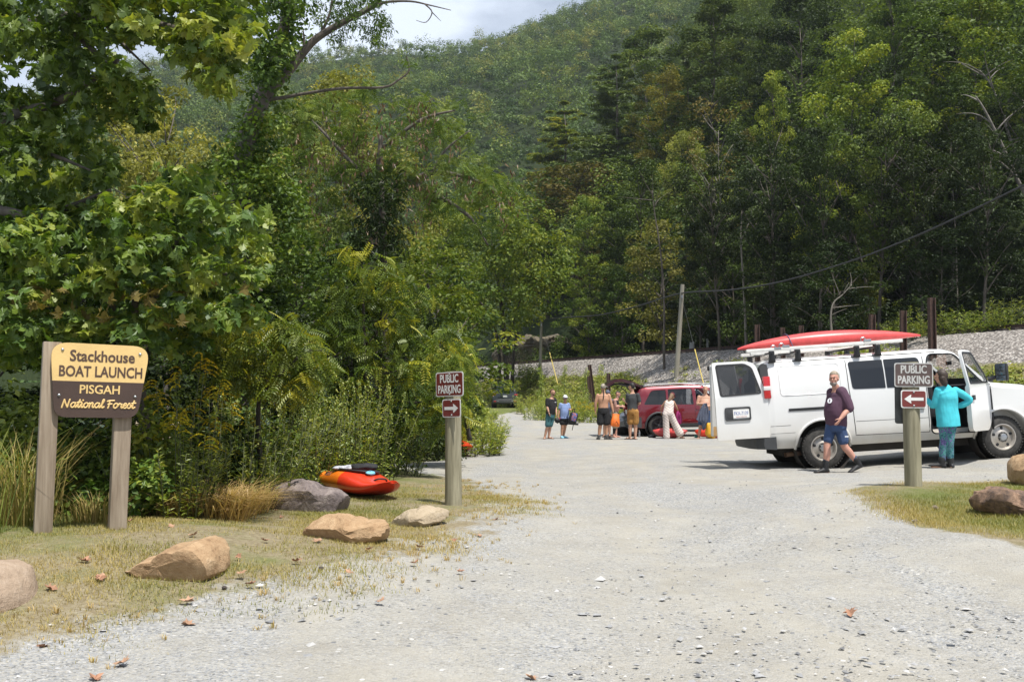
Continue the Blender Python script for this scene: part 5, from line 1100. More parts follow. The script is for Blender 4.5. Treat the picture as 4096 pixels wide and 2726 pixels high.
for (u, y, vt, rz, lean, lab, face1, white1, seed, sg_) in [
    (454, 12.25, 371, -40, (-.012, 0), 'left brown public parking sign with a right-pointing arrow on a round wooden post', M_plate_red, M_plate_white, 1, 1),
    (911, 12.45, 361.5, -8, (-.01, 0), 'right faded public parking sign with left arrow on a round post before the van', M_plate_faded, M_plate_wfad, 2, -1)]:
    p = onground(u, y); h = CZ+(400-vt)/F*y-p.z
    o = empty('parking_sign', p, (0, 0, 0), lab, 'sign'); r0, r1 = (.106, .094) if seed == 1 else (.106, .098)
    round_post(p, h, r0, r1, lean, seed).build('post', M_postr, o, 50)
    holder = Matrix.Rotation(R(rz), 3, 'Z')
    top = Vector((lean[0], lean[1], 0)); k0 = len(bpy.data.objects)
    z1 = h-.012-.148 if seed == 1 else h-.165; z2 = z1-.148-.035-.11 if seed == 1 else z1-.148-.042-.108
    made = [plate(o, 'parking_plate', .072 if seed == 1 else .0, z1, .46, .298, -r1-.006, face1, white1, .032, parking_text), plate(o, 'arrow_plate', .10 if seed == 1 else -.002, z2, .305, .222, -r1-.006, M_plate_red, M_plate_white, .03, arrow(sg_))]
    if seed == 2:
        b = MB(); pp = arc_poly([(-.15, .29), (.15, .29), (.15, -.29), (-.15, -.29)], .035, 5); b.prism(pp, lambda x, z: Vector((-.03+x, r1+.010, z2-.02+z)), lambda x, z: Vector((-.03+x, r1+.014, z2-.02+z))); made.append(b.build('rear_plate', M_plate_back, o, 30))
    for q in made:
        q.rotation_euler = (0, R(-1.5) if seed == 1 else R(.6), R(rz)); q.location = (lean[0]*.85, 0, 0)

# ------------------------------------------------------------------ kayaks
def kayak_mesh(name, L, W, top, bot, mats, n=30, k=20, split=None, wexp=.55, deck=1.0, seed=0):
    """hull along local X (0..L); top(t), bot(t) heights, half width W*shape(t); slot 1 beyond the split"""
    b = MB(); secs = []
    for i in range(n+1):
        t = i/n; tt = .004+.992*t; hw = W*math.sin(math.pi*tt)**wexp; zt, zb = top(t), bot(t); zc = (zt*.42+zb*.58); q = []
        for j in range(k):
            a = 2*math.pi*j/k; c, s = math.cos(a), math.sin(a); ex = .75
            y = hw*math.copysign(abs(c)**ex, c); z = zc+((zt-zc) if s > 0 else (zc-zb))*math.copysign(abs(s)**(.85 if s > 0 else .8), s)
            q.append(Vector((L*t, y, z)))
        secs.append(q)
    b.loft(secs); me = b.mesh(name, mats, 60)
    if split is not None:
        for p in me.polygons:
            if p.center.x > split+.05*math.sin(p.center.y*9): p.material_index = 1
    return me
M_kred = plain('sun_faded_red_plastic', (.62, .075, .07), .38, var=.10, scale=9, bump=.05)
M_korange = plain('orange_plastic', (.80, .19, .012), .3, var=.06, coat=.2)
M_kverm = plain('vermilion_plastic', (.72, .045, .015), .28, var=.06, coat=.25)
M_cloth_blk = plain('black_neoprene', (.014, .014, .016), .8, var=.3, bump=.4)
M_cloth_pat = plain('grey_patterned_cloth', (.55, .55, .58), .8, var=.1, dirt=(.16, .16, .19), scale=30)
M_cloth_blue = plain('light_blue_cloth', (.16, .50, .68), .7)
# orange and red playboat on the lawn
kp0 = onground(327, 14.3); kp1 = onground(386, 12.75)
d = (kp1-kp0); L = 2.05; ang = math.atan2(d.y, d.x)
kk = empty('kayak', (kp0.x, kp0.y, (kp0.z+kp1.z)/2+.01), (R(-5), 0, ang), 'orange and red whitewater kayak on the lawn with gear piled in its cockpit', 'kayak')
ktop = lambda t: .225+.085*math.sin(math.pi*min(max((t-.12)/.7, 0), 1))-.02*math.cos(2*math.pi*t)
kbot = lambda t: .005+.24*abs(2*t-1)**3.2
OB('hull', kayak_mesh('hull', L, .33, ktop, kbot, [M_korange, M_kverm], split=1.12, wexp=.42), kk)
b = MB(); secs = []
for s_, z_ in ((1.0, .29), (1.05, .315), (1.0, .33), (.9, .31), (.86, .27)):
    secs.append([Vector((.98+.46*s_*math.cos(a), .235*s_*math.sin(a), z_)) for a in np.linspace(0, 2*math.pi, 28, endpoint=False)])
b.loft(secs, cap=False); b.build('cockpit_rim', M_black, kk, 50)
for x in (.18, 1.72):
    b = MB(); b.tube(catmull([(x-.05, -.1, ktop(x/L)-.015), (x, -.05, ktop(x/L)+.025), (x+.02, .05, ktop(x/L)+.025), (x-.04, .1, ktop(x/L)-.015)], 4), .012, 6); b.build('grab_loop', M_black, kk)
b = MB(); vs, fs = text_mesh('JACKSON', .10, 1, .02, .2); lo = min(q.x for q in vs); hi = max(q.x for q in vs)
def hullpt(x, h):
    t = x/L; hw = .33*math.sin(math.pi*(.004+.992*t))**.42; zt, zb = ktop(t), kbot(t); zc = zt*.42+zb*.58; s = min(max((h-zc)/(zt-zc), 0), 1)**(1/.85); c = math.sqrt(max(0, 1-s*s)); return Vector((x, -hw*c**.75-.004, h))
b.add([hullpt(.50+(q.x-lo)/(hi-lo)*.27, .215+q.y*.7) for q in vs], [f for f in fs]); b.build('lettering', plain('dark_decal', (.12, .08, .08), .5), kk, None)
def blob(name, c, r, mat, seed, amp=.25, parent=None, lab=None, cat=None, loc=None, freq=3.0, nu=22, nv=14, group=None):
    b = MB(); b.ell((0, 0, 0), r, None, nu, nv); o_ = Vector((seed*3.1, seed*1.7, 0))
    for p in b.v:
        n_ = mnoise.fractal(p*freq/max(r)*.5+o_, 1, 2, 4); p *= 1+amp*n_
    b.v = [p+Vector(c) for p in b.v]; return b.build(name, mat, parent, 60, label=lab, cat=cat, loc=loc)
def inK(x, y, z): return Matrix.Translation(kk.location) @ Matrix.Rotation(ang, 4, 'Z') @ Vector((x, y, z))
blob('spray_skirt', (0, 0, 0), (.22, .15, .04), M_cloth_pat, 3, .3, None, 'grey patterned cloth in the cockpit of the orange and red kayak', 'clothing', inK(.85, -.05, .335))
blob('wet_jacket', (0, 0, 0), (.17, .11, .055), M_cloth_blk, 5, .45, None, 'black neoprene jacket heaped on the orange and red kayak', 'clothing', inK(1.15, .06, .36))
blob('towel', (0, 0, 0), (.06, .09, .03), M_cloth_blue, 7, .35, None, 'light blue towel at the front of the kayak cockpit', 'towel', inK(1.43, .0, .30))
# old red canoe-like kayak on the roof rack comes with the van below
def simple_kayak(label, p0, p1, W, hgt, mat, name='kayak', roll=0, rocker=.7, cock=True, zoff=0.0):
    p0, p1 = Vector(p0), Vector(p1); d = p1-p0; L = d.length; o = empty(name, p0+Vector((0, 0, zoff)), label=label, cat='kayak'); o.rotation_mode = 'QUATERNION'
    yx = Vector((0, 0, 1)).cross(d.normalized()).normalized(); z = d.normalized().cross(yx); M = Matrix((d.normalized(), yx, z)).transposed(); o.rotation_quaternion = (M @ Matrix.Rotation(roll, 3, 'X')).to_quaternion()
    tp = lambda t: hgt*(.72+.28*math.sin(math.pi*t)); bt = lambda t: hgt*rocker*abs(2*t-1)**2.6
    OB('hull', kayak_mesh('hull', L, W, tp, bt, [mat], wexp=.5), o)
    if cock:
        b = MB(); b.loft([[Vector((L*.5+L*.2*s*math.cos(a), W*.68*s*math.sin(a), z)) for a in np.linspace(0, 2*math.pi, 24, endpoint=False)] for s, z in ((1, hgt*.97), (1.06, hgt*1.06), (.92, hgt*1.06), (.88, hgt*.9))], cap=False); b.build('cockpit_rim', M_black, o, 50)
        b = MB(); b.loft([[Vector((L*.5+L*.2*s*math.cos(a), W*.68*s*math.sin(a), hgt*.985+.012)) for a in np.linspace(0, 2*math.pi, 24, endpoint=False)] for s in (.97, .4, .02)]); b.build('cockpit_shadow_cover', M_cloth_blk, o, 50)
    return o
simple_kayak('vermilion kayak lying behind the left parking post, its grey end toward the road', onground(439, 28.5), onground(470, 25.2)+Vector((0, 0, .02)), .30, .36, M_kverm)
simple_kayak('orange kayak lying on the gravel behind the white van', onground(846, 23.2), onground(876, 24.2), .32, .34, M_korange)
simple_kayak('red kayak on the gravel behind the woman in the striped jumpsuit', onground(652.5, 37.6), onground(687, 36.9), .34, .40, M_kred)
simple_kayak('red kayak lying behind the bald shirtless man beside the tote bin', onground(695, 37.6), onground(716, 37.0), .32, .34, M_kverm, zoff=.03)

# ------------------------------------------------------------------ vehicles
def half_section(zb, zt, inset, belt, W, side=.75):
    belt = min(belt, zt-.10); sz = min(side, belt-.1)
    return [(.35, zb), (.10, zb), (.035, zb+.10), (.006, (zb+sz)/2+.05), (0, sz), (.006, (sz+belt)/2), (.02, belt), (.02+(inset-.02)*.45, belt+(zt-belt)*.5), (inset, max(zt-.10, belt+(zt-belt)*.72)), (inset+.045, max(zt-.035, belt+(zt-belt)*.9)), (inset+.15, zt-.004), (inset+.40 if inset+.4 < W/2 else W/2-.05, zt+.008), (W/2, zt+.015)]
def interp_st(st, x):
    xs = [q[0] for q in st]; return [float(np.interp(x, xs, [q[k] for q in st])) for k in range(1, len(st[0]))]
def sec3(x, zb, zt, inset, W, belt, plan=0.0, sh=0.0):
    h = half_section(zb, zt, inset, belt, W)
    L_ = [Vector((x, y+plan*(1-y/(W/2)), z)) for y, z in h]; Rr = [Vector((x, W-p.y, p.z)) for p in L_[-2::-1]]
    if sh:
        c = Vector((x, W/2, (zb+zt)/2)); L_ = [Vector((p.x, c.y+(p.y-c.y)*(1-sh/(W/2)), p.z)) for p in L_]; Rr = [Vector((p.x, c.y+(p.y-c.y)*(1-sh/(W/2)), p.z)) for p in Rr]
    return L_+Rr
def loft_mesh(secs, mat): b = MB(); b.loft(secs); return b.mesh('w', mat, None)
def prism_mesh(poly, y0, y1):
    b = MB(); b.prism(poly, lambda x, z: Vector((x, y0, z)), lambda x, z: Vector((x, y1, z))); return b.mesh('w', [M_interior], None)
def cyl_mesh(x, z, r, y0, y1, n=40): return prism_mesh([(x+r*math.cos(2*math.pi*k/n), z+r*math.sin(2*math.pi*k/n)) for k in range(n)], y0, y1)
def surfY(st, W, belt, x, z):
    zb, zt, inset, plan = interp_st(st, x); h = half_section(zb, zt, inset, belt, W); zs = [q[1] for q in h[1:10]]; ys = [q[0] for q in h[1:10]]
    y = float(np.interp(z, zs, ys)); return y+plan*(1-y/(W/2))
def car_shell(st, W, belt, cavity, cuts, arches, paint, nx=60):
    xs = sorted(set([q[0] for q in st]+list(np.linspace(st[0][0], st[-1][0], nx)))); secs = []
    for x in xs: zb, zt, ins, pl = interp_st(st, x); secs.append(sec3(x, zb, zt, ins, W, belt, pl))
    body = loft_mesh(secs, [paint, M_interior]); mods = []
    x0, x1, fl, wall = cavity; cs = []
    for x in np.linspace(x0, x1, 26): zb, zt, ins, pl = interp_st(st, x); cs.append(sec3(x, max(fl, zb+.1), max(zt-.055, fl+.35), ins, W, belt, pl, wall))
    cav = loft_mesh(cs, [M_interior]); cav.materials.clear(); cav.materials.append(paint); cav.materials.append(M_interior)
    cav.polygons.foreach_set('material_index', [1]*len(cav.polygons))
    mods.append(('BOOLEAN', dict(operation='DIFFERENCE', solver='EXACT', cutter=cav)))
    for poly, y0, y1 in cuts:
        c = prism_mesh(poly, y0, y1); c.materials.clear(); c.materials.append(paint); mods.append(('BOOLEAN', dict(operation='DIFFERENCE', solver='EXACT', cutter=c)))
    for x, z, r in arches:
        for y0, y1 in ((-.3, .34), (W-.34, W+.3)):
            c = cyl_mesh(x, z, r, y0, y1); c.materials.clear(); c.materials.append(paint); c.materials.append(M_interior); mods.append(('BOOLEAN', dict(operation='DIFFERENCE', solver='EXACT', cutter=c)))
    me = evalmesh(body, mods); return finish(me, 32)
def wheel(parent, x, y, z, r, w, kind, out=-1, turn=0.0):
    """out = -1: outer face toward -y"""
    o = empty('wheel', (x, y, z), (0, 0, turn)); o.parent = parent; rim = r*(.62 if kind == 'van' else .70)
    b = MB(); prof = [(rim, .02*out*-1), (rim+.01, 0), (rim+.03, 0), (r-.035, .012), (r-.008, .035), (r, .06), (r, w-.06), (r-.008, w-.03), (r-.04, w), (rim, w)]
    b.lathe([(a, h) for a, h in prof], (0, 0, 0), 'y', 44, -out)
    if kind == 'van':
        for i in range(44):
            a = 2*math.pi*i/44; b.box((r*1.0*math.cos(a), -out*.045, r*1.0*math.sin(a)), (.022, .06, .03), Matrix.Rotation(-a, 3, 'Y'))
    b.build('tyre', M_rubber, o, 40)
    b = MB()
    if kind == 'van':
        b.lathe([(rim+.005, .0), (rim-.012, -.004), (rim-.03, .02), (rim-.045, .055), (rim*.62, .045), (rim*.52, .03), (rim*.40, .02), (rim*.36, .05), (.002, .05)], (0, 0, 0), 'y', 44, -out); rm = b.build('rim', M_alu, o, 35)
        for i in range(5):
            a = 2*math.pi*i/5+.3; rr = rim*.70; b = MB(); b.ell((rr*math.cos(a), -out*.048, rr*math.sin(a)), (.040, .014, .028), Matrix.Rotation(-a, 3, 'Y'), 12, 6); b.build('rim_slot', M_black, rm)
        b = MB(); b.lathe([(rim*.30, .045), (rim*.30, .0), (rim*.24, -.02), (.001, -.026)], (0, 0, 0), 'y', 24, -out)
        for i in range(8): a = 2*math.pi*i/8; b.ell((rim*.345*math.cos(a), -out*.01, rim*.345*math.sin(a)), (.013, .03, .013), None, 8, 5)
        b.build('hub_cap', M_steel, rm)
    else:
        b.lathe([(rim+.004, 0), (rim-.02, .005), (rim-.03, .09), (.001, .10)], (0, 0, 0), 'y', 40, -out); b.build('rim', M_black, o, 35)
        b = MB()
        for i in range(5):
            for dd in (-.13, .13):
                a = 2*math.pi*i/5; P = [Vector((math.cos(a+dd*t)*rim*(.15+.83*t), -out*(.03-.018*t), math.sin(a+dd*t)*rim*(.15+.83*t))) for t in (0, .5, 1)]; b.tube(P, [.034, .024, .026], 6, flat=.6)
        b.ell((0, -out*.03, 0), (.06, .03, .06), None, 14, 6); b.build('spokes', M_chrome if kind == 'alloy' else plain('dark_alloy', (.06, .06, .065), .3, .6), o)
    return o
def on_side(b, st, W, belt, poly, dy0=-.006, dy1=.012, far=False, bands=7):
    def f(dy): return lambda x, z: Vector((x, (surfY(st, W, belt, x, z)+dy) if not far else W-(surfY(st, W, belt, x, z)+dy), z))
    lo = min(q[1] for q in poly); hi = max(q[1] for q in poly)
    for i in range(bands):
        z0 = lo+(hi-lo)*i/bands; z1 = lo+(hi-lo)*(i+1)/bands; q = clipz(clipz(poly, z0+1e-6, True), z1-1e-6, False) if bands > 1 else poly
        if len(q) > 2: b.add([f(dy0)(*p) for p in q], [list(range(len(q)))]); b.add([f(dy1)(*p) for p in q], [list(range(len(q)))[::-1]])
def seam(parent, st, W, belt, pts, r=.007, name='door_seam', mat=None, dy=0.0):
    P = [];
    for i in range(len(pts)-1):
        for t in np.linspace(0, 1, 8): x = pts[i][0]+(pts[i+1][0]-pts[i][0])*t; z = pts[i][1]+(pts[i+1][1]-pts[i][1])*t; P.append(Vector((x, surfY(st, W, belt, x, z)+dy, z)))
    b = MB(); b.tube(P, r, 5); return b.build(name, mat or M_black, parent, None)

# ---- the white van
m, nt, bs_ = new_mat('van_white_paint')
tc = N(nt, 'ShaderNodeTexCoord'); sp = N(nt, 'ShaderNodeSeparateXYZ'); nt.links.new(tc.outputs['Object'], sp.inputs[0]); nz = N(nt, 'ShaderNodeTexNoise', i_Scale=3.0, i_Detail=8.0, i_Roughness=.7); nt.links.new(tc.outputs['Object'], nz.inputs[0])
mr_ = N(nt, 'ShaderNodeMapRange'); mr_.inputs[1].default_value = 1.0; mr_.inputs[2].default_value = .42; nt.links.new(sp.outputs[2], mr_.inputs[0])
mu_ = N(nt, 'ShaderNodeMath', operation='MULTIPLY'); nt.links.new(mr_.outputs[0], mu_.inputs[0]); nt.links.new(nz.outputs[0], mu_.inputs[1])
mx_ = N(nt, 'ShaderNodeMixRGB'); mx_.inputs[1].default_value = (.70, .70, .69, 1); mx_.inputs[2].default_value = (.50, .44, .34, 1); nt.links.new(mu_.outputs[0], mx_.inputs[0]); nt.links.new(mx_.outputs[0], bs_.inputs['Base Color'])
bs_.inputs['Roughness'].default_value = .3; bs_.inputs['Coat Weight'].default_value = .5; M_van = m
VW, VB = 2.0, 1.42
VST = [(-1.06, .50, 1.96, .20, .06), (-1.02, .46, 2.05, .17, .02), (-.9, .43, 2.11, .15, 0), (-.6, .42, 2.135, .14, 0), (2.2, .42, 2.15, .14, 0), (2.5, .42, 2.135, .15, 0), (2.68, .42, 2.08, .16, 0), (2.76, .42, 2.0, .16, 0), (3.25, .42, 1.475, .10, 0), (3.32, .42, 1.445, .10, 0), (3.9, .42, 1.37, .12, .01), (4.2, .42, 1.28, .15, .05), (4.36, .44, 1.12, .18, .10), (4.42, .50, .95, .22, .16)]
vz = .10; van = empty('van', (5.93, 18.9, H(5.93, 18.9)+.005), (0, R(-3.5), 0), 'white van with its rear and front doors open, red kayak on the roof', 'van')
door_open = arc_poly([(2.06, .54), (3.02, .52), (3.20, .74), (3.21, 1.36), (3.06, 1.50), (2.66, 2.03), (2.14, 2.05), (2.05, 1.7)], [.10, .12, .1, .05, .1, .10, .10, .2])
wind = [(2.60, 2.22), (3.45, 1.50), (3.22, 1.40), (2.66, 1.90)]
cuts = [(door_open, -.3, .40), (arc_poly([(2.14, 1.44), (3.12, 1.44), (2.68, 1.99), (2.18, 1.99)], .06), 1.6, 2.3), (wind, .26, 1.74), ([(-1.3, .64), (-.90, .64), (-.90, 1.97), (-1.3, 1.97)], .14, 1.86),
        (arc_poly([(-.75, 1.46), (.45, 1.46), (.45, 1.97), (-.75, 1.97)], .06), 1.6, 2.3)]
OB('body', car_shell(VST, VW, VB, (-1.0, 3.05, .60, .05), cuts, [(0, .41, .51), (3.41, .41, .52)], M_van), van)
for x in (0, 3.41):
    for y0, sg_ in ((.03, 1), (1.97, -1)):
        b = MB(); b.lathe([(.525, 0), (.525, .33*sg_), (.001, .33*sg_)], (x, y0, .41), 'y', 36); b.build('wheel_housing', M_under, van, None)
    b = MB(); P = [Vector((x+.525*math.cos(a), surfY(VST, VW, VB, x+.525*math.cos(a), .41+.525*math.sin(a))-.004, .41+.525*math.sin(a))) for a in np.linspace(-.02, math.pi+.02, 30)]; b.tube(P, .026, 8); b.build('fender_lip', M_van, van, 60)
for x, tn in ((0, 0), (3.41, R(4))):
    wheel(van, x, .035, .395, .395, .25, 'van', -1, tn); wheel(van, x, 1.965, .395, .395, .25, 'van', 1, tn)
# glass of the near side (sliding door: two panes) and far panes
for pl, nm in ((arc_poly([(.63, 1.47), (1.26, 1.455), (1.26, 2.0), (.60, 1.995)], [.06, .02, .02, .06]), 'side_window'), (arc_poly([(1.285, 1.455), (2.0, 1.45), (1.95, 2.005), (1.285, 2.0)], [.02, .06, .08, .02]), 'side_window')):
    b = MB(); on_side(b, VST, VW, VB, pl, -.008, .01); b.build(nm, M_glass_dark, van, 30)
for pl in (arc_poly([(2.14, 1.44), (3.12, 1.44), (2.68, 1.99), (2.18, 1.99)], .06), arc_poly([(-.75, 1.46), (.45, 1.46), (.45, 1.97), (-.75, 1.97)], .06)):
    b = MB(); on_side(b, VST, VW, VB, pl, .012, .018, True); b.build('side_window', M_glass_clear, van, 30)
b = MB(); b.loft([[Vector((x, y, z)) for y in (.27, 1.0, 1.73)] for x, z in ((2.70, 2.052), (2.98, 1.768), (3.235, 1.50))], cap=False, closed=False); b.build('windscreen', M_glass_clear, van, None)
# pressed panel, sliding rail, seams, handle
def pressing(pl, name): seam(van, VST, VW, VB, pl+[pl[0]], .006, name, M_van, -.002)
pressing(arc_poly([(-.74, 1.42), (.42, 1.42), (.42, 1.98), (-.74, 1.98)], .08, 4), 'panel_crease')
b = MB(); on_side(b, VST, VW, VB, [(-.62, 1.125), (.56, 1.125), (.56, 1.175), (-.62, 1.175)], -.012, .02); b.build('sliding_door_rail', M_black, van)
seam(van, VST, VW, VB, [(.56, 2.10), (.56, 1.45), (.60, 1.1), (.62, .62)]); seam(van, VST, VW, VB, [(.62, .60), (2.02, .58)]); seam(van, VST, VW, VB, [(2.02, .58), (2.03, 1.4), (2.03, 2.08)]); seam(van, VST, VW, VB, [(-.98, .72), (-.52, .72)], .003, 'sill_crease', M_grime)
seam(van, VST, VW, VB, [(3.235, .55), (3.235, 1.42)], .016, 'hinge_gasket'); seam(van, VST, VW, VB, [(-.9, 2.065), (2.3, 2.085)], .012, 'roof_gutter', M_grime)
b = MB(); b.box((1.90, -.012, 1.17), (.11, .03, .30), bev=.012); b.box((1.90, -.035, 1.17), (.045, .02, .20), bev=.008); b.build('door_handle', M_black, van)
seam(van, VST, VW, VB, [(-.98, .86), (-.60, .86)], .004, 'body_crease', M_grime); seam(van, VST, VW, VB, [(.64, .86), (2.02, .85)], .004, 'body_crease', M_grime)
# gasket round the open doorway
P = [Vector((x, surfY(VST, VW, VB, x, z)-.003, z)) for x, z in door_open]; b = MB(); b.tube(P+[P[0]], .014, 6); b.build('door_gasket', M_black, van)
# rear corner, lamps, bumper, exhaust
b = MB(); P = [(-1.075, 1.40), (-.93, 1.40), (-.93, 2.03), (-1.0, 2.06), (-1.075, 1.98)]; b.prism(P, lambda x, z: Vector((x, max(.0, (z-1.4)*.26)-.01, z)), lambda x, z: Vector((x, .16+(z-1.4)*.26, z))); b.build('corner_pillar', M_black, van, 30)
b = MB(); b.box((-1.005, .015, 1.60), (.13, .13, .42), bev=.02); tl = b.build('tail_light', M_redlamp, van)
b = MB(); b.box((-1.007, .012, 1.585), (.136, .136, .08), bev=.008); b.build('reversing_lens', M_whitelamp, tl)
b = MB(); b.box((-1.005, 1.985, 1.60), (.13, .13, .42), bev=.02); b.build('tail_light', M_redlamp, van)
b = MB(); secs = []
for y, x0, x1 in ((-.03, -1.12, -.90), (.10, -1.24, -.9), (.5, -1.30, -.9), (1.5, -1.30, -.9), (1.9, -1.24, -.9), (2.03, -1.12, -.9)): secs.append([Vector((x, y, z)) for x, z in ((x0, .44), (x0-.02, .52), (x0, .64), (x1, .66), (x1, .42))])
b.loft(secs); b.build('rear_bumper', M_bumper, van, 30)
b = MB(); b.tube([Vector((-.2, .32, .31)), Vector((-.55, .30, .30)), Vector((-.68, .26, .29))], .045, 12, cap=False); b.build('exhaust_pipe', plain('rusty_exhaust', (.22, .14, .09), .6, .5), van)
b = MB(); b.box((1.6, 1.0, .33), (4.6, 1.2, .14)); b.tube([Vector((0, .1, .40)), Vector((0, 1.9, .40))], .07, 10); b.tube([Vector((3.41, .1, .40)), Vector((3.41, 1.9, .40))], .06, 10); b.build('chassis', M_under, van)
# interior: seats, dashboard, floor
for y in (.35, 1.3):
    b = MB(); b.box((2.42, y+.2, .95), (.5, .5, .22), bev=.06); b.box((2.20, y+.2, 1.35), (.16, .48, .75), Matrix.Rotation(R(-10), 3, 'Y'), .06); b.box((2.12, y+.2, 1.80), (.12, .28, .2), bev=.04); b.build('seat', M_interior, van)
b = MB(); b.box((3.0, 1.0, 1.22), (.34, 1.75, .42), bev=.08); b.build('dashboard', M_interior, van)
b = MB(); b.lathe([(.19, -.015), (.205, 0), (.19, .015), (.175, 0), (.19, -.015)], (2.78, 1.45, 1.36), 'x', 24); b.build('steering_wheel', M_black, van)
b = MB(); b.box((2.92, 1.0, 1.86), (.03, .24, .08), bev=.015); b.build('rear_view_mirror', M_black, van)
# rear doors, both open
ndoor = empty('rear_door', (-1.0, -.02, 0)); ndoor.parent = van; tag(ndoor, 'near rear door, open, with the number plate')
dp = arc_poly([(-1.0, .66), (-1.0, 2.13), (-.34, 2.13), (-.17, 2.06), (-.07, 1.66), (-.05, 1.46), (0, 1.43), (-.01, .66)], [.02, .05, .08, .1, .1, .04, .02, .02])
wn_ = arc_poly([(-.86, 1.50), (-.905, 2.05), (-.40, 2.05), (-.27, 1.98), (-.13, 1.52)], [.05, .05, .1, .1, .06])
def ring_prism(b, outer, inner, fa, fb):
    """flat panel with a hole: outer and inner outlines resampled to the same count about the hole's centre"""
    cx = sum(p[0] for p in inner)/len(inner); cz = sum(p[1] for p in inner)/len(inner); n = 96
    def ray(poly, a):
        best = None; dx, dz = math.cos(a), math.sin(a)
        for i in range(len(poly)):
            x1, z1 = poly[i][0]-cx, poly[i][1]-cz; x2, z2 = poly[(i+1) % len(poly)][0]-cx, poly[(i+1) % len(poly)][1]-cz; den = dx*(z2-z1)-dz*(x2-x1)
            if abs(den) < 1e-12: continue
            t = (x1*(z2-z1)-z1*(x2-x1))/den; s = (x1*dz-z1*dx)/den
            if t > 0 and -1e-9 <= s <= 1+1e-9 and (best is None or t > best): best = t
        return (cx+dx*best, cz+dz*best)
    angs = sorted(set([2*math.pi*k/n for k in range(n)]+[math.atan2(p[1]-cz, p[0]-cx) % (2*math.pi) for p in outer])); O_ = [ray(outer, a) for a in angs]; I_ = [ray(inner, a) for a in angs]; n = len(angs)
    vs = [fa(*p) for p in O_]+[fa(*p) for p in I_]+[fb(*p) for p in O_]+[fb(*p) for p in I_]; fs = []
    for i in range(n):
        j = (i+1) % n; fs += [[i, j, n+j, n+i], [2*n+i, 3*n+i, 3*n+j, 2*n+j], [i, 2*n+i, 2*n+j, j], [n+i, n+j, 3*n+j, 3*n+i]]
    b.add(vs, fs)
def dy_(z): return max(0, (z-1.42))*.16
b = MB(); ring_prism(b, dp, wn_, lambda x, z: Vector((x, dy_(z), z)), lambda x, z: Vector((x, .06+dy_(z), z))); b.build('door_panel', M_van, ndoor, 30)
b = MB(); b.prism(wn_, lambda x, z: Vector((x, .008+dy_(z), z)), lambda x, z: Vector((x, .016+dy_(z), z))); b.build('window', M_glass_mid, ndoor, 30)
b = MB(); ring_prism(b, arc_poly([(-.90, 1.47), (-.94, 2.085), (-.38, 2.085), (-.24, 2.0), (-.10, 1.49)], .06), wn_, lambda x, z: Vector((x, -.004+dy_(z), z)), lambda x, z: Vector((x, .007+dy_(z), z))); b.build('window_seal', M_black, ndoor, 30)
b = MB(); ring_prism(b, arc_poly([(-.835, 1.01), (-.835, 1.265), (-.345, 1.265), (-.345, 1.01)], .04), arc_poly([(-.80, 1.04), (-.80, 1.235), (-.375, 1.235), (-.375, 1.04)], .03), lambda x, z: Vector((x, -.016, z)), lambda x, z: Vector((x, .0, z))); b.box((-.74, -.006, 1.14), (.12, .02, .2), bev=.01); b.build('plate_recess', M_bumper, ndoor, 30)
b = MB(); b.box((-.53, -.010, 1.14), (.305, .006, .158)); npl = b.build('number_plate', M_plate_white, ndoor)
b = MB(); add_text(b, 'FKX-7139', -.53, 1.115, .066, .265, -.0145, .004); b.build('plate_number', plain('plate_blue_ink', (.10, .16, .42), .5), npl, None)
b = MB(); add_text(b, 'NORTH CAROLINA', -.53, 1.072, .018, .20, -.0145, .004); b.build('plate_state', plain('plate_red_ink', (.55, .10, .10), .5), npl, None)
seam(ndoor, [(-2, .4, 3, 0, 0), (2, .4, 3, 0, 0)], 4, 2.6, [(-.14, .68), (-.14, 1.44)], .003, 'panel_crease', M_grime, -.004) if False else None
fdoor = empty('rear_door', (-1.02, 1.97, 0), (0, 0, R(28))); fdoor.parent = van; tag(fdoor, 'far rear door, open, its inside clad with wood')
fdp = arc_poly([(-.86, .66), (-.86, 2.12), (-.25, 2.12), (-.05, 1.46), (0, 1.43), (0, .66)], .05)
b = MB(); b.prism(fdp, lambda x, z: Vector((x, -dy_(z), z)), lambda x, z: Vector((x, .06-dy_(z), z))); b.build('door_panel', M_van, fdoor, 30)
b = MB(); b.prism([(-.83, 1.36), (-.83, 2.09), (-.28, 2.09), (-.08, 1.46), (-.05, 1.36)], lambda x, z: Vector((x, -.012-dy_(z), z)), lambda x, z: Vector((x, -.001-dy_(z), z))); b.build('grey_lining', M_greytrim, fdoor, 30)
b = MB(); b.box((-.44, -.008, 1.01), (.80, .012, .68)); b.build('wood_lining', wood('plywood_lining', (.38, .22, .09), (.55, .36, .17), 10, (1, 1, .15)), fdoor)
b = MB(); b.box((-.84, -.02, 2.06), (.09, .05, .10), bev=.02); b.build('door_latch', M_black, fdoor)
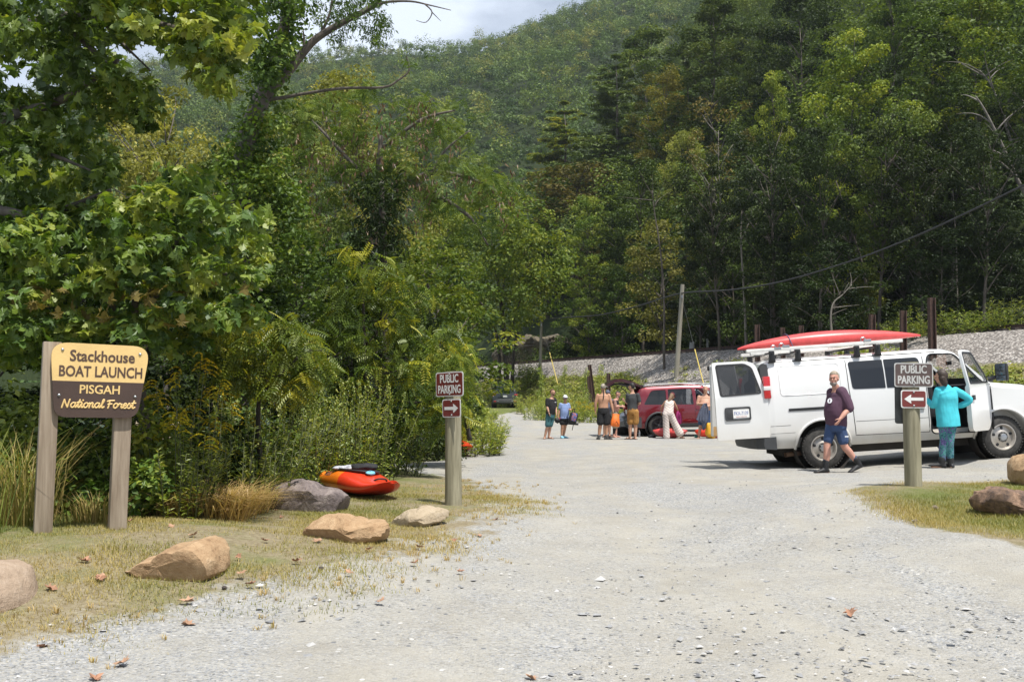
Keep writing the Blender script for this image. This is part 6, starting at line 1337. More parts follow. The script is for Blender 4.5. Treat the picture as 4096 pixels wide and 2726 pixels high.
# front door, open toward the viewer
fd = empty('front_door', (3.215, -.005, 0), (0, 0, R(47))); fd.parent = van; tag(fd, 'front passenger door, open')
dpo = arc_poly([(-1.10, .58), (-.20, .55), (0, .78), (0, 1.45), (-.12, 1.54), (-.52, 2.06), (-1.02, 2.08), (-1.10, 1.7)], [.12, .12, .1, .05, .1, .10, .12, .2]); wno = arc_poly([(-1.02, 1.47), (-.10, 1.47), (-.16, 1.58), (-.54, 1.99), (-.96, 2.0)], [.05, .05, .05, .08, .08])
b = MB(); ring_prism(b, dpo, wno, lambda x, z: Vector((x, dy_(z)*1.3, z)), lambda x, z: Vector((x, .05+(.03 if z < 1.4 else 0)+dy_(z)*1.3, z))); b.build('door_panel', M_van, fd, 30)
b = MB(); b.prism(wno, lambda x, z: Vector((x, .018+dy_(z)*1.3, z)), lambda x, z: Vector((x, .024+dy_(z)*1.3, z))); b.build('window', M_glass_clear, fd, 30)
b = MB(); ring_prism(b, arc_poly([(-1.05, 1.44), (-.05, 1.44), (-.10, 1.60), (-.50, 2.03), (-.99, 2.04)], .05), wno, lambda x, z: Vector((x, -.004+dy_(z)*1.3, z)), lambda x, z: Vector((x, .01+dy_(z)*1.3, z))); b.build('window_seal', M_black, fd, 30)
b = MB(); b.box((-.55, .10, 1.0), (.86, .04, .7), bev=.03); b.box((-.5, .15, .80), (.6, .10, .16), bev=.03); b.build('door_trim', M_greytrim, fd)
b = MB(); b.box((-.95, -.014, 1.19), (.12, .03, .09), bev=.012); b.build('door_handle', M_black, fd)
mo = empty('wing_mirror', (-.13, -.02, 1.50)); mo.parent = fd
b = MB(); b.tube([Vector((0, 0, 0)), Vector((.03, -.10, .02)), Vector((.05, -.17, .06))], [.05, .035, .04], 8); b.box((.06, -.24, .12), (.13, .22, .33), bev=.04); b.build('mirror_housing', M_black, mo)
b = MB(); b.box((-.012, -.24, .17), (.012, .17, .20), bev=.004); b.box((-.012, -.24, .01), (.012, .17, .09), bev=.004); b.build('mirror_glass', M_mirror, mo)
# clutter inside the doorway
b = MB(); b.tube([Vector((3.5, .45, 1.435)), Vector((3.52, .45, 1.75))], .006, 5); b.build('aerial', M_black, van)
b = MB(); b.box((3.33, .9, 1.455), (.16, 1.3, .03), bev=.01); b.build('wiper_cowl', M_black, van)
# nose of the van (beyond the frame edge)
b = MB(); b.box((4.40, 1.0, .60), (.18, 1.9, .24), bev=.05); b.build('front_bumper', M_chrome, van)
b = MB(); b.box((4.36, 1.0, .93), (.10, 1.1, .28), bev=.03); b.build('grille', M_black, van)
for y in (.22, 1.78): b = MB(); b.box((4.33, y, .93), (.14, .30, .24), bev=.04); b.build('headlight', M_whitelamp, van)
# roof rack of white boards on clamped towers
rk = empty('roof_rack', (5.93, 18.9, van.location.z), (0, R(-3.5), 0), 'roof rack of white boards on clamped towers carrying the red kayak', 'roof rack')
for x in (-.83, -.33, .80, 1.20):
    b = MB(); b.tube([Vector((x, .05, 2.25)), Vector((x, 1.95, 2.25))], .022, 8); b.build('crossbar', M_black, rk)
    for y in (.13, 1.87): b = MB(); b.box((x, y, 2.19), (.10, .09, .20), bev=.02); b.box((x, y, 2.10), (.13, .06, .06), bev=.015); b.build('rack_tower', M_black, rk)
for (x0, z0, x1, z1, y) in ((-1.30, 2.315, .95, 2.33, .18), (-1.12, 2.27, .4, 2.285, .62), (.35, 2.335, 1.75, 2.345, .30), (-1.1, 2.28, 1.6, 2.30, 1.5)):
    b = MB(); a_ = Vector((x0, y, z0)); c_ = Vector((x1, y, z1)); b.box((a_+c_)/2, ((c_-a_).length, .085, .062), Matrix.Rotation(-math.atan2(z1-z0, x1-x0), 3, 'Y'), .006); b.build('board', M_whiteboard, rk)
for x, z in ((-.62, 2.38), (.95, 2.40), (-.78, 2.35)): b = MB(); b.lathe([(.045, -.008), (.055, 0), (.045, .008), (.037, 0), (.045, -.008)], (x, .16, z), 'y', 16); b.box((x+.08, .16, z-.02), (.14, .05, .05), bev=.008); b.build('eye_bolt', M_steel, rk)
# the red kayak on the rack, lying hull up
A_, B_ = PT(737.5, 349, 19.7), PT(920.5, 335, 19.9); dd = B_-A_; Lk = dd.length
yx = Vector((0, 0, 1)).cross(dd.normalized()).normalized(); Mk = Matrix((dd.normalized(), yx, dd.normalized().cross(yx))).transposed()
rkk = empty('kayak', A_, label='long faded red kayak tied hull up on the roof of the white van', cat='kayak'); rkk.rotation_mode = 'QUATERNION'; rkk.rotation_quaternion = Mk.to_quaternion()
def tcur(t): return .018+.215*math.sin(math.pi*min(1, t**.92))**.85
def bcur(t): return -.018-.085*math.sin(math.pi*min(1, t))**1.5
OB('hull', kayak_mesh('hull', Lk, .31, tcur, bcur, [M_kred], 40, 24, wexp=.8), rkk)
for t_ in (.27,):
    b = MB(); b.tube(catmull([(Lk*t_+.05, -.30, -.14), (Lk*t_, -.28, .02), (Lk*t_-.03, -.15, tcur(t_)+.005), (Lk*t_-.04, .1, tcur(t_)+.01), (Lk*t_-.04, .28, .0)], 5), .010, 6); b.build('tie_strap', plain('violet_strap', (.10, .08, .16), .7), rkk)
for t_ in (.03, .965): b = MB(); b.tube([Vector((Lk*t_, 0, -.01)), Vector((Lk*t_+.02, 0, -.07)), Vector((Lk*t_+.05, 0, -.02))], .010, 6); b.build('grab_loop', M_black, rkk)

# ---- other cars
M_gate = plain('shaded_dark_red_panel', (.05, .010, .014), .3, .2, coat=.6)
def suv(label, loc, rz, paint, pitch=0, pref=None, gate_open=False, name='parked_car', kind='suv', wheelk='alloy', glass=None, plate=True, rails=M_steel, cat='car'):
    W = 1.9; belt = 1.06
    if kind == 'suv': st = [(-.98, .40, .98, .12, .10), (-.94, .34, 1.10, .12, .05), (-.88, .32, 1.30, .14, .03), (-.60, .30, 1.68, .18, 0), (-.42, .30, 1.72, .19, 0), (.9, .30, 1.76, .19, 0), (1.5, .30, 1.75, .19, 0), (1.80, .30, 1.68, .19, 0), (2.62, .30, 1.14, .12, 0), (2.8, .30, 1.10, .12, 0), (3.4, .32, 1.03, .14, .03), (3.68, .34, .92, .17, .10), (3.80, .40, .72, .2, .22)]
    else: st = [(-.95, .40, .80, .14, .12), (-.88, .32, 1.00, .14, .05), (-.45, .28, 1.12, .16, 0), (.05, .26, 1.36, .22, 0), (.6, .26, 1.45, .23, 0), (1.1, .26, 1.44, .23, 0), (1.45, .26, 1.36, .22, 0), (2.25, .26, 1.0, .13, 0), (2.9, .28, .92, .15, .03), (3.35, .30, .78, .17, .10), (3.50, .36, .60, .2, .25)]
    wb = 2.88 if kind == 'suv' else 2.7; r = .37 if kind == 'suv' else .33; glass = glass or M_glass_mid
    o = empty(name, loc, (0, R(pitch), rz), label, cat)
    if kind == 'suv':
        wins = [arc_poly([(-.50, 1.10), (.28, 1.09), (.28, 1.60), (-.22, 1.58)], [.06, .03, .03, .12]), arc_poly([(.36, 1.09), (1.22, 1.08), (1.18, 1.63), (.36, 1.61)], [.03, .03, .05, .03]), arc_poly([(1.32, 1.08), (2.30, 1.08), (1.72, 1.60), (1.30, 1.63)], [.03, .06, .08, .03])]
        wind = [(1.84, 1.80), (2.80, 1.16), (2.56, 1.04), (1.72, 1.52)]; ins = (.24, W-.24); cav = (-.80, 2.45, .45, .07)
        rear = [(-1.3, 1.12), (-.70, 1.12), (-.42, 1.56), (-.62, 1.85), (-1.3, 1.85)] if not gate_open else [(-1.3, .62), (-.70, .62), (-.60, 1.3), (-.42, 1.62), (-.75, 1.80), (-1.3, 1.80)]
    else:
        wins = [arc_poly([(.0, .98), (.85, .96), (.82, 1.32), (.18, 1.28)], .05), arc_poly([(.92, .96), (1.95, .96), (1.42, 1.29), (.92, 1.32)], .05)]
        wind = [(1.48, 1.50), (2.42, 1.04), (2.18, .90), (1.36, 1.24)]; ins = (.28, W-.28); cav = (-.2, 2.0, .42, .07); rear = [(-.55, 1.10), (-.2, 1.0), (.2, 1.28), (.0, 1.5)]
    cuts = [(w_, -.3, .45) for w_ in wins]+[(w_, W-.45, W+.3) for w_ in wins]+[(wind, *ins), (rear, .26, W-.26)]
    OB('body', car_shell(st, W, belt, cav, cuts, [(0, r, r+.07), (wb, r, r+.07)], paint, 44), o)
    for x in (0, wb):
        for y0, sg_ in ((.03, 1), (W-.03, -1)): b = MB(); b.lathe([(r+.085, 0), (r+.085, .32*sg_), (.001, .32*sg_)], (x, y0, r), 'y', 28); b.build('wheel_housing', M_under, o, None)
        b = MB(); P = [Vector((x+(r+.085)*math.cos(a), surfY(st, W, belt, x+(r+.085)*math.cos(a), r+(r+.085)*math.sin(a))-.006, r+(r+.085)*math.sin(a))) for a in np.linspace(-.1, math.pi+.1, 24)]; b.tube(P, .034, 8); b.build('fender_lip', M_bumper if kind == 'suv' else paint, o, 60)
        wheel(o, x, .03, r, r, .23, wheelk, -1); wheel(o, x, W-.03, r, r, .23, wheelk, 1)
    for i, w_ in enumerate(wins):
        for far in (False, True):
            if pref == 'red' and i == 2: continue
            b = MB(); on_side(b, st, W, belt, w_, .012, .018, far); b.build('side_window', glass, o, 30)
    xa, za, xb, zb_ = (1.80, 1.67, 2.62, 1.13) if kind == 'suv' else (1.44, 1.36, 2.25, .995)
    b = MB(); b.loft([[Vector((xa+(xb-xa)*t, y, za+(zb_-za)*t+.004)) for y in (ins[0]-.02, W/2, ins[1]+.02)] for t in (0, .5, 1)], cap=False, closed=False); b.build('windscreen', glass, o, None)
    if not gate_open:
        xa, za, xb, zb_ = (-.60, 1.67, -.875, 1.12) if kind == 'suv' else (.05, 1.355, -.45, 1.115)
        b = MB(); b.loft([[Vector((xa+(xb-xa)*t, y, za+(zb_-za)*t)) for y in (.24, W/2, W-.24)] for t in (0, .5, 1)], cap=False, closed=False); b.build('rear_window', M_glass_dark, o, None)
    sill = [(.45, .30), (wb-.45, .30), (wb-.45, .44), (.45, .44)]
    for far in (False, True): b = MB(); on_side(b, st, W, belt, sill, -.012, .02, far); b.build('side_skirt', M_bumper if kind == 'suv' else paint, o)
    b = MB(); secs = [[Vector((x, y, z)) for x, z in ((xx, .34), (xx-.05, .42), (xx-.05, .62), (xx+.03, .68), (xx+.2, .68), (xx+.2, .32))] for y, xx in ((.0, -.80), (.10, -.93), (.5, -.99), (W-.5, -.99), (W-.1, -.93), (W, -.80))]; b.loft(secs); rb = b.build('rear_bumper', M_bumper if kind == 'suv' else paint, o, 30)
    b = MB(); b.box((-1.03, W/2, .52), (.02, W*.62, .035), bev=.005); b.build('bumper_trim', M_steel, rb)
    for y in (.10, W-.10):
        b = MB(); b.box((-.90, y+(.06 if y < 1 else -.06), .95), (.14, .26, .17), Matrix.Rotation(R(-14), 3, 'Y'), .03); t_ = b.build('tail_light', M_redlamp, o); b = MB(); b.box((-.915, y+(.08 if y < 1 else -.08), .875), (.12, .2, .05), bev=.01); b.build('reversing_lens', M_whitelamp, t_)
        b = MB(); b.box((-1.03, y+(.10 if y < 1 else -.10), .50), (.04, .18, .05), bev=.01); b.build('reflector', M_redlamp, o)
        x_ = st[-2][0]-.06; b = MB(); b.box((x_, y+(.16 if y < 1 else -.16), st[-2][2]-.12), (.22, .36, .13), bev=.04); b.build('headlight', M_whitelamp, o)
        b = MB(); b.box((x_+.07, y+(.14 if y < 1 else -.14), .46), (.10, .26, .17), bev=.03); fl_ = b.build('fog_lamp_surround', M_black, o)
    b = MB(); b.box((st[-2][0]+.02, W/2, st[-2][2]-.17), (.10, W*.5, .16), bev=.03); b.build('grille', M_black, o)
    if plate:
        b = MB(); b.box((-.965, W/2, .86), (.02, .60, .17), Matrix.Rotation(R(-8), 3, 'Y'), .006); pr_ = b.build('plate_recess', M_greytrim if kind != 'suv' else M_bumper, o); b = MB(); b.box((-.98, W/2, .86), (.012, .31, .15), Matrix.Rotation(R(-8), 3, 'Y')); b.build('number_plate', M_plate_white, pr_)
    if rails and kind == 'suv':
        for y in (.26, W-.26): b = MB(); b.tube(catmull([(-.45, y, 1.71), (-.3, y, 1.775), (.8, y, 1.815), (1.5, y, 1.79), (1.7, y, 1.72)], 5), .02, 8); b.build('roof_rail', rails, o)
    for far in (False, True):
        y = surfY(st, W, belt, xb if False else (2.2 if kind == 'suv' else 1.9), belt-.02)-.0; yy = y-.13 if not far else W-y+.13
        b = MB(); b.box(((2.22 if kind == 'suv' else 1.9), yy, belt+.06), (.14, .22, .16), bev=.04); b.build('wing_mirror', M_black if pref != 'red' else paint, o)
    for xs_ in (([.32, 1.27, 2.34] if kind == 'suv' else [.88, 2.0])):
        seam(o, st, W, belt, [(xs_, .5), (xs_, belt)], .005)
    for xs_ in ([.95, 1.95] if kind == 'suv' else [.6, 1.6]):
        b = MB(); b.box((xs_-.55 if kind == 'suv' else xs_-.3, surfY(st, W, belt, xs_-.5, belt-.14)-.012, belt-.14), (.22, .025, .035), bev=.01); b.build('door_handle', paint, o)
    for x_ in (.75, 1.55):
        for y in (.5, W-.5): b = MB(); b.box((x_+.2, y, .68), (.46, .46, .16), bev=.05); b.box((x_, y, .95), (.14, .46, .7), Matrix.Rotation(R(-10), 3, 'Y'), .05); b.box((x_-.08, y, 1.36), (.10, .26, .18), bev=.04); b.build('seat', M_interior, o)
    if kind == 'suv':
        b = MB(); b.tube([Vector((-.75, .5, .36)), Vector((-1.0, .5, .33))], .04, 10); b.build('exhaust_pipe', M_steel, o)
    if gate_open:
        tg = empty('tailgate', (-.50, W/2, 1.71), (0, 0, 0)); tg.parent = o; tag(tg, 'tailgate raised')
        b = MB(); prof = [(0, .04), (-.35, .20), (-.70, .30), (-.95, .29), (-1.20, .15), (-1.26, .08), (-1.18, .03), (-.95, .17), (-.7, .19), (-.3, .08), (-.02, -.03)]
        b.loft([[Vector((x, y, z)) for x, z in prof] for y in (-.74, -.70, .70, .74)]); b.build('tailgate_panel', [M_gate], tg, 40)
        b = MB(); b.prism([(-1.16, .01), (-.95, .15), (-.7, .17), (-.3, .06), (-.3, .02), (-.7, .12), (-.95, .10)], lambda x, z: Vector((x, -.62, z)), lambda x, z: Vector((x, .62, z))); b.build('tailgate_lining', M_interior, tg)
        b = MB(); b.box((.02, 0, .05), (.22, 1.3, .04), bev=.015); b.build('spoiler', M_black, tg)
        for y in (-.66, .66): b = MB(); b.tube([Vector((-.55, y, .02)), Vector((-.02, y, -.52))], .018, 6); b.build('gas_strut', M_black, tg)
    return o
M_redpaint = plain('metallic_red_paint', (.17, .008, .016), .22, .35, var=.04, coat=1.0)
M_greypaint = plain('silver_grey_paint', (.26, .27, .28), .28, .5, var=.04, coat=.8)
M_darkpaint = plain('dark_grey_green_paint', (.022, .027, .027), .22, .3, var=.05, coat=.8)
M_whitepaint = plain('white_car_paint', (.78, .79, .80), .25, var=.03, coat=.8)
pz = onground(659, 38.6); _sv = suv('dark red car with its tailgate raised, people unloading around it', (pz.x, 38.6, pz.z), R(1.5), M_redpaint, -1.2, 'red', True, wheelk='dark', glass=M_glass_mid, name='parked_car'); _sv.scale = (1.13,)*3
suv('white car behind the red one, only its roof and windows showing', (8.3, 43.5, H(8.3, 43.5)+.30), R(4), M_whitepaint, -1.0, None, False, glass=M_glass_dark)
suv('silver-grey car facing the camera between the tattooed man and the red car', (5.35, 43.2, H(5.5, 41)), R(-112), M_greypaint, 0, None, False, kind='sedan', glass=M_glass_mid)
pc = onground(505, 73.6); suv('dark grey car parked in the shade at the end of the gravel, seen from behind', (pc.x+.92, 74.6, H(pc.x, 74.6)), R(92), M_darkpaint, -.6, None, False, glass=M_glass_dark, rails=M_black)
# ------------------------------------------------------------------ people
def skinmat(name, c): return plain(name, c, .55, var=.07, scale=18, spec=.35)
M_skin = skinmat('light_skin', (.50, .28, .19)); M_skin_tan = skinmat('tanned_skin', (.46, .25, .155)); M_skin_pink = skinmat('ruddy_skin', (.52, .27, .20))
M_eye = plain('dark_eye', (.02, .015, .012), .3); M_lip = plain('lip', (.36, .13, .11), .5)
class Body:
    """limbs, torso, head, hands and feet gathered as closed shells, fused by a voxel remesh into one continuous skin"""
    def __init__(s, voxel=.008): s.b = MB(); s.vox = voxel
    def limb(s, pts, rad, n=12, sub=5): 
        P = catmull([list(p)+[r] if False else p for p in pts], sub); r = []
        for i in range(len(pts)-1):
            for k in range(sub): t = k/sub; t = t*t*(3-2*t); r.append(rad[i]+(rad[i+1]-rad[i])*t)
        r.append(rad[-1]); s.b.tube(P, r, n)
        s.b.ell(pts[0], (rad[0],)*3, None, 12, 8); s.b.ell(pts[-1], (rad[-1],)*3, None, 12, 8)
    def torso(s, secs, w):
        """secs: (centre, half width, half depth); w = width direction"""
        w = Vector(w).normalized(); out = []; C = [Vector(q[0]) for q in secs]; n = 24
        CC = catmull(C, 4); A = []
        for i in range(len(secs)-1):
            for k in range(4): t = k/4; t2 = t*t*(3-2*t); A.append((secs[i][1]+(secs[i+1][1]-secs[i][1])*t2, secs[i][2]+(secs[i+1][2]-secs[i][2])*t2))
        A.append(secs[-1][1:3])
        for i, c in enumerate(CC):
            t = (CC[min(i+1, len(CC)-1)]-CC[max(i-1, 0)]).normalized(); ww = (w-t*w.dot(t)).normalized(); dd = t.cross(ww)
            out.append([c+ww*A[i][0]*math.copysign(abs(math.cos(a))**.85, math.cos(a))+dd*A[i][1]*math.copysign(abs(math.sin(a))**.9, math.sin(a)) for a in np.linspace(0, 2*math.pi, n, endpoint=False)])
        s.b.loft(out)
    def head(s, c, phi, tilt=0.0, sc=1.0, roll=0.0):
        """phi: 0 looks toward -y, 90 toward +x; tilt > 0 looks down"""
        M = Matrix.Rotation(phi, 3, 'Z') @ Matrix.Rotation(roll, 3, 'Y') @ Matrix.Rotation(tilt, 3, 'X'); c = Vector(c); e = lambda p, r: s.b.ell(c+M @ Vector(p)*sc, tuple(q*sc for q in r), M, 16, 12)
        e((0, .012, .022), (.074, .094, .098)); e((0, -.018, -.045), (.058, .072, .066)); e((0, -.055, -.082), (.036, .034, .028))     # skull, jaw, chin
        e((0, -.093, -.018), (.013, .020, .026)); e((0, -.088, .028), (.046, .014, .012)); e((0, -.082, -.060), (.024, .012, .011))   # nose, brow, mouth
        for q in (-1, 1): e((q*.076, .012, -.008), (.009, .018, .031)); e((q*.045, -.062, -.022), (.022, .02, .02))
        s.M = M; s.hc = c; s.sc = sc; return M
    def hand(s, wrist, d, palm_n, thumb, curl=.5, sc=1.0):
        """palm of five separate fingers: d = pointing direction, palm_n = palm side, thumb = side of the thumb"""
        d = Vector(d).normalized(); pn = Vector(palm_n); pn = (pn-d*pn.dot(d)).normalized(); th = d.cross(pn).normalized()
        if th.dot(Vector(thumb)) < 0: th = -th
        w = Vector(wrist); M = Matrix((d, th, pn)).transposed(); s.b.ell(w+d*.048*sc, (.056*sc, .043*sc, .017*sc), M, 14, 8)
        for k, (o, L) in enumerate(((.032, .072), (.011, .082), (-.011, .076), (-.031, .060))):
            p = w+(d*.088+th*o)*sc; a = 0; P = [p-d*.02*sc, p]; 
            for j, f in enumerate((.45, .32, .23)): a += curl*(.55+.12*j+.05*k); P.append(P[-1]+(d*math.cos(a)+pn*math.sin(a)+th*o*.9)*L*f*sc)
            s.b.tube(P, [.0095*sc, .0095*sc, .009*sc, .0082*sc, .0068*sc], 8); s.b.ell(P[-1], (.007*sc,)*3, None, 8, 6)
        P = [w+(d*.02+th*.025)*sc, w+(d*.05+th*.055+pn*.012)*sc, w+(d*.078+th*.066+pn*.03)*sc, w+(d*.098+th*.062+pn*.045)*sc]; s.b.tube(P, [.014*sc, .012*sc, .010*sc, .0078*sc], 8); s.b.ell(P[-1], (.008*sc,)*3, None, 8, 6)
    def foot(s, ankle, toe_dir, L=.25, sole=None):
        a = Vector(ankle); d = Vector(toe_dir); d = d.normalized(); z = sole if sole is not None else 0.0; side = Vector((-d.y, d.x, 0)).normalized(); out = []
        up = side.cross(d); up = -up if up.z < 0 else up; base = Vector((a.x, a.y, 0))+Vector((0, 0, z)) if sole is not None else Vector((a.x, a.y, 0))
        for t, hw, hh in ((-.26, .022, .03), (-.2, .034, .05), (0, .037, .085), (.25, .040, .07), (.5, .046, .048), (.66, .048, .034), (.74, .036, .022)):
            c = base+d*t*L; out.append([c+side*hw*math.cos(q)+up*(hh*.5+hh*.5*math.sin(q)) for q in np.linspace(0, 2*math.pi, 12, endpoint=False)])
        s.b.loft(out)
    def mesh(s, name, mat, smooth=3):
        me = s.b.mesh('w', [mat], None)
        r = evalmesh(me, [('REMESH', dict(mode='VOXEL', voxel_size=s.vox, use_smooth_shade=True)), ('SMOOTH', dict(factor=.5, iterations=smooth))]); r.name = name
        r.materials.clear(); r.materials.append(mat); r.polygons.foreach_set('use_smooth', [True]*len(r.polygons)); return r
def cloth(name, parent, mat, fn, voxel=.009, smooth=4, wr=.0, seed=0, lab=None):
    q = Body(voxel); fn(q); me = q.mesh(name, mat, smooth)
    if wr:                                                # creases
        n = len(me.vertices); co = np.empty(n*3, np.float32); me.vertices.foreach_get('co', co); no = np.empty(n*3, np.float32); me.vertices.foreach_get('normal', no); co = co.reshape(-1, 3); no = no.reshape(-1, 3)
        off = Vector((seed*2.3, seed, 0)); h = np.array([mnoise.noise(Vector((p[0]*9, p[1]*9, p[2]*5.0))+off)+.5*mnoise.noise(Vector((p[0]*22, p[1]*22, p[2]*12))+off) for p in co])
        co += no*h[:, None]*wr; me.vertices.foreach_set('co', co.ravel()); me.update()
    return OB(name, me, parent)
def M_(phi): return Vector((math.cos(phi), math.sin(phi), 0)), Vector((math.sin(phi), -math.cos(phi), 0))    # width axis, facing axis
class Person:
    def __init__(s, label, u, y, phi, skin, k=1.0, near=False, z=None):
        x = (u-512)/F*y; s.e = empty('person', (x, y, H(x, y)+.006), label=label, cat='person', scale=k); s.phi = R(phi); s.w, s.f = M_(s.phi); s.skin = skin; s.vox = .0062 if near else .008; s.B = Body(s.vox); s.near = near
    def P(s, x, z, f=0.0, y=None):
        """x as seen by the viewer, z up, f metres away from (+) or toward (-) the viewer"""
        return Vector((x, f, z))
    def torso(s, pts, belly=0, w=None): s.B.torso(pts, w or s.w); s.tp = pts
    def finish(s): s.body = OB('body', s.B.mesh('body', s.skin), s.e); return s.body
    def part(s, name, mat, fn, wr=.004, voxel=None, lab=None): return cloth(name, s.e, mat, fn, voxel or (s.vox+.001), 4, wr, len(name), lab)
    def shell(s, name, mat, c, r, off, cutfn, n=(26, 18)):
        """hair, cap or beard: an ellipsoid about the head, only the side where cutfn(local point) is true"""
        b = MB(); b.ell((0, 0, 0), (1, 1, 1), None, *n); M = s.B.M; sc = s.B.sc; hc = s.B.hc; keep = [cutfn(Vector((v.x*r[0]+off[0], v.y*r[1]+off[1], v.z*r[2]+off[2]))) for v in b.v]
        vs = []
        for v, k in zip(b.v, keep):
            p = Vector((v.x*r[0]+off[0], v.y*r[1]+off[1], v.z*r[2]+off[2]))
            if not k: p = p*.80
            vs.append(hc+M @ (p*sc))
        b.v = vs; return b.build(name, mat, s.e, 80)
    def face(s, mouth=True, browc=None):
        for q in (-1, 1):
            b = MB(); b.ell(s.B.hc+s.B.M @ Vector((q*.031, -.080, .008))*s.B.sc, (.011, .006, .007), s.B.M, 8, 6); b.build('eye', M_eye, s.e)
            if browc: b = MB(); b.ell(s.B.hc+s.B.M @ Vector((q*.033, -.095, .032))*s.B.sc, (.022, .006, .005), s.B.M, 8, 6); b.build('eyebrow', browc, s.e)
        if mouth: b = MB(); b.ell(s.B.hc+s.B.M @ Vector((0, -.094, -.058))*s.B.sc, (.022, .004, .006), s.B.M, 8, 6); b.build('mouth', M_lip, s.e)
def std_torso(p, hips, chest, neck, W=.19, D=.115, belly=0.0, hipw=.17):
    """pelvis to neck; hips, chest, neck are points; belly pushes the waist forward"""
    hips, chest, neck = Vector(hips), Vector(chest), Vector(neck); m = hips.lerp(chest, .5)+p.f*belly*.5; up = (neck-chest)
    return [(hips-Vector((0, 0, .10)), hipw*.72, D*.85), (hips, hipw, D*1.02), (m, hipw*.93+belly*.25, D*.95+belly*.55), (chest-(chest-m)*.15, W*.98, D*1.05+belly*.12), (chest+up*.42, W*.90, D*.86), (chest+up*.72, W*.52, D*.62), (neck, .056, .058), (neck+up.normalized()*.07, .052, .054)]
def grow(secs, d, i0=0, i1=None): return [(c, a+d, b_+d) for c, a, b_ in secs[i0:i1]]
# cloth colours
C_purple = plain('plum_shirt_cloth', (.085, .040, .068), .9, var=.12, bump=.1); C_navy = plain('navy_shorts_cloth', (.035, .065, .15), .85, var=.15, bump=.1); C_black = plain('black_shirt_cloth', (.012, .012, .013), .9, var=.2); C_teal = plain('teal_shorts_cloth', (.035, .12, .135), .85, var=.15)
C_peri = plain('periwinkle_shirt_cloth', (.22, .30, .52), .9, var=.1); C_char = plain('charcoal_shirt_cloth', (.042, .044, .046), .9, var=.12); C_ochre = plain('ochre_shorts_cloth', (.32, .155, .035), .85, var=.15); C_khaki = plain('khaki_shorts_cloth', (.30, .25, .17), .85, var=.12)
C_turq = plain('turquoise_tunic_cloth', (.055, .50, .58), .85, var=.08, bump=.1); C_maroon = plain('maroon_cap_cloth', (.12, .012, .022), .85); C_white = plain('white_cap_cloth', (.75, .76, .78), .8, var=.05); C_mag = plain('magenta_towel', (.36, .035, .17), .95, var=.2, bump=.3); C_slate = plain('slate_blue_cloth', (.105, .12, .17), .9, var=.15, bump=.2)
C_pink = plain('pink_panel', (.70, .06, .25), .8); H_grey = plain('grey_blond_hair', (.33, .275, .205), .7, var=.35, scale=60, aniso=(1, 1, .3)); H_beard = plain('grey_beard_hair', (.30, .255, .225), .8, var=.3, scale=70); H_brown = plain('brown_hair', (.045, .028, .018), .6, var=.4, scale=50); H_dark = plain('near_black_hair', (.014, .011, .010), .6, var=.3, scale=50); H_red = plain('auburn_hair', (.11, .05, .025), .7, var=.3, scale=50); H_long = plain('light_brown_hair', (.20, .12, .065), .7, var=.35, scale=40, aniso=(1, 1, .2))
M_neo = plain('black_neoprene_boot', (.016, .016, .018), .6, var=.3); M_sock = plain('navy_sock', (.03, .05, .10), .9); M_shoe = plain('grey_sport_shoe', (.07, .068, .066), .8, var=.2); M_clog = plain('pale_blue_clog', (.22, .50, .66), .6); M_sand = plain('brown_sandal', (.06, .035, .025), .8); M_shade = plain('sunglass_lens', (.01, .012, .016), .1)
def pattern(name, stops, scale, dist=1.5, wave=None, rough=.9):
    m, nt, b = new_mat(name); tc = N(nt, 'ShaderNodeTexCoord'); rp = ramp(nt, stops, 'CONSTANT' if wave else 'LINEAR')
    if wave: n = N(nt, 'ShaderNodeTexWave', i_Scale=scale, i_Distortion=dist, bands_direction='DIAGONAL')
    else: n = N(nt, 'ShaderNodeTexNoise', i_Scale=scale, i_Detail=4.0, i_Distortion=dist)
    nt.links.new(tc.outputs['Object'], n.inputs[0]); nt.links.new(n.outputs[0 if not wave else 1], rp.inputs[0]); nt.links.new(rp.outputs[0], b.inputs['Base Color']); b.inputs['Roughness'].default_value = rough; return m
C_leg = pattern('tropical_print_leggings', [(.30, (.012, .03, .07)), (.42, (.02, .12, .16)), (.5, (.10, .32, .28)), (.56, (.05, .05, .16)), (.66, (.20, .16, .36))], 9, 2.5)
m, nt, bb = new_mat('striped_jumpsuit_cloth'); tc = N(nt, 'ShaderNodeTexCoord'); sx = N(nt, 'ShaderNodeSeparateXYZ'); nt.links.new(tc.outputs['Object'], sx.inputs[0])
ab = N(nt, 'ShaderNodeMath', operation='ABSOLUTE'); o1 = N(nt, 'ShaderNodeMath', operation='SUBTRACT'); o1.inputs[1].default_value = .05; nt.links.new(sx.outputs[0], o1.inputs[0]); nt.links.new(o1.outputs[0], ab.inputs[0])
m1 = N(nt, 'ShaderNodeMath', operation='MULTIPLY'); m1.inputs[1].default_value = -.75; nt.links.new(ab.outputs[0], m1.inputs[0]); ad = N(nt, 'ShaderNodeMath', operation='ADD'); nt.links.new(m1.outputs[0], ad.inputs[0]); nt.links.new(sx.outputs[2], ad.inputs[1])
m2 = N(nt, 'ShaderNodeMath', operation='MULTIPLY'); m2.inputs[1].default_value = 9.5; nt.links.new(ad.outputs[0], m2.inputs[0]); fr = N(nt, 'ShaderNodeMath', operation='FRACT'); nt.links.new(m2.outputs[0], fr.inputs[0])
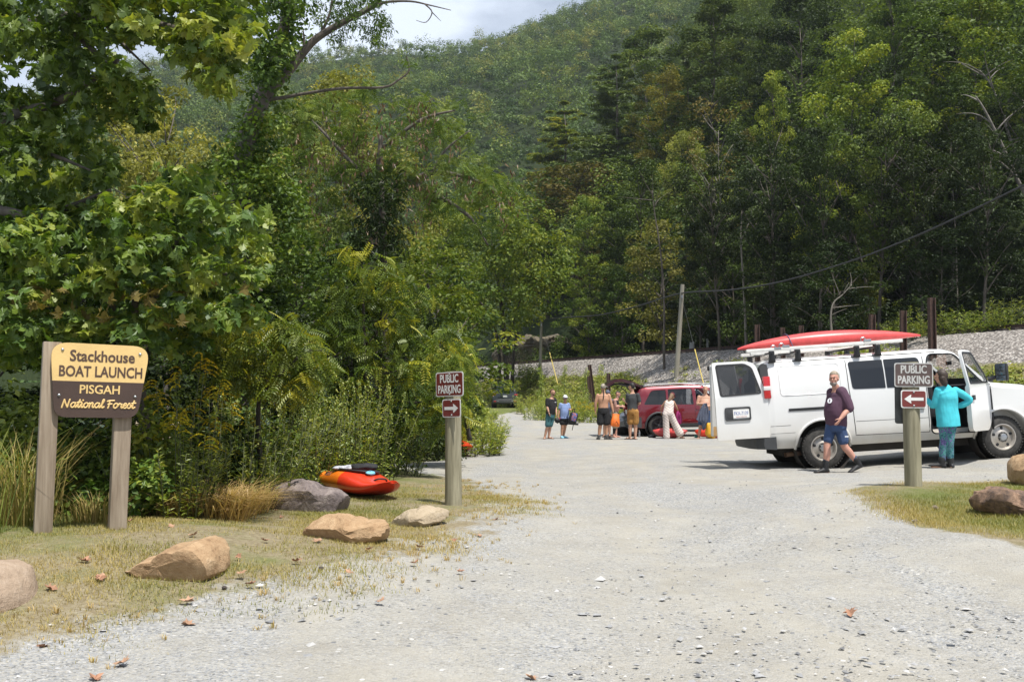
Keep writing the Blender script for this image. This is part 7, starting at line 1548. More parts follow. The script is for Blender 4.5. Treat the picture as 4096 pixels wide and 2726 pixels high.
rp = ramp(nt, [(0, (.66, .60, .55)), (.42, (.24, .14, .09)), (.56, (.68, .62, .58)), (.78, (.42, .27, .25)), (.9, (.66, .60, .55))], 'CONSTANT'); nt.links.new(fr.outputs[0], rp.inputs[0]); nt.links.new(rp.outputs[0], bb.inputs['Base Color']); bb.inputs['Roughness'].default_value = .9; C_stripe = m
def shoe(p, name, mat, ankle, d, sole=0.0, L=.28, hi=.0, wide=1.0):
    def fn(q):
        a = Vector(ankle); dd = Vector(d).normalized(); side = Vector((-dd.y, dd.x, 0)).normalized(); up = side.cross(dd); up = -up if up.z < 0 else up; base = Vector((a.x, a.y, sole)); out = []
        for t, hw, hh in ((-.27, .022, .05), (-.22, .038, .075), (0, .043, .105), (.25, .047, .085), (.5, .053, .06), (.68, .053, .045), (.78, .036, .03)):
            c = base+dd*t*L; out.append([c+side*hw*wide*math.cos(k)+up*(hh*.5+hh*.5*math.sin(k)) for k in np.linspace(0, 2*math.pi, 14, endpoint=False)])
        q.b.loft(out)
        if hi: q.limb([a, a+(Vector(hi)-a)], [.052, .062])
    return p.part(name, mat, fn, .001, .008)

# 1. man in the plum shirt, walking left in front of the van
p = Person('man in a plum T-shirt and navy shorts walking past the van, grey hair and beard', 835.5, 18.1, -62, M_skin_pink, 1.0, True)
T = std_torso(p, (.02, .05, .90), (.045, .05, 1.33), (.025, .04, 1.515), .190, .130, .085, .162); p.torso(T)
p.B.limb([(.012, .04, 1.50), (-.01, .02, 1.585)], [.062, .056])
p.B.head((-.03, 0, 1.70), R(-33), R(2), 1.06)
nsh, fsh = Vector((.115, -.10, 1.435)), Vector((-.03, .20, 1.43))
p.B.limb([nsh, (.185, -.14, 1.18), (.09, -.19, 1.075), (0, -.235, .985)], [.066, .050, .046, .031]); p.B.hand((0, -.24, .98), (-.60, -.25, -.75), (-.5, .4, .2), (-.5, -.6, .5), .35, 1.0)
p.B.limb([fsh, (.04, .30, 1.18), (.02, .27, .98)], [.064, .048, .030]); p.B.hand((.02, .27, .97), (-.1, 0, -1), (-1, 0, 0), (0, -1, 0), .5)
hipL, hipR = Vector((-.06, .10, .86)), Vector((.06, 0.0, .86))
p.B.limb([hipL, (-.155, .05, .52), (-.17, .03, .34), (-.205, .03, .12)], [.095, .066, .064, .042]); p.B.limb([hipR, (.125, -.02, .51), (.215, -.02, .38), (.33, -.02, .22)], [.098, .068, .064, .042])
p.B.foot((-.205, .03, .1), (-1, -.25, 0), .27); p.B.foot((.385, -.02, .1), (-.86, -.18, -.34), .26, .085)
p.finish(); p.face(True, H_beard)
def fn(q):
    q.torso([(c+Vector((0, 0, dz)), a+.020+e, b_+.020+e) for (c, a, b_), dz, e in zip(T[:6], (-.03, -.02, 0, 0, 0, -.005), (.012, .012, .004, .004, .010, .012))], p.w)
    q.limb([nsh+Vector((-.03, .03, .02)), (.150, -.12, 1.30), (.192, -.145, 1.17)], [.104, .096, .088]); q.limb([fsh+Vector((0, -.02, .02)), (.02, .28, 1.26), (.04, .30, 1.17)], [.086, .080, .078])
p.part('t_shirt', C_purple, fn, .006)
p.part('shorts', C_navy, lambda q: (q.torso([((.02, .05, .93), .175, .15), ((.015, .05, .82), .19, .16), ((.015, .05, .74), .16, .14)], p.w), q.limb([hipL, (-.10, .07, .72), (-.135, .055, .60)], [.105, .098, .092]), q.limb([hipR, (.085, -.005, .72), (.112, -.015, .585)], [.108, .104, .098])), .006)
p.shell('hair', H_grey, None, (.084, .104, .104), (0, .022, .034), lambda v: (v.z > .070 or v.y > .005) and v.z > -.055)
p.shell('beard', H_beard, None, (.062, .068, .050), (0, -.026, -.078), lambda v: v.y < -.03 and v.z < -.068)
for a_, d_, s_, top in (((-.205, .03, .06), (-1, -.25, 0), 0, (-.195, .03, .20)), ((.39, -.02, .16), (-.86, -.18, -.34), .075, (.33, -.02, .25))): shoe(p, 'boot', M_neo, a_, d_, s_, .29, top)
p.part('sock', M_sock, lambda q: q.limb([(.345, -.02, .225), (.315, -.02, .265)], [.054, .056]), .001); p.part('sock', M_sock, lambda q: q.limb([(-.197, .03, .19), (-.193, .03, .225)], [.053, .054]), .001)
b = MB(); b.lathe([(.048, 0), (.05, .004), (.001, .006)], (0, 0, 0), 'y', 20, -1); bd_ = b.build('shirt_print', C_white, p.e); bd_.location = (-.135, -.075, 1.30); bd_.rotation_euler = (R(-18), 0, R(-40)); bd_.scale = (.9, 1, 1)
b = MB(); b.lathe([(.030, 0), (.032, .003), (.001, .005)], (0, -.004, 0), 'y', 12, -1); q_ = b.build('print_figure', C_purple, bd_); q_.scale = (.35, 1, 1)
b = MB(); b.box((.135, -.145, .66), (.07, .006, .022), Matrix.Rotation(R(10), 3, 'Z')); b.build('shorts_tag', C_white, p.e)

# 2. woman in turquoise at the open van door
p = Person('woman in a turquoise tunic and tropical print leggings standing at the open van door', 945.5, 17.9, 195, M_skin, .96, True)
T = std_torso(p, (.02, 0, .93), (.025, 0, 1.33), (-.03, -.0, 1.52), .185, .125, .05, .19); p.torso(T)
p.B.limb([(-.03, 0, 1.50), (-.075, -.01, 1.60)], [.058, .052]); p.B.head((-.10, -.02, 1.695), R(-118), R(12), 1.0)
ls, rs = Vector((-.145, -.02, 1.44)), Vector((.19, .02, 1.43))
p.B.limb([ls, (-.215, .03, 1.17), (-.24, .13, 1.20), (-.30, .18, 1.28)], [.060, .046, .04, .028]); p.B.hand((-.30, .18, 1.28), (-.6, .5, .5), (.3, .8, 0), (.5, 0, .8), .9)
p.B.limb([rs, (.44, .0, 1.27), (.33, .04, 1.17), (.20, .10, 1.15)], [.062, .048, .042, .028]); p.B.hand((.20, .10, 1.15), (-.7, .1, -.7), (0, .3, .9), (0, .9, .2), .4)
hl, hr = Vector((-.06, 0, .88)), Vector((.095, 0, .88))
p.B.limb([hl, (-.055, .01, .50), (-.07, .03, .36), (-.085, .03, .12)], [.10, .064, .062, .042]); p.B.limb([hr, (.045, -.02, .50), (.045, .0, .36), (.055, .0, .12)], [.10, .064, .062, .042])
p.B.foot((-.1, .03, .1), (-.95, .3, 0)); p.B.foot((.055, 0, .1), (-.3, .95, 0)); p.finish()
def fn(q):
    q.torso([((.035, 0, .77), .215, .165), ((.03, 0, .88), .212, .16)]+grow(T, .018, 2, 6)+[((-.035, 0, 1.535), .070, .068)], p.w)
    q.limb([ls, (-.215, .03, 1.17), (-.24, .13, 1.20), (-.285, .17, 1.26)], [.074, .062, .056, .046]); q.limb([rs, (.44, .0, 1.27), (.33, .04, 1.17), (.23, .09, 1.155)], [.076, .064, .058, .046])
p.part('tunic', C_turq, fn, .006)
p.part('leggings', C_leg, lambda q: (q.limb([hl, (-.055, .01, .50), (-.07, .03, .36), (-.085, .03, .15)], [.112, .074, .074, .056]), q.limb([hr, (.045, -.02, .50), (.045, .0, .36), (.055, .0, .15)], [.112, .074, .074, .056])), .003)
p.shell('hair', H_brown, None, (.098, .112, .118), (0, .026, .018), lambda v: v.y > -.025 or v.z > .085)
p.part('hair_ends', H_brown, lambda q: (q.limb([(-.085, -.07, 1.66), (-.055, -.08, 1.575), (-.04, -.085, 1.54)], [.07, .06, .035]), q.limb([(-.05, -.01, 1.67), (-.02, -.04, 1.58), (-.005, -.05, 1.55)], [.06, .05, .03])), .012)
shoe(p, 'shoe', M_neo, (-.10, .03, .06), (-.97, .25, .12), .0, .30, (-.09, .03, .17)); shoe(p, 'shoe', M_neo, (.055, 0, .06), (-.35, .93, 0), 0, .28, (.055, 0, .17))
p.part('sock', M_sock, lambda q: (q.limb([(.055, 0, .16), (.055, 0, .21)], [.056, .056])), .001)
b = MB(); b.box((-.355, .245, 1.345), (.03, .075, .05), Matrix.Rotation(.5, 3, 'Z'), .012); o_ = b.build('phone', plain('dark_red_phone_case', (.20, .03, .05), .4), None, label='small dark red phone held by the woman in turquoise', cat='phone'); o_.location = p.e.location; o_.scale = (.96,)*3

def leg(p, h, kn, an, d, r=(.094, .062, .06, .04), foot=True, L=.25):
    h, kn, an = Vector(h), Vector(kn), Vector(an); calf = kn.lerp(an, .32)+Vector((0, .012, 0)); p.B.limb([h, h.lerp(kn, .5), kn, calf, an], [r[0], (r[0]+r[1])*.53, r[1], r[2], r[3]])
    if foot: p.B.foot(an, d, L)
def arm(p, s, e, w, hd=None, pn=(0, 1, 0), th=(0, -1, 0), curl=.5, r=(.060, .044, .028)):
    s, e, w = Vector(s), Vector(e), Vector(w); p.B.limb([s, s.lerp(e, .5), e, e.lerp(w, .35), w], [r[0], r[0]*.9, r[1], r[1]*.96, r[2]]); d = (w-e) if hd is None else Vector(hd); p.B.hand(w, d, pn, th, curl)
def sleeves(q, S, E, t, r): 
    for s, e in zip(S, E): s, e = Vector(s), Vector(e); q.limb([s, s.lerp(e, t*.5), s.lerp(e, t)], [r, r*.96, r*.98])
def shorts(q, p, hips, hl, hr, kl, kr, t, r0, r1, wd=.185, dp=.135):
    hips = Vector(hips); q.torso([(hips+Vector((0, 0, .06)), wd*.96, dp), (hips-Vector((0, 0, .05)), wd*1.03, dp*1.08), (hips-Vector((0, 0, .14)), wd*.9, dp)], p.w)
    for h, k in ((hl, kl), (hr, kr)): h, k = Vector(h), Vector(k); q.limb([h, h.lerp(k, t*.5), h.lerp(k, t)], [r0, (r0+r1)/2, r1])
def sandal(p, an, d, mat=None, name='sandal'):
    b = MB(); a = Vector((an[0], an[1], 0)); d = Vector(d).normalized(); sd_ = Vector((-d.y, d.x, 0)); pr = [(-.085, .034), (-.04, .04), (.05, .042), (.13, .052), (.185, .045), (.21, .02)]
    o = [a+d*t+sd_*w for t, w in pr]+[a+d*t-sd_*w for t, w in pr[::-1]]; n = len(o); b.add([q+Vector((0, 0, -.004)) for q in o]+[q+Vector((0, 0, .014)) for q in o], [list(range(n)), list(range(n, 2*n))]+[[i, (i+1) % n, n+(i+1) % n, n+i] for i in range(n)])
    for t, h, w in ((.12, .052, .054), (.02, .085, .046)): b.tube([a+d*t+sd_*w, a+d*t+sd_*w*.7+Vector((0, 0, h)), a+d*t-sd_*w*.7+Vector((0, 0, h)), a+d*t-sd_*w], .009, 5)
    return b.build(name, mat or M_sand, p.e)
def cap(p, mat, brim=True, z=.0):
    p.shell('cap', mat, None, (.088, .108, .092), (0, .014, .048+z), lambda v: v.z > .030+z)
    if brim:
        b = MB(); M = p.B.M; P = [(-.075, -.07), (-.07, -.13), (-.03, -.165), (.03, -.165), (.07, -.13), (.075, -.07)]; b.prism(P, lambda x, y: p.B.hc+M @ Vector((x, y, .050+z-.15*(x*x)*8))*p.B.sc, lambda x, y: p.B.hc+M @ Vector((x, y, .060+z-.15*(x*x)*8))*p.B.sc); b.build('cap_brim', mat, p.e)
def glasses(p, mat=None):
    for q in (-1, 1): b = MB(); b.ell(p.B.hc+p.B.M @ Vector((q*.034, -.092, .010))*p.B.sc, (.029, .008, .020), p.B.M, 12, 6); b.build('sunglass_lens', mat or M_shade, p.e)
    b = MB(); b.tube([p.B.hc+p.B.M @ Vector((x, y, .014))*p.B.sc for x, y in ((-.08, .01), (-.065, -.085), (.065, -.085), (.08, .01))], .005, 5); b.build('sunglass_frame', M_black, p.e)
YP = 37.0
# 3. man in black T-shirt
p = Person('bearded man in a black T-shirt and teal shorts with sunglasses, standing farthest left', 550.3, YP, 48, M_skin, 1.0)
T = std_torso(p, (.0, 0, .92), (.02, 0, 1.33), (.06, -.01, 1.52), .19, .125, .05, .165); p.torso(T); p.B.limb([(.06, -.01, 1.5), (.085, -.02, 1.6)], [.06, .055]); p.B.head((.088, -.02, 1.70), R(50), R(3))
S = [(-.115, -.10, 1.43), (.165, .08, 1.43)]; E = [(-.125, -.13, 1.19), (.195, .06, 1.16)]; arm(p, S[0], E[0], (-.063, -.20, .965), (.2, -.1, -.9), (1, 0, 0), (0, -1, 0)); arm(p, S[1], E[1], (.225, -.06, .93), (.1, -.2, -.9), (-1, 0, 0), (0, -1, 0))
hl, hr, kl, kr = (-.07, -.06, .87), (.08, .05, .87), (-.11, -.10, .48), (.0, .03, .49); leg(p, hl, kl, (-.205, -.05, .09), (-.15, -1, 0)); leg(p, hr, kr, (-.06, .08, .09), (.9, -.4, 0)); p.finish()
p.part('t_shirt', C_black, lambda q: (q.torso([(T[1][0]-Vector((0, 0, .06)), .20, .155)]+grow(T, .018, 1, 6), p.w), sleeves(q, S, E, .75, .078)), .005)
p.part('shorts', C_teal, lambda q: shorts(q, p, (0, 0, .90), hl, hr, kl, kr, .92, .105, .098), .005)
p.shell('hair', H_red, None, (.080, .098, .098), (0, .024, .038), lambda v: (v.z > .075 or v.y > .03) and v.z > -.03); p.shell('beard', H_red, None, (.064, .07, .052), (0, -.027, -.070), lambda v: v.y < -.03 and v.z < -.05); glasses(p)
sandal(p, (-.205, -.05), (-.15, -1, 0)); sandal(p, (-.06, .08), (.9, -.4, 0)); b = MB(); b.tube([(-.072-.0, -.19, .985), (-.068, -.197, .968)], .036, 12); b.build('watch', M_black, p.e)
b = MB(); b.box((0, 0, 0), (.085, .008, .018)); q_ = b.build('shirt_print', C_white, p.e); q_.location = (.185, -.095, 1.35); q_.rotation_euler = (0, 0, R(52))
# 4. woman with white cap
p = Person('woman in a white cap, periwinkle T-shirt and pink-sided black shorts holding a backpack', 564.5, YP+.5, 18, M_skin_tan, 1.0)
T = std_torso(p, (-.01, 0, .80), (.0, 0, 1.16), (.015, -.0, 1.34), .165, .108, .03, .165); p.torso(T); p.B.limb([(.015, 0, 1.32), (.025, -.01, 1.41)], [.05, .046]); p.B.head((.027, -.02, 1.49), R(14), R(4), .95)
S = [(-.145, -.02, 1.26), (.145, .03, 1.26)]; E = [(-.20, -.02, 1.04), (.185, .02, 1.07)]; arm(p, S[0], E[0], (-.245, -.06, .82), (-.1, -.1, -.9), (1, 0, 0), (0, -1, 0), .7, (.052, .038, .025)); arm(p, S[1], E[1], (.175, -.16, 1.085), (.3, -.8, .1), (0, 0, -1), (-1, 0, 0), 1.1, (.052, .038, .025))
hl, hr, kl, kr = (-.09, 0, .75), (.07, .02, .75), (-.09, -.03, .44), (.02, .02, .44); leg(p, hl, kl, (-.115, .0, .08), (.2, -1, 0), (.092, .058, .056, .036)); leg(p, hr, kr, (-.04, .10, .08), (.8, -.6, 0), (.092, .058, .056, .036)); p.finish()
p.part('t_shirt', C_peri, lambda q: (q.torso([(T[1][0]-Vector((0, 0, .07)), .185, .135)]+grow(T, .016, 1, 6), p.w), sleeves(q, S, E, .6, .068)), .005)
p.part('shorts', C_black, lambda q: shorts(q, p, (-.01, .005, .80), hl, hr, kl, kr, .55, .105, .11, .18, .125), .005)
b = MB(); b.ell((-.182, -.03, .74), (.022, .055, .11), Matrix.Rotation(R(10), 3, 'Y'), 12, 8); b.build('pink_side_panel', C_pink, p.e); cap(p, C_white); glasses(p, plain('blue_mirror_lens', (.03, .12, .30), .08, .6)); p.shell('hair', H_brown, None, (.078, .094, .08), (0, .03, -.01), lambda v: v.y > .02)
shoe(p, 'clog', M_clog, (-.115, 0, .06), (.2, -1, 0), 0, .27, wide=1.1); shoe(p, 'clog', M_clog, (-.04, .10, .06), (.8, -.6, 0), 0, .27, wide=1.1); pw = p
# 5. person with the blue cap, half hidden
p = Person('man in a blue-grey cap half hidden by the ponytailed man', 607, YP+1.6, 10, M_skin, 1.0)
T = std_torso(p, (0, 0, .90), (0, 0, 1.30), (.01, -.0, 1.49), .185, .12, .05, .165); p.torso(T); p.B.limb([(.01, 0, 1.47), (.02, -.01, 1.57)], [.058, .054]); p.B.head((.022, -.02, 1.665), R(15), R(8))
S = [(-.16, 0, 1.40), (.17, 0, 1.40)]; E = [(-.22, .0, 1.14), (.24, -.02, 1.15)]; arm(p, S[0], E[0], (-.18, -.14, .95)); arm(p, S[1], E[1], (.20, -.2, 1.28), (-.1, -.2, .9), (0, -1, 0), (-1, 0, 0), 1.0)
hl, hr, kl, kr = (-.085, 0, .85), (.085, .0, .85), (-.10, -.02, .47), (.09, -.02, .47); leg(p, hl, kl, (-.12, .0, .09), (-.3, -1, 0)); leg(p, hr, kr, (.08, .0, .09), (.4, -1, 0)); p.finish()
p.part('t_shirt', C_slate, lambda q: (q.torso([(T[1][0]-Vector((0, 0, .06)), .195, .15)]+grow(T, .018, 1, 6), p.w), sleeves(q, S, E, .6, .074)), .005); p.part('shorts', C_black, lambda q: shorts(q, p, (0, 0, .88), hl, hr, kl, kr, .8, .105, .10), .005)
cap(p, C_slate); p.shell('beard', H_beard, None, (.064, .07, .052), (0, -.027, -.070), lambda v: v.y < -.03 and v.z < -.05); sandal(p, (-.12, 0), (-.3, -1, 0)); sandal(p, (.08, 0), (.4, -1, 0))
# 6. man with the grey ponytail, back to us
p = Person('shirtless ponytailed man seen from behind in black shorts, carrying an orange dry bag', 603.2, 36.0, 182, M_skin_tan, 1.05)
T = std_torso(p, (.0, 0, 1.0), (.0, 0, 1.40), (.0, -.01, 1.60), .205, .125, .04, .17); p.torso(T); p.B.limb([(.0, -.01, 1.58), (.0, .0, 1.68)], [.066, .06]); p.B.head((-.005, .01, 1.765), R(176), R(4), 1.05)
S = [(-.19, 0, 1.50), (.19, 0, 1.50)]; E = [(-.265, -.01, 1.24), (.27, -.02, 1.22)]; arm(p, S[0], E[0], (-.27, .03, .97), (.05, .1, -1), (1, 0, 0), (0, 1, 0), .5, (.068, .05, .032)); arm(p, S[1], E[1], (.325, -.05, .96), (.1, -.05, -1), (-1, 0, 0), (0, 1, 0), .9, (.068, .05, .032))
hl, hr, kl, kr = (-.095, 0, .94), (.10, .0, .94), (-.11, .0, .50), (.11, .0, .50); leg(p, hl, kl, (-.155, .02, .10), (-.2, 1, 0), (.10, .066, .066, .043), False); leg(p, hr, kr, (.09, .0, .10), (.9, .3, 0), (.10, .066, .066, .043), False); p.finish()
p.part('shorts', C_black, lambda q: shorts(q, p, (0, 0, 1.02), hl, hr, kl, kr, .80, .12, .125, .20, .14), .006); p.shell('bandana', pattern('beige_bandana', [(.4, (.40, .35, .28)), (.6, (.16, .14, .12))], 14, 1), None, (.088, .108, .10), (0, .014, .036), lambda v: v.z > -.035)
b = MB(); b.tube(catmull([(-.005, -.075, 1.70), (.01, -.085, 1.60), (0, -.135, 1.48), (-.02, -.15, 1.36), (-.03, -.15, 1.33)], 5), [.016]*15+[.010]*5+[.005], 7); b.build('ponytail', H_dark, p.e)
shoe(p, 'shoe', M_shoe, (-.155, .02, .06), (-.2, 1, 0), 0, .30, (-.155, .02, .12)); shoe(p, 'shoe', M_shoe, (.09, 0, .06), (.92, .25, 0), 0, .30, (.09, 0, .12)); pp = p
# 7. tattooed man
p = Person('tattooed barefoot man in a black vest and khaki shorts at the open boot', 615.2, YP+.9, 72, M_skin_pink, 1.0)
T = std_torso(p, (-.02, 0, .93), (-.01, 0, 1.29), (.06, -.01, 1.47), .18, .12, .05, .16); p.torso(T); p.B.limb([(.06, -.01, 1.45), (.09, -.015, 1.54)], [.064, .06]); p.B.head((.10, -.02, 1.635), R(75), R(22))
S = [(-.045, -.15, 1.40), (.03, .15, 1.40)]; E = [(-.005, -.20, 1.17), (.08, .18, 1.17)]; arm(p, S[0], E[0], (.20, -.17, 1.18), (.9, .0, -.1), (0, 1, -.3), (0, 0, 1), .6); arm(p, S[1], E[1], (.24, .10, 1.17), (.9, -.1, -.1), (0, -1, -.3), (0, 0, 1), .6)
hl, hr, kl, kr = (-.05, -.08, .87), (.02, .09, .87), (-.04, -.10, .47), (.03, .10, .47); leg(p, hl, kl, (-.075, -.06, .08), (.5, -.85, 0)); leg(p, hr, kr, (.02, .10, .08), (.9, -.4, 0)); p.finish()
p.part('vest', C_black, lambda q: q.torso(grow(T, .014, 3, 6), p.w), .003); p.part('shorts', C_khaki, lambda q: shorts(q, p, (-.02, 0, .93), hl, hr, kl, kr, 1.12, .105, .10, .175, .135), .006); p.part('calf_sleeve', C_black, lambda q: q.limb([(-.05, -.09, .36), (-.07, -.07, .16)], [.068, .046]), .0); p.shell('hair', H_dark, None, (.0765, .096, .095), (0, .016, .026), lambda v: v.z > .06 or v.y > .06); p.shell('beard', H_beard, None, (.063, .07, .052), (0, -.026, -.070), lambda v: v.y < -.03 and v.z < -.055)
for s_, e_, r_ in ((S[0], E[0], .062),):
    s_, e_ = Vector(s_), Vector(e_); M_tat = pattern('tattooed_skin', [(.42, (.48, .26, .19)), (.55, (.16, .10, .10)), (.62, (.46, .25, .18))], 20, 1); p.part('tattoo_arm', M_tat, lambda q: q.limb([s_.lerp(e_, .05), s_.lerp(e_, .5), s_.lerp(e_, .95)], [.0625, .057, .048]), .0)
# 8. man in the charcoal T-shirt
p = Person('man in a charcoal T-shirt and ochre shorts seen from behind at the open tailgate', 632.3, 35.9, 205, M_skin, 1.06)
T = std_torso(p, (.0, 0, .98), (.01, 0, 1.40), (.0, -.0, 1.59), .19, .12, .03, .165); p.torso(T); p.B.limb([(.0, 0, 1.57), (-.015, .0, 1.67)], [.06, .056]); p.B.head((-.03, .0, 1.77), R(-125), R(8), 1.04)
S = [(-.165, .02, 1.49), (.175, -.05, 1.49)]; E = [(-.15, .02, 1.21), (.235, -.06, 1.23)]; arm(p, S[0], E[0], (-.255, .18, 1.29), (-.5, .6, .4), (.6, .4, .3), (0, 0, 1), 1.0); arm(p, S[1], E[1], (.20, .18, 1.15), (-.5, .8, 0), (-.8, -.5, 0), (0, 0, 1), .8)
hl, hr, kl, kr = (-.075, .03, .92), (.10, -.03, .92), (-.07, .03, .50), (.10, -.01, .50); leg(p, hl, kl, (-.085, .05, .09), (-.8, .5, 0), (.096, .062, .062, .04)); leg(p, hr, kr, (.09, -.01, .09), (-.4, .9, 0), (.096, .062, .062, .04)); p.finish()
p.part('t_shirt', C_char, lambda q: (q.torso([(T[1][0]-Vector((0, 0, .02)), .188, .145)]+grow(T, .018, 1, 6), p.w), sleeves(q, S, E, .72, .076)), .006); p.part('shorts', C_ochre, lambda q: shorts(q, p, (0, 0, .99), hl, hr, kl, kr, .80, .112, .115, .185, .135), .006); p.shell('hair', H_dark, None, (.082, .103, .106), (0, .020, .032), lambda v: (v.z > .068 or v.y > .01) and v.z > -.06); sandal(p, (-.085, .05), (-.8, .5, 0), M_black, 'flip_flop'); sandal(p, (.09, -.01), (-.4, .9, 0), M_black, 'flip_flop')
# 9. woman in the striped jumpsuit, stooping
p = Person('woman in a striped jumpsuit and maroon cap stooping with a magenta towel', 667.8, YP-.4, 170, M_skin_tan, 1.0)
T = std_torso(p, (.0, -.02, .92), (.06, .10, 1.27), (.115, .20, 1.42), .165, .11, .0, .175); p.torso(T); p.B.limb([(.115, .20, 1.40), (.165, .25, 1.48)], [.052, .048]); p.B.head((.20, .29, 1.545), R(140), R(35), .97)
S = [(-.07, .12, 1.33), (.225, .14, 1.33)]; E = [(-.20, .22, 1.14), (.33, .20, 1.16)]; arm(p, S[0], E[0], (-.205, .32, .99), (.0, .3, -.9), (1, 0, 0), (0, 1, 0), .5, (.052, .04, .026)); arm(p, S[1], E[1], (.40, .28, 1.02), (.15, .2, -.9), (-1, 0, 0), (0, 1, 0), 1.0, (.052, .04, .026))
hl, hr, kl, kr = (-.085, -.02, .88), (.09, .0, .88), (-.075, .0, .48), (.255, .04, .52); leg(p, hl, kl, (-.065, .0, .08), (-.1, 1, 0), (.098, .062, .058, .038)); leg(p, hr, kr, (.475, .02, .10), (.7, .7, 0), (.098, .062, .058, .038)); p.finish()
p.part('jumpsuit', C_stripe, lambda q: (q.torso(grow(T, .016, 0, 5)+[(T[5][0], T[5][1]*.85, T[5][2])], p.w), q.limb([hl, kl, (-.065, 0, .06)], [.125, .115, .125]), q.limb([hr, (.24, .03, .55), (.42, .02, .20)], [.13, .125, .15])), .007); p.shell('hair', H_long, None, (.088, .105, .11), (0, .03, .01), lambda v: v.y > -.01 or v.z > .08)
p.part('long_hair', H_long, lambda q: q.limb([(.165, .20, 1.56), (.10, .10, 1.47), (.04, .06, 1.38), (.015, .07, 1.32)], [.07, .065, .05, .02]), .010); cap(p, C_maroon, True, .012); sandal(p, (-.065, 0), (-.1, 1, 0), M_black); sandal(p, (.475, .02), (.7, .7, 0), M_black); ps = p
# 10. shirtless bald man
p = Person('shirtless bald man in navy shorts sorting a slate-blue garment beside the van door', 704.5, 36.0, -8, M_skin, 1.04)
T = std_torso(p, (.01, 0, .95), (.01, 0, 1.34), (.015, -.02, 1.54), .205, .14, .10, .175); p.torso(T); p.B.limb([(.015, -.02, 1.52), (.018, -.04, 1.61)], [.064, .06]); p.B.head((.02, -.06, 1.70), R(-12), R(20), 1.06)
S = [(-.195, -.01, 1.43), (.215, .0, 1.43)]; E = [(-.265, -.06, 1.20), (.275, -.05, 1.17)]; arm(p, S[0], E[0], (-.10, -.25, 1.20), (.7, -.3, -.1), (0, .6, -.6), (0, -.3, .9), .8, (.066, .05, .032)); arm(p, S[1], E[1], (.04, -.27, 1.11), (-.8, -.2, .0), (0, .5, -.6), (0, -.3, .9), .8, (.066, .05, .032))
hl, hr, kl, kr = (-.09, 0, .90), (.10, .0, .90), (-.15, -.01, .48), (.09, -.01, .48); leg(p, hl, kl, (-.215, .0, .08), (-.3, -1, 0)); leg(p, hr, kr, (.075, .0, .08), (.4, -1, 0)); p.finish()
p.part('shorts', C_navy, lambda q: shorts(q, p, (.01, 0, .96), hl, hr, kl, kr, .85, .11, .105, .19, .145), .006); p.shell('hair', H_grey, None, (.0775, .096, .07), (0, .02, -.005), lambda v: v.y > .02 and v.z < .03); pb = p

# ------------------------------------------------------------------ things they carry and have put down
def sheet(name, lab, cat, mat, rows, loc, scale=1.0, thick=.02):
    """hanging cloth: rows of (z, [x...], [y...]) joined into a solid with soft folds"""
    b = MB(); secs = []
    for z, x0, x1, y in rows:
        n = 12; top = [Vector((x0+(x1-x0)*i/n, y-thick+.028*math.sin(i*2.1+z*6), z+.012*math.sin(i*1.3))) for i in range(n+1)]; bot = [q+Vector((0, thick*2, 0)) for q in top[::-1]]; secs.append(top+bot)
    b.loft(secs); o = b.build(name, mat, None, 80, label=lab, cat=cat); o.location = loc; o.scale = (scale,)*3; return o
sheet('towel', 'magenta towel hanging from the stooping woman’s hand'.replace('’', "'"), 'towel', C_mag, [(1.0, .37, .44, .26), (.9, .33, .50, .22), (.75, .31, .53, .2), (.6, .29, .53, .2), (.52, .27, .50, .21)], ps.e.location)
sheet('garment', 'slate-blue wet garment held by the shirtless bald man', 'clothing', C_slate, [(1.22, -.09, .01, -.30), (1.05, -.20, .06, -.30), (.85, -.30, .08, -.29), (.66, -.36, .05, -.28), (.55, -.16, -.02, -.27), (.30, -.14, -.06, -.26)], pb.e.location, 1.04)
# backpack held by the woman in the cap
bp = empty('backpack', pw.e.location+Vector((.27, -.25, .62)), (R(8), R(12), R(20)), 'black backpack with a bright blue and orange print held by the woman in the cap', 'backpack')
b = MB(); b.box((0, 0, .14), (.30, .20, .44), bev=.08); b.build('bag_body', M_cloth_blk, bp, 60); b = MB(); b.box((-.01, -.09, .19), (.20, .06, .30), bev=.03); b.build('printed_panel', pattern('bright_print', [(.36, (.03, .07, .28)), (.47, (.07, .20, .50)), (.52, (.60, .20, .03)), (.58, (.45, .09, .10)), (.66, (.02, .03, .10))], 16, 1.5), bp, 60)
b = MB(); b.tube(catmull([(-.08, 0, .36), (-.10, 0, .46), (-.04, 0, .48), (0, 0, .36)], 4), .014, 6); b.build('haul_loop', M_cloth_blk, bp); b = MB(); b.box((.05, -.02, -.07), (.42, .05, .07), Matrix.Rotation(R(-8), 3, 'Y'), .02); b.tube([(.05, -.05, -.08), (.06, -.05, -.30)], .014, 5); b.build('waist_strap', M_cloth_blk, bp)
ws = blob('water_shoes', (0, 0, 0), (.11, .06, .10), M_neo, 11, .5, None, 'pair of dark water shoes dangling between the man in black and the woman', 'shoes', pw.e.location+Vector((-.28, -.10, .66)))
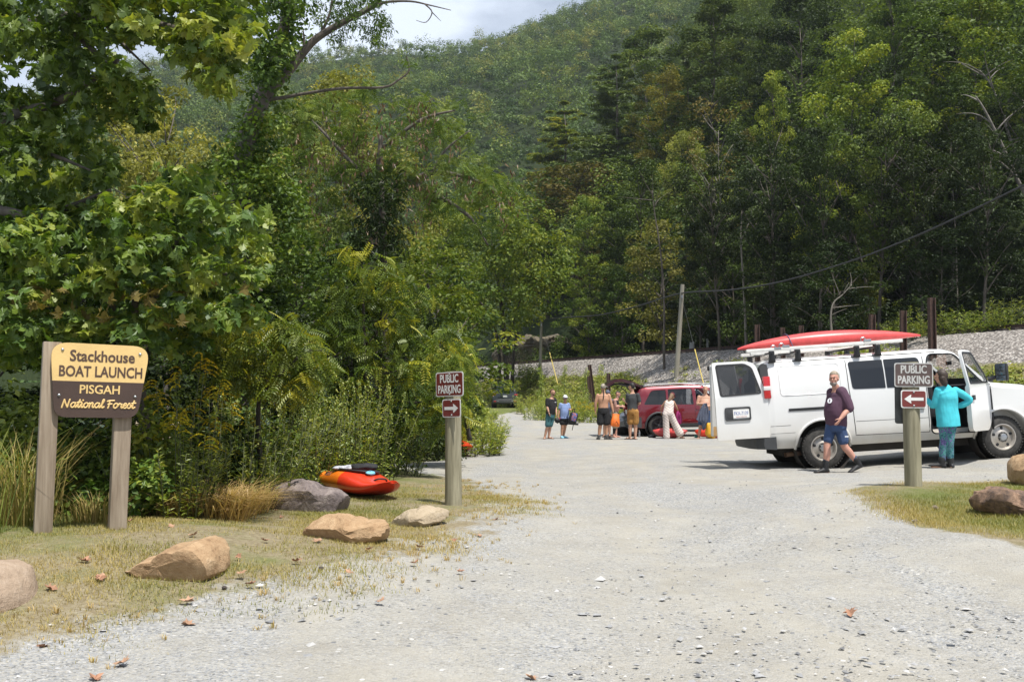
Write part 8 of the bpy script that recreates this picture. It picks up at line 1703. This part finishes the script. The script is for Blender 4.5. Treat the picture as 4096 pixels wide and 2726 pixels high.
# orange dry bag
ob = empty('dry_bag', pp.e.location+Vector((.40, -.08, .46)), (0, R(6), R(10)), 'orange roll-top dry bag in the hand of the man with the ponytail', 'bag')
b = MB(); b.loft([[Vector((w*math.cos(a), d_*math.sin(a), z)) for a in np.linspace(0, 2*math.pi, 20, endpoint=False)] for z, w, d_ in ((0, .12, .09), (.02, .165, .12), (.2, .165, .12), (.34, .13, .07), (.42, .13, .03), (.46, .14, .02))]); b.build('bag_body', plain('orange_bag_cloth', (.80, .17, .02), .5, var=.12, bump=.2), ob, 60)
b = MB(); b.tube([Vector((-.08, -.09, .05)), Vector((.02, -.12, .2)), Vector((.10, -.10, .06))], .012, 5); b.tube(catmull([(-.12, 0, .45), (-.05, 0, .53), (.05, 0, .53), (.12, 0, .45)], 4), .010, 5); b.build('strap', M_cloth_blk, ob)
# on the ground by the red car
def on(u, v, dy=0): x, y = GP(u, v); return Vector((x, y+dy, H(x, y)))
bt = empty('water_bottle', on(639, 436.5), label='silver water bottle standing by the feet of the man in charcoal', cat='bottle'); b = MB(); b.lathe([(.001, 0), (.036, 0), (.037, .01), (.037, .19), (.022, .225), (.022, .24)], (0, 0, 0), 'z', 16); b.build('flask', M_steel, bt); b = MB(); b.lathe([(.024, .235), (.024, .27), (.001, .27)], (0, 0, 0), 'z', 12); b.build('cap', M_chrome, bt)
blob('helmet', (0, 0, 0), (.15, .12, .07), M_black, 13, .25, None, 'black helmet lying on the gravel right of the silver bottle', 'helmet', on(651.5, 437)+Vector((0, 0, .05)))
blob('gloves', (0, 0, 0), (.12, .09, .06), plain('black_red_gloves', (.06, .015, .015), .8, dirt=(.35, .02, .03), scale=12), 14, .6, None, 'black and red gloves left of the red kayak', 'gloves', on(663, 436)+Vector((0, 0, .04)))
b = MB(); b.tube([Vector((0, 0, .045)), Vector((.20, .05, .045))], .042, 14); tq = b.build('drink_bottle', plain('mint_plastic', (.10, .50, .40), .35), None, label='mint green bottle lying on the gravel at the feet of the bald man', cat='bottle'); tq.location = on(694, 437)
yb = blob('dry_bag', (0, 0, 0), (.17, .13, .30), plain('yellow_bag_cloth', (.72, .38, .02), .5, var=.15, bump=.2), 15, .35, None, 'yellow dry bag slumped at the right foot of the bald man', 'bag', on(709.5, 438)+Vector((0, -.05, .26)))
blob('life_vest', (0, 0, 0), (.26, .16, .11), plain('red_vest_cloth', (.62, .05, .03), .7, dirt=(.10, .10, .11), scale=9), 16, .45, None, 'red and grey life vest beside the yellow dry bag', 'life vest', on(715, 437.5)+Vector((0, -.1, .10)))
b = MB(); b.lathe([(.001, 0), (.16, .02), (.19, .16), (.14, .30), (.001, .33)], (0, 0, 0), 'z', 20); tb_ = b.build('float_bag', plain('turquoise_float', (.06, .42, .50), .4), None, 60, label='turquoise float bag behind the legs of the bald man', cat='bag'); tb_.location = on(707.5, 432)+Vector((0, .2, .15))
bx = empty('storage_box', on(717, 435)+Vector((.05, .25, 0)), (0, 0, R(-8)), 'maroon cooler box under the blue tote beside the van door', 'box'); b = MB(); b.box((0, 0, .26), (.62, .42, .50), bev=.03); b.build('box_body', plain('maroon_plastic', (.11, .018, .025), .5, var=.2), bx)
tb2 = empty('tote_bin', bx.location+Vector((0, 0, .512)), (0, 0, R(-6)), 'blue plastic tote bin with rim standing on the maroon box', 'bin'); b = MB(); b.loft([[Vector((sx_*w, sy_*d_, z)) for sx_, sy_ in ((-1, -1), (1, -1), (1, 1), (-1, 1))] for z, w, d_ in ((0, .25, .18), (.34, .30, .22), (.34, .32, .24), (.38, .32, .24))]); b.build('bin_body', plain('blue_plastic', (.025, .075, .28), .45, var=.1), tb2, 30); b = MB(); b.box((0, 0, .395), (.62, .46, .03), bev=.01); b.build('lid', plain('blue_lid', (.03, .10, .33), .45), tb2)
b = MB(); b.box((.08, 0, .57), (.34, .3, .26), bev=.03); sb_ = b.build('small_bin', plain('dark_blue_plastic', (.02, .05, .20), .5), None, label='small dark blue box on top of the blue tote bin', cat='bin'); sb_.location = tb2.location+Vector((0, 0, -.03))
blob('snack_bag', (0, 0, 0), (.05, .05, .04), plain('orange_scrap', (.6, .2, .1), .6), 18, .4, None, 'small orange scrap on the gravel right of the life vest', 'litter', on(720, 438.5)+Vector((0, 0, .03)))
# ------------------------------------------------------------------ summer haze in the valley
m = bpy.data.materials.new('haze_air'); m.use_nodes = True; nt = m.node_tree; nt.nodes.clear()
pv = nt.nodes.new('ShaderNodeVolumePrincipled'); pv.inputs['Color'].default_value = (.86, .92, 1.0, 1); pv.inputs['Density'].default_value = .00017; pv.inputs['Anisotropy'].default_value = .3
ou = nt.nodes.new('ShaderNodeOutputMaterial'); nt.links.new(pv.outputs[0], ou.inputs['Volume'])
b = MB(); b.box((0, 340, 164), (1160, 860, 345)); OB('haze', b.mesh('haze', m, None), kind='stuff', label='pale summer haze in the valley air')
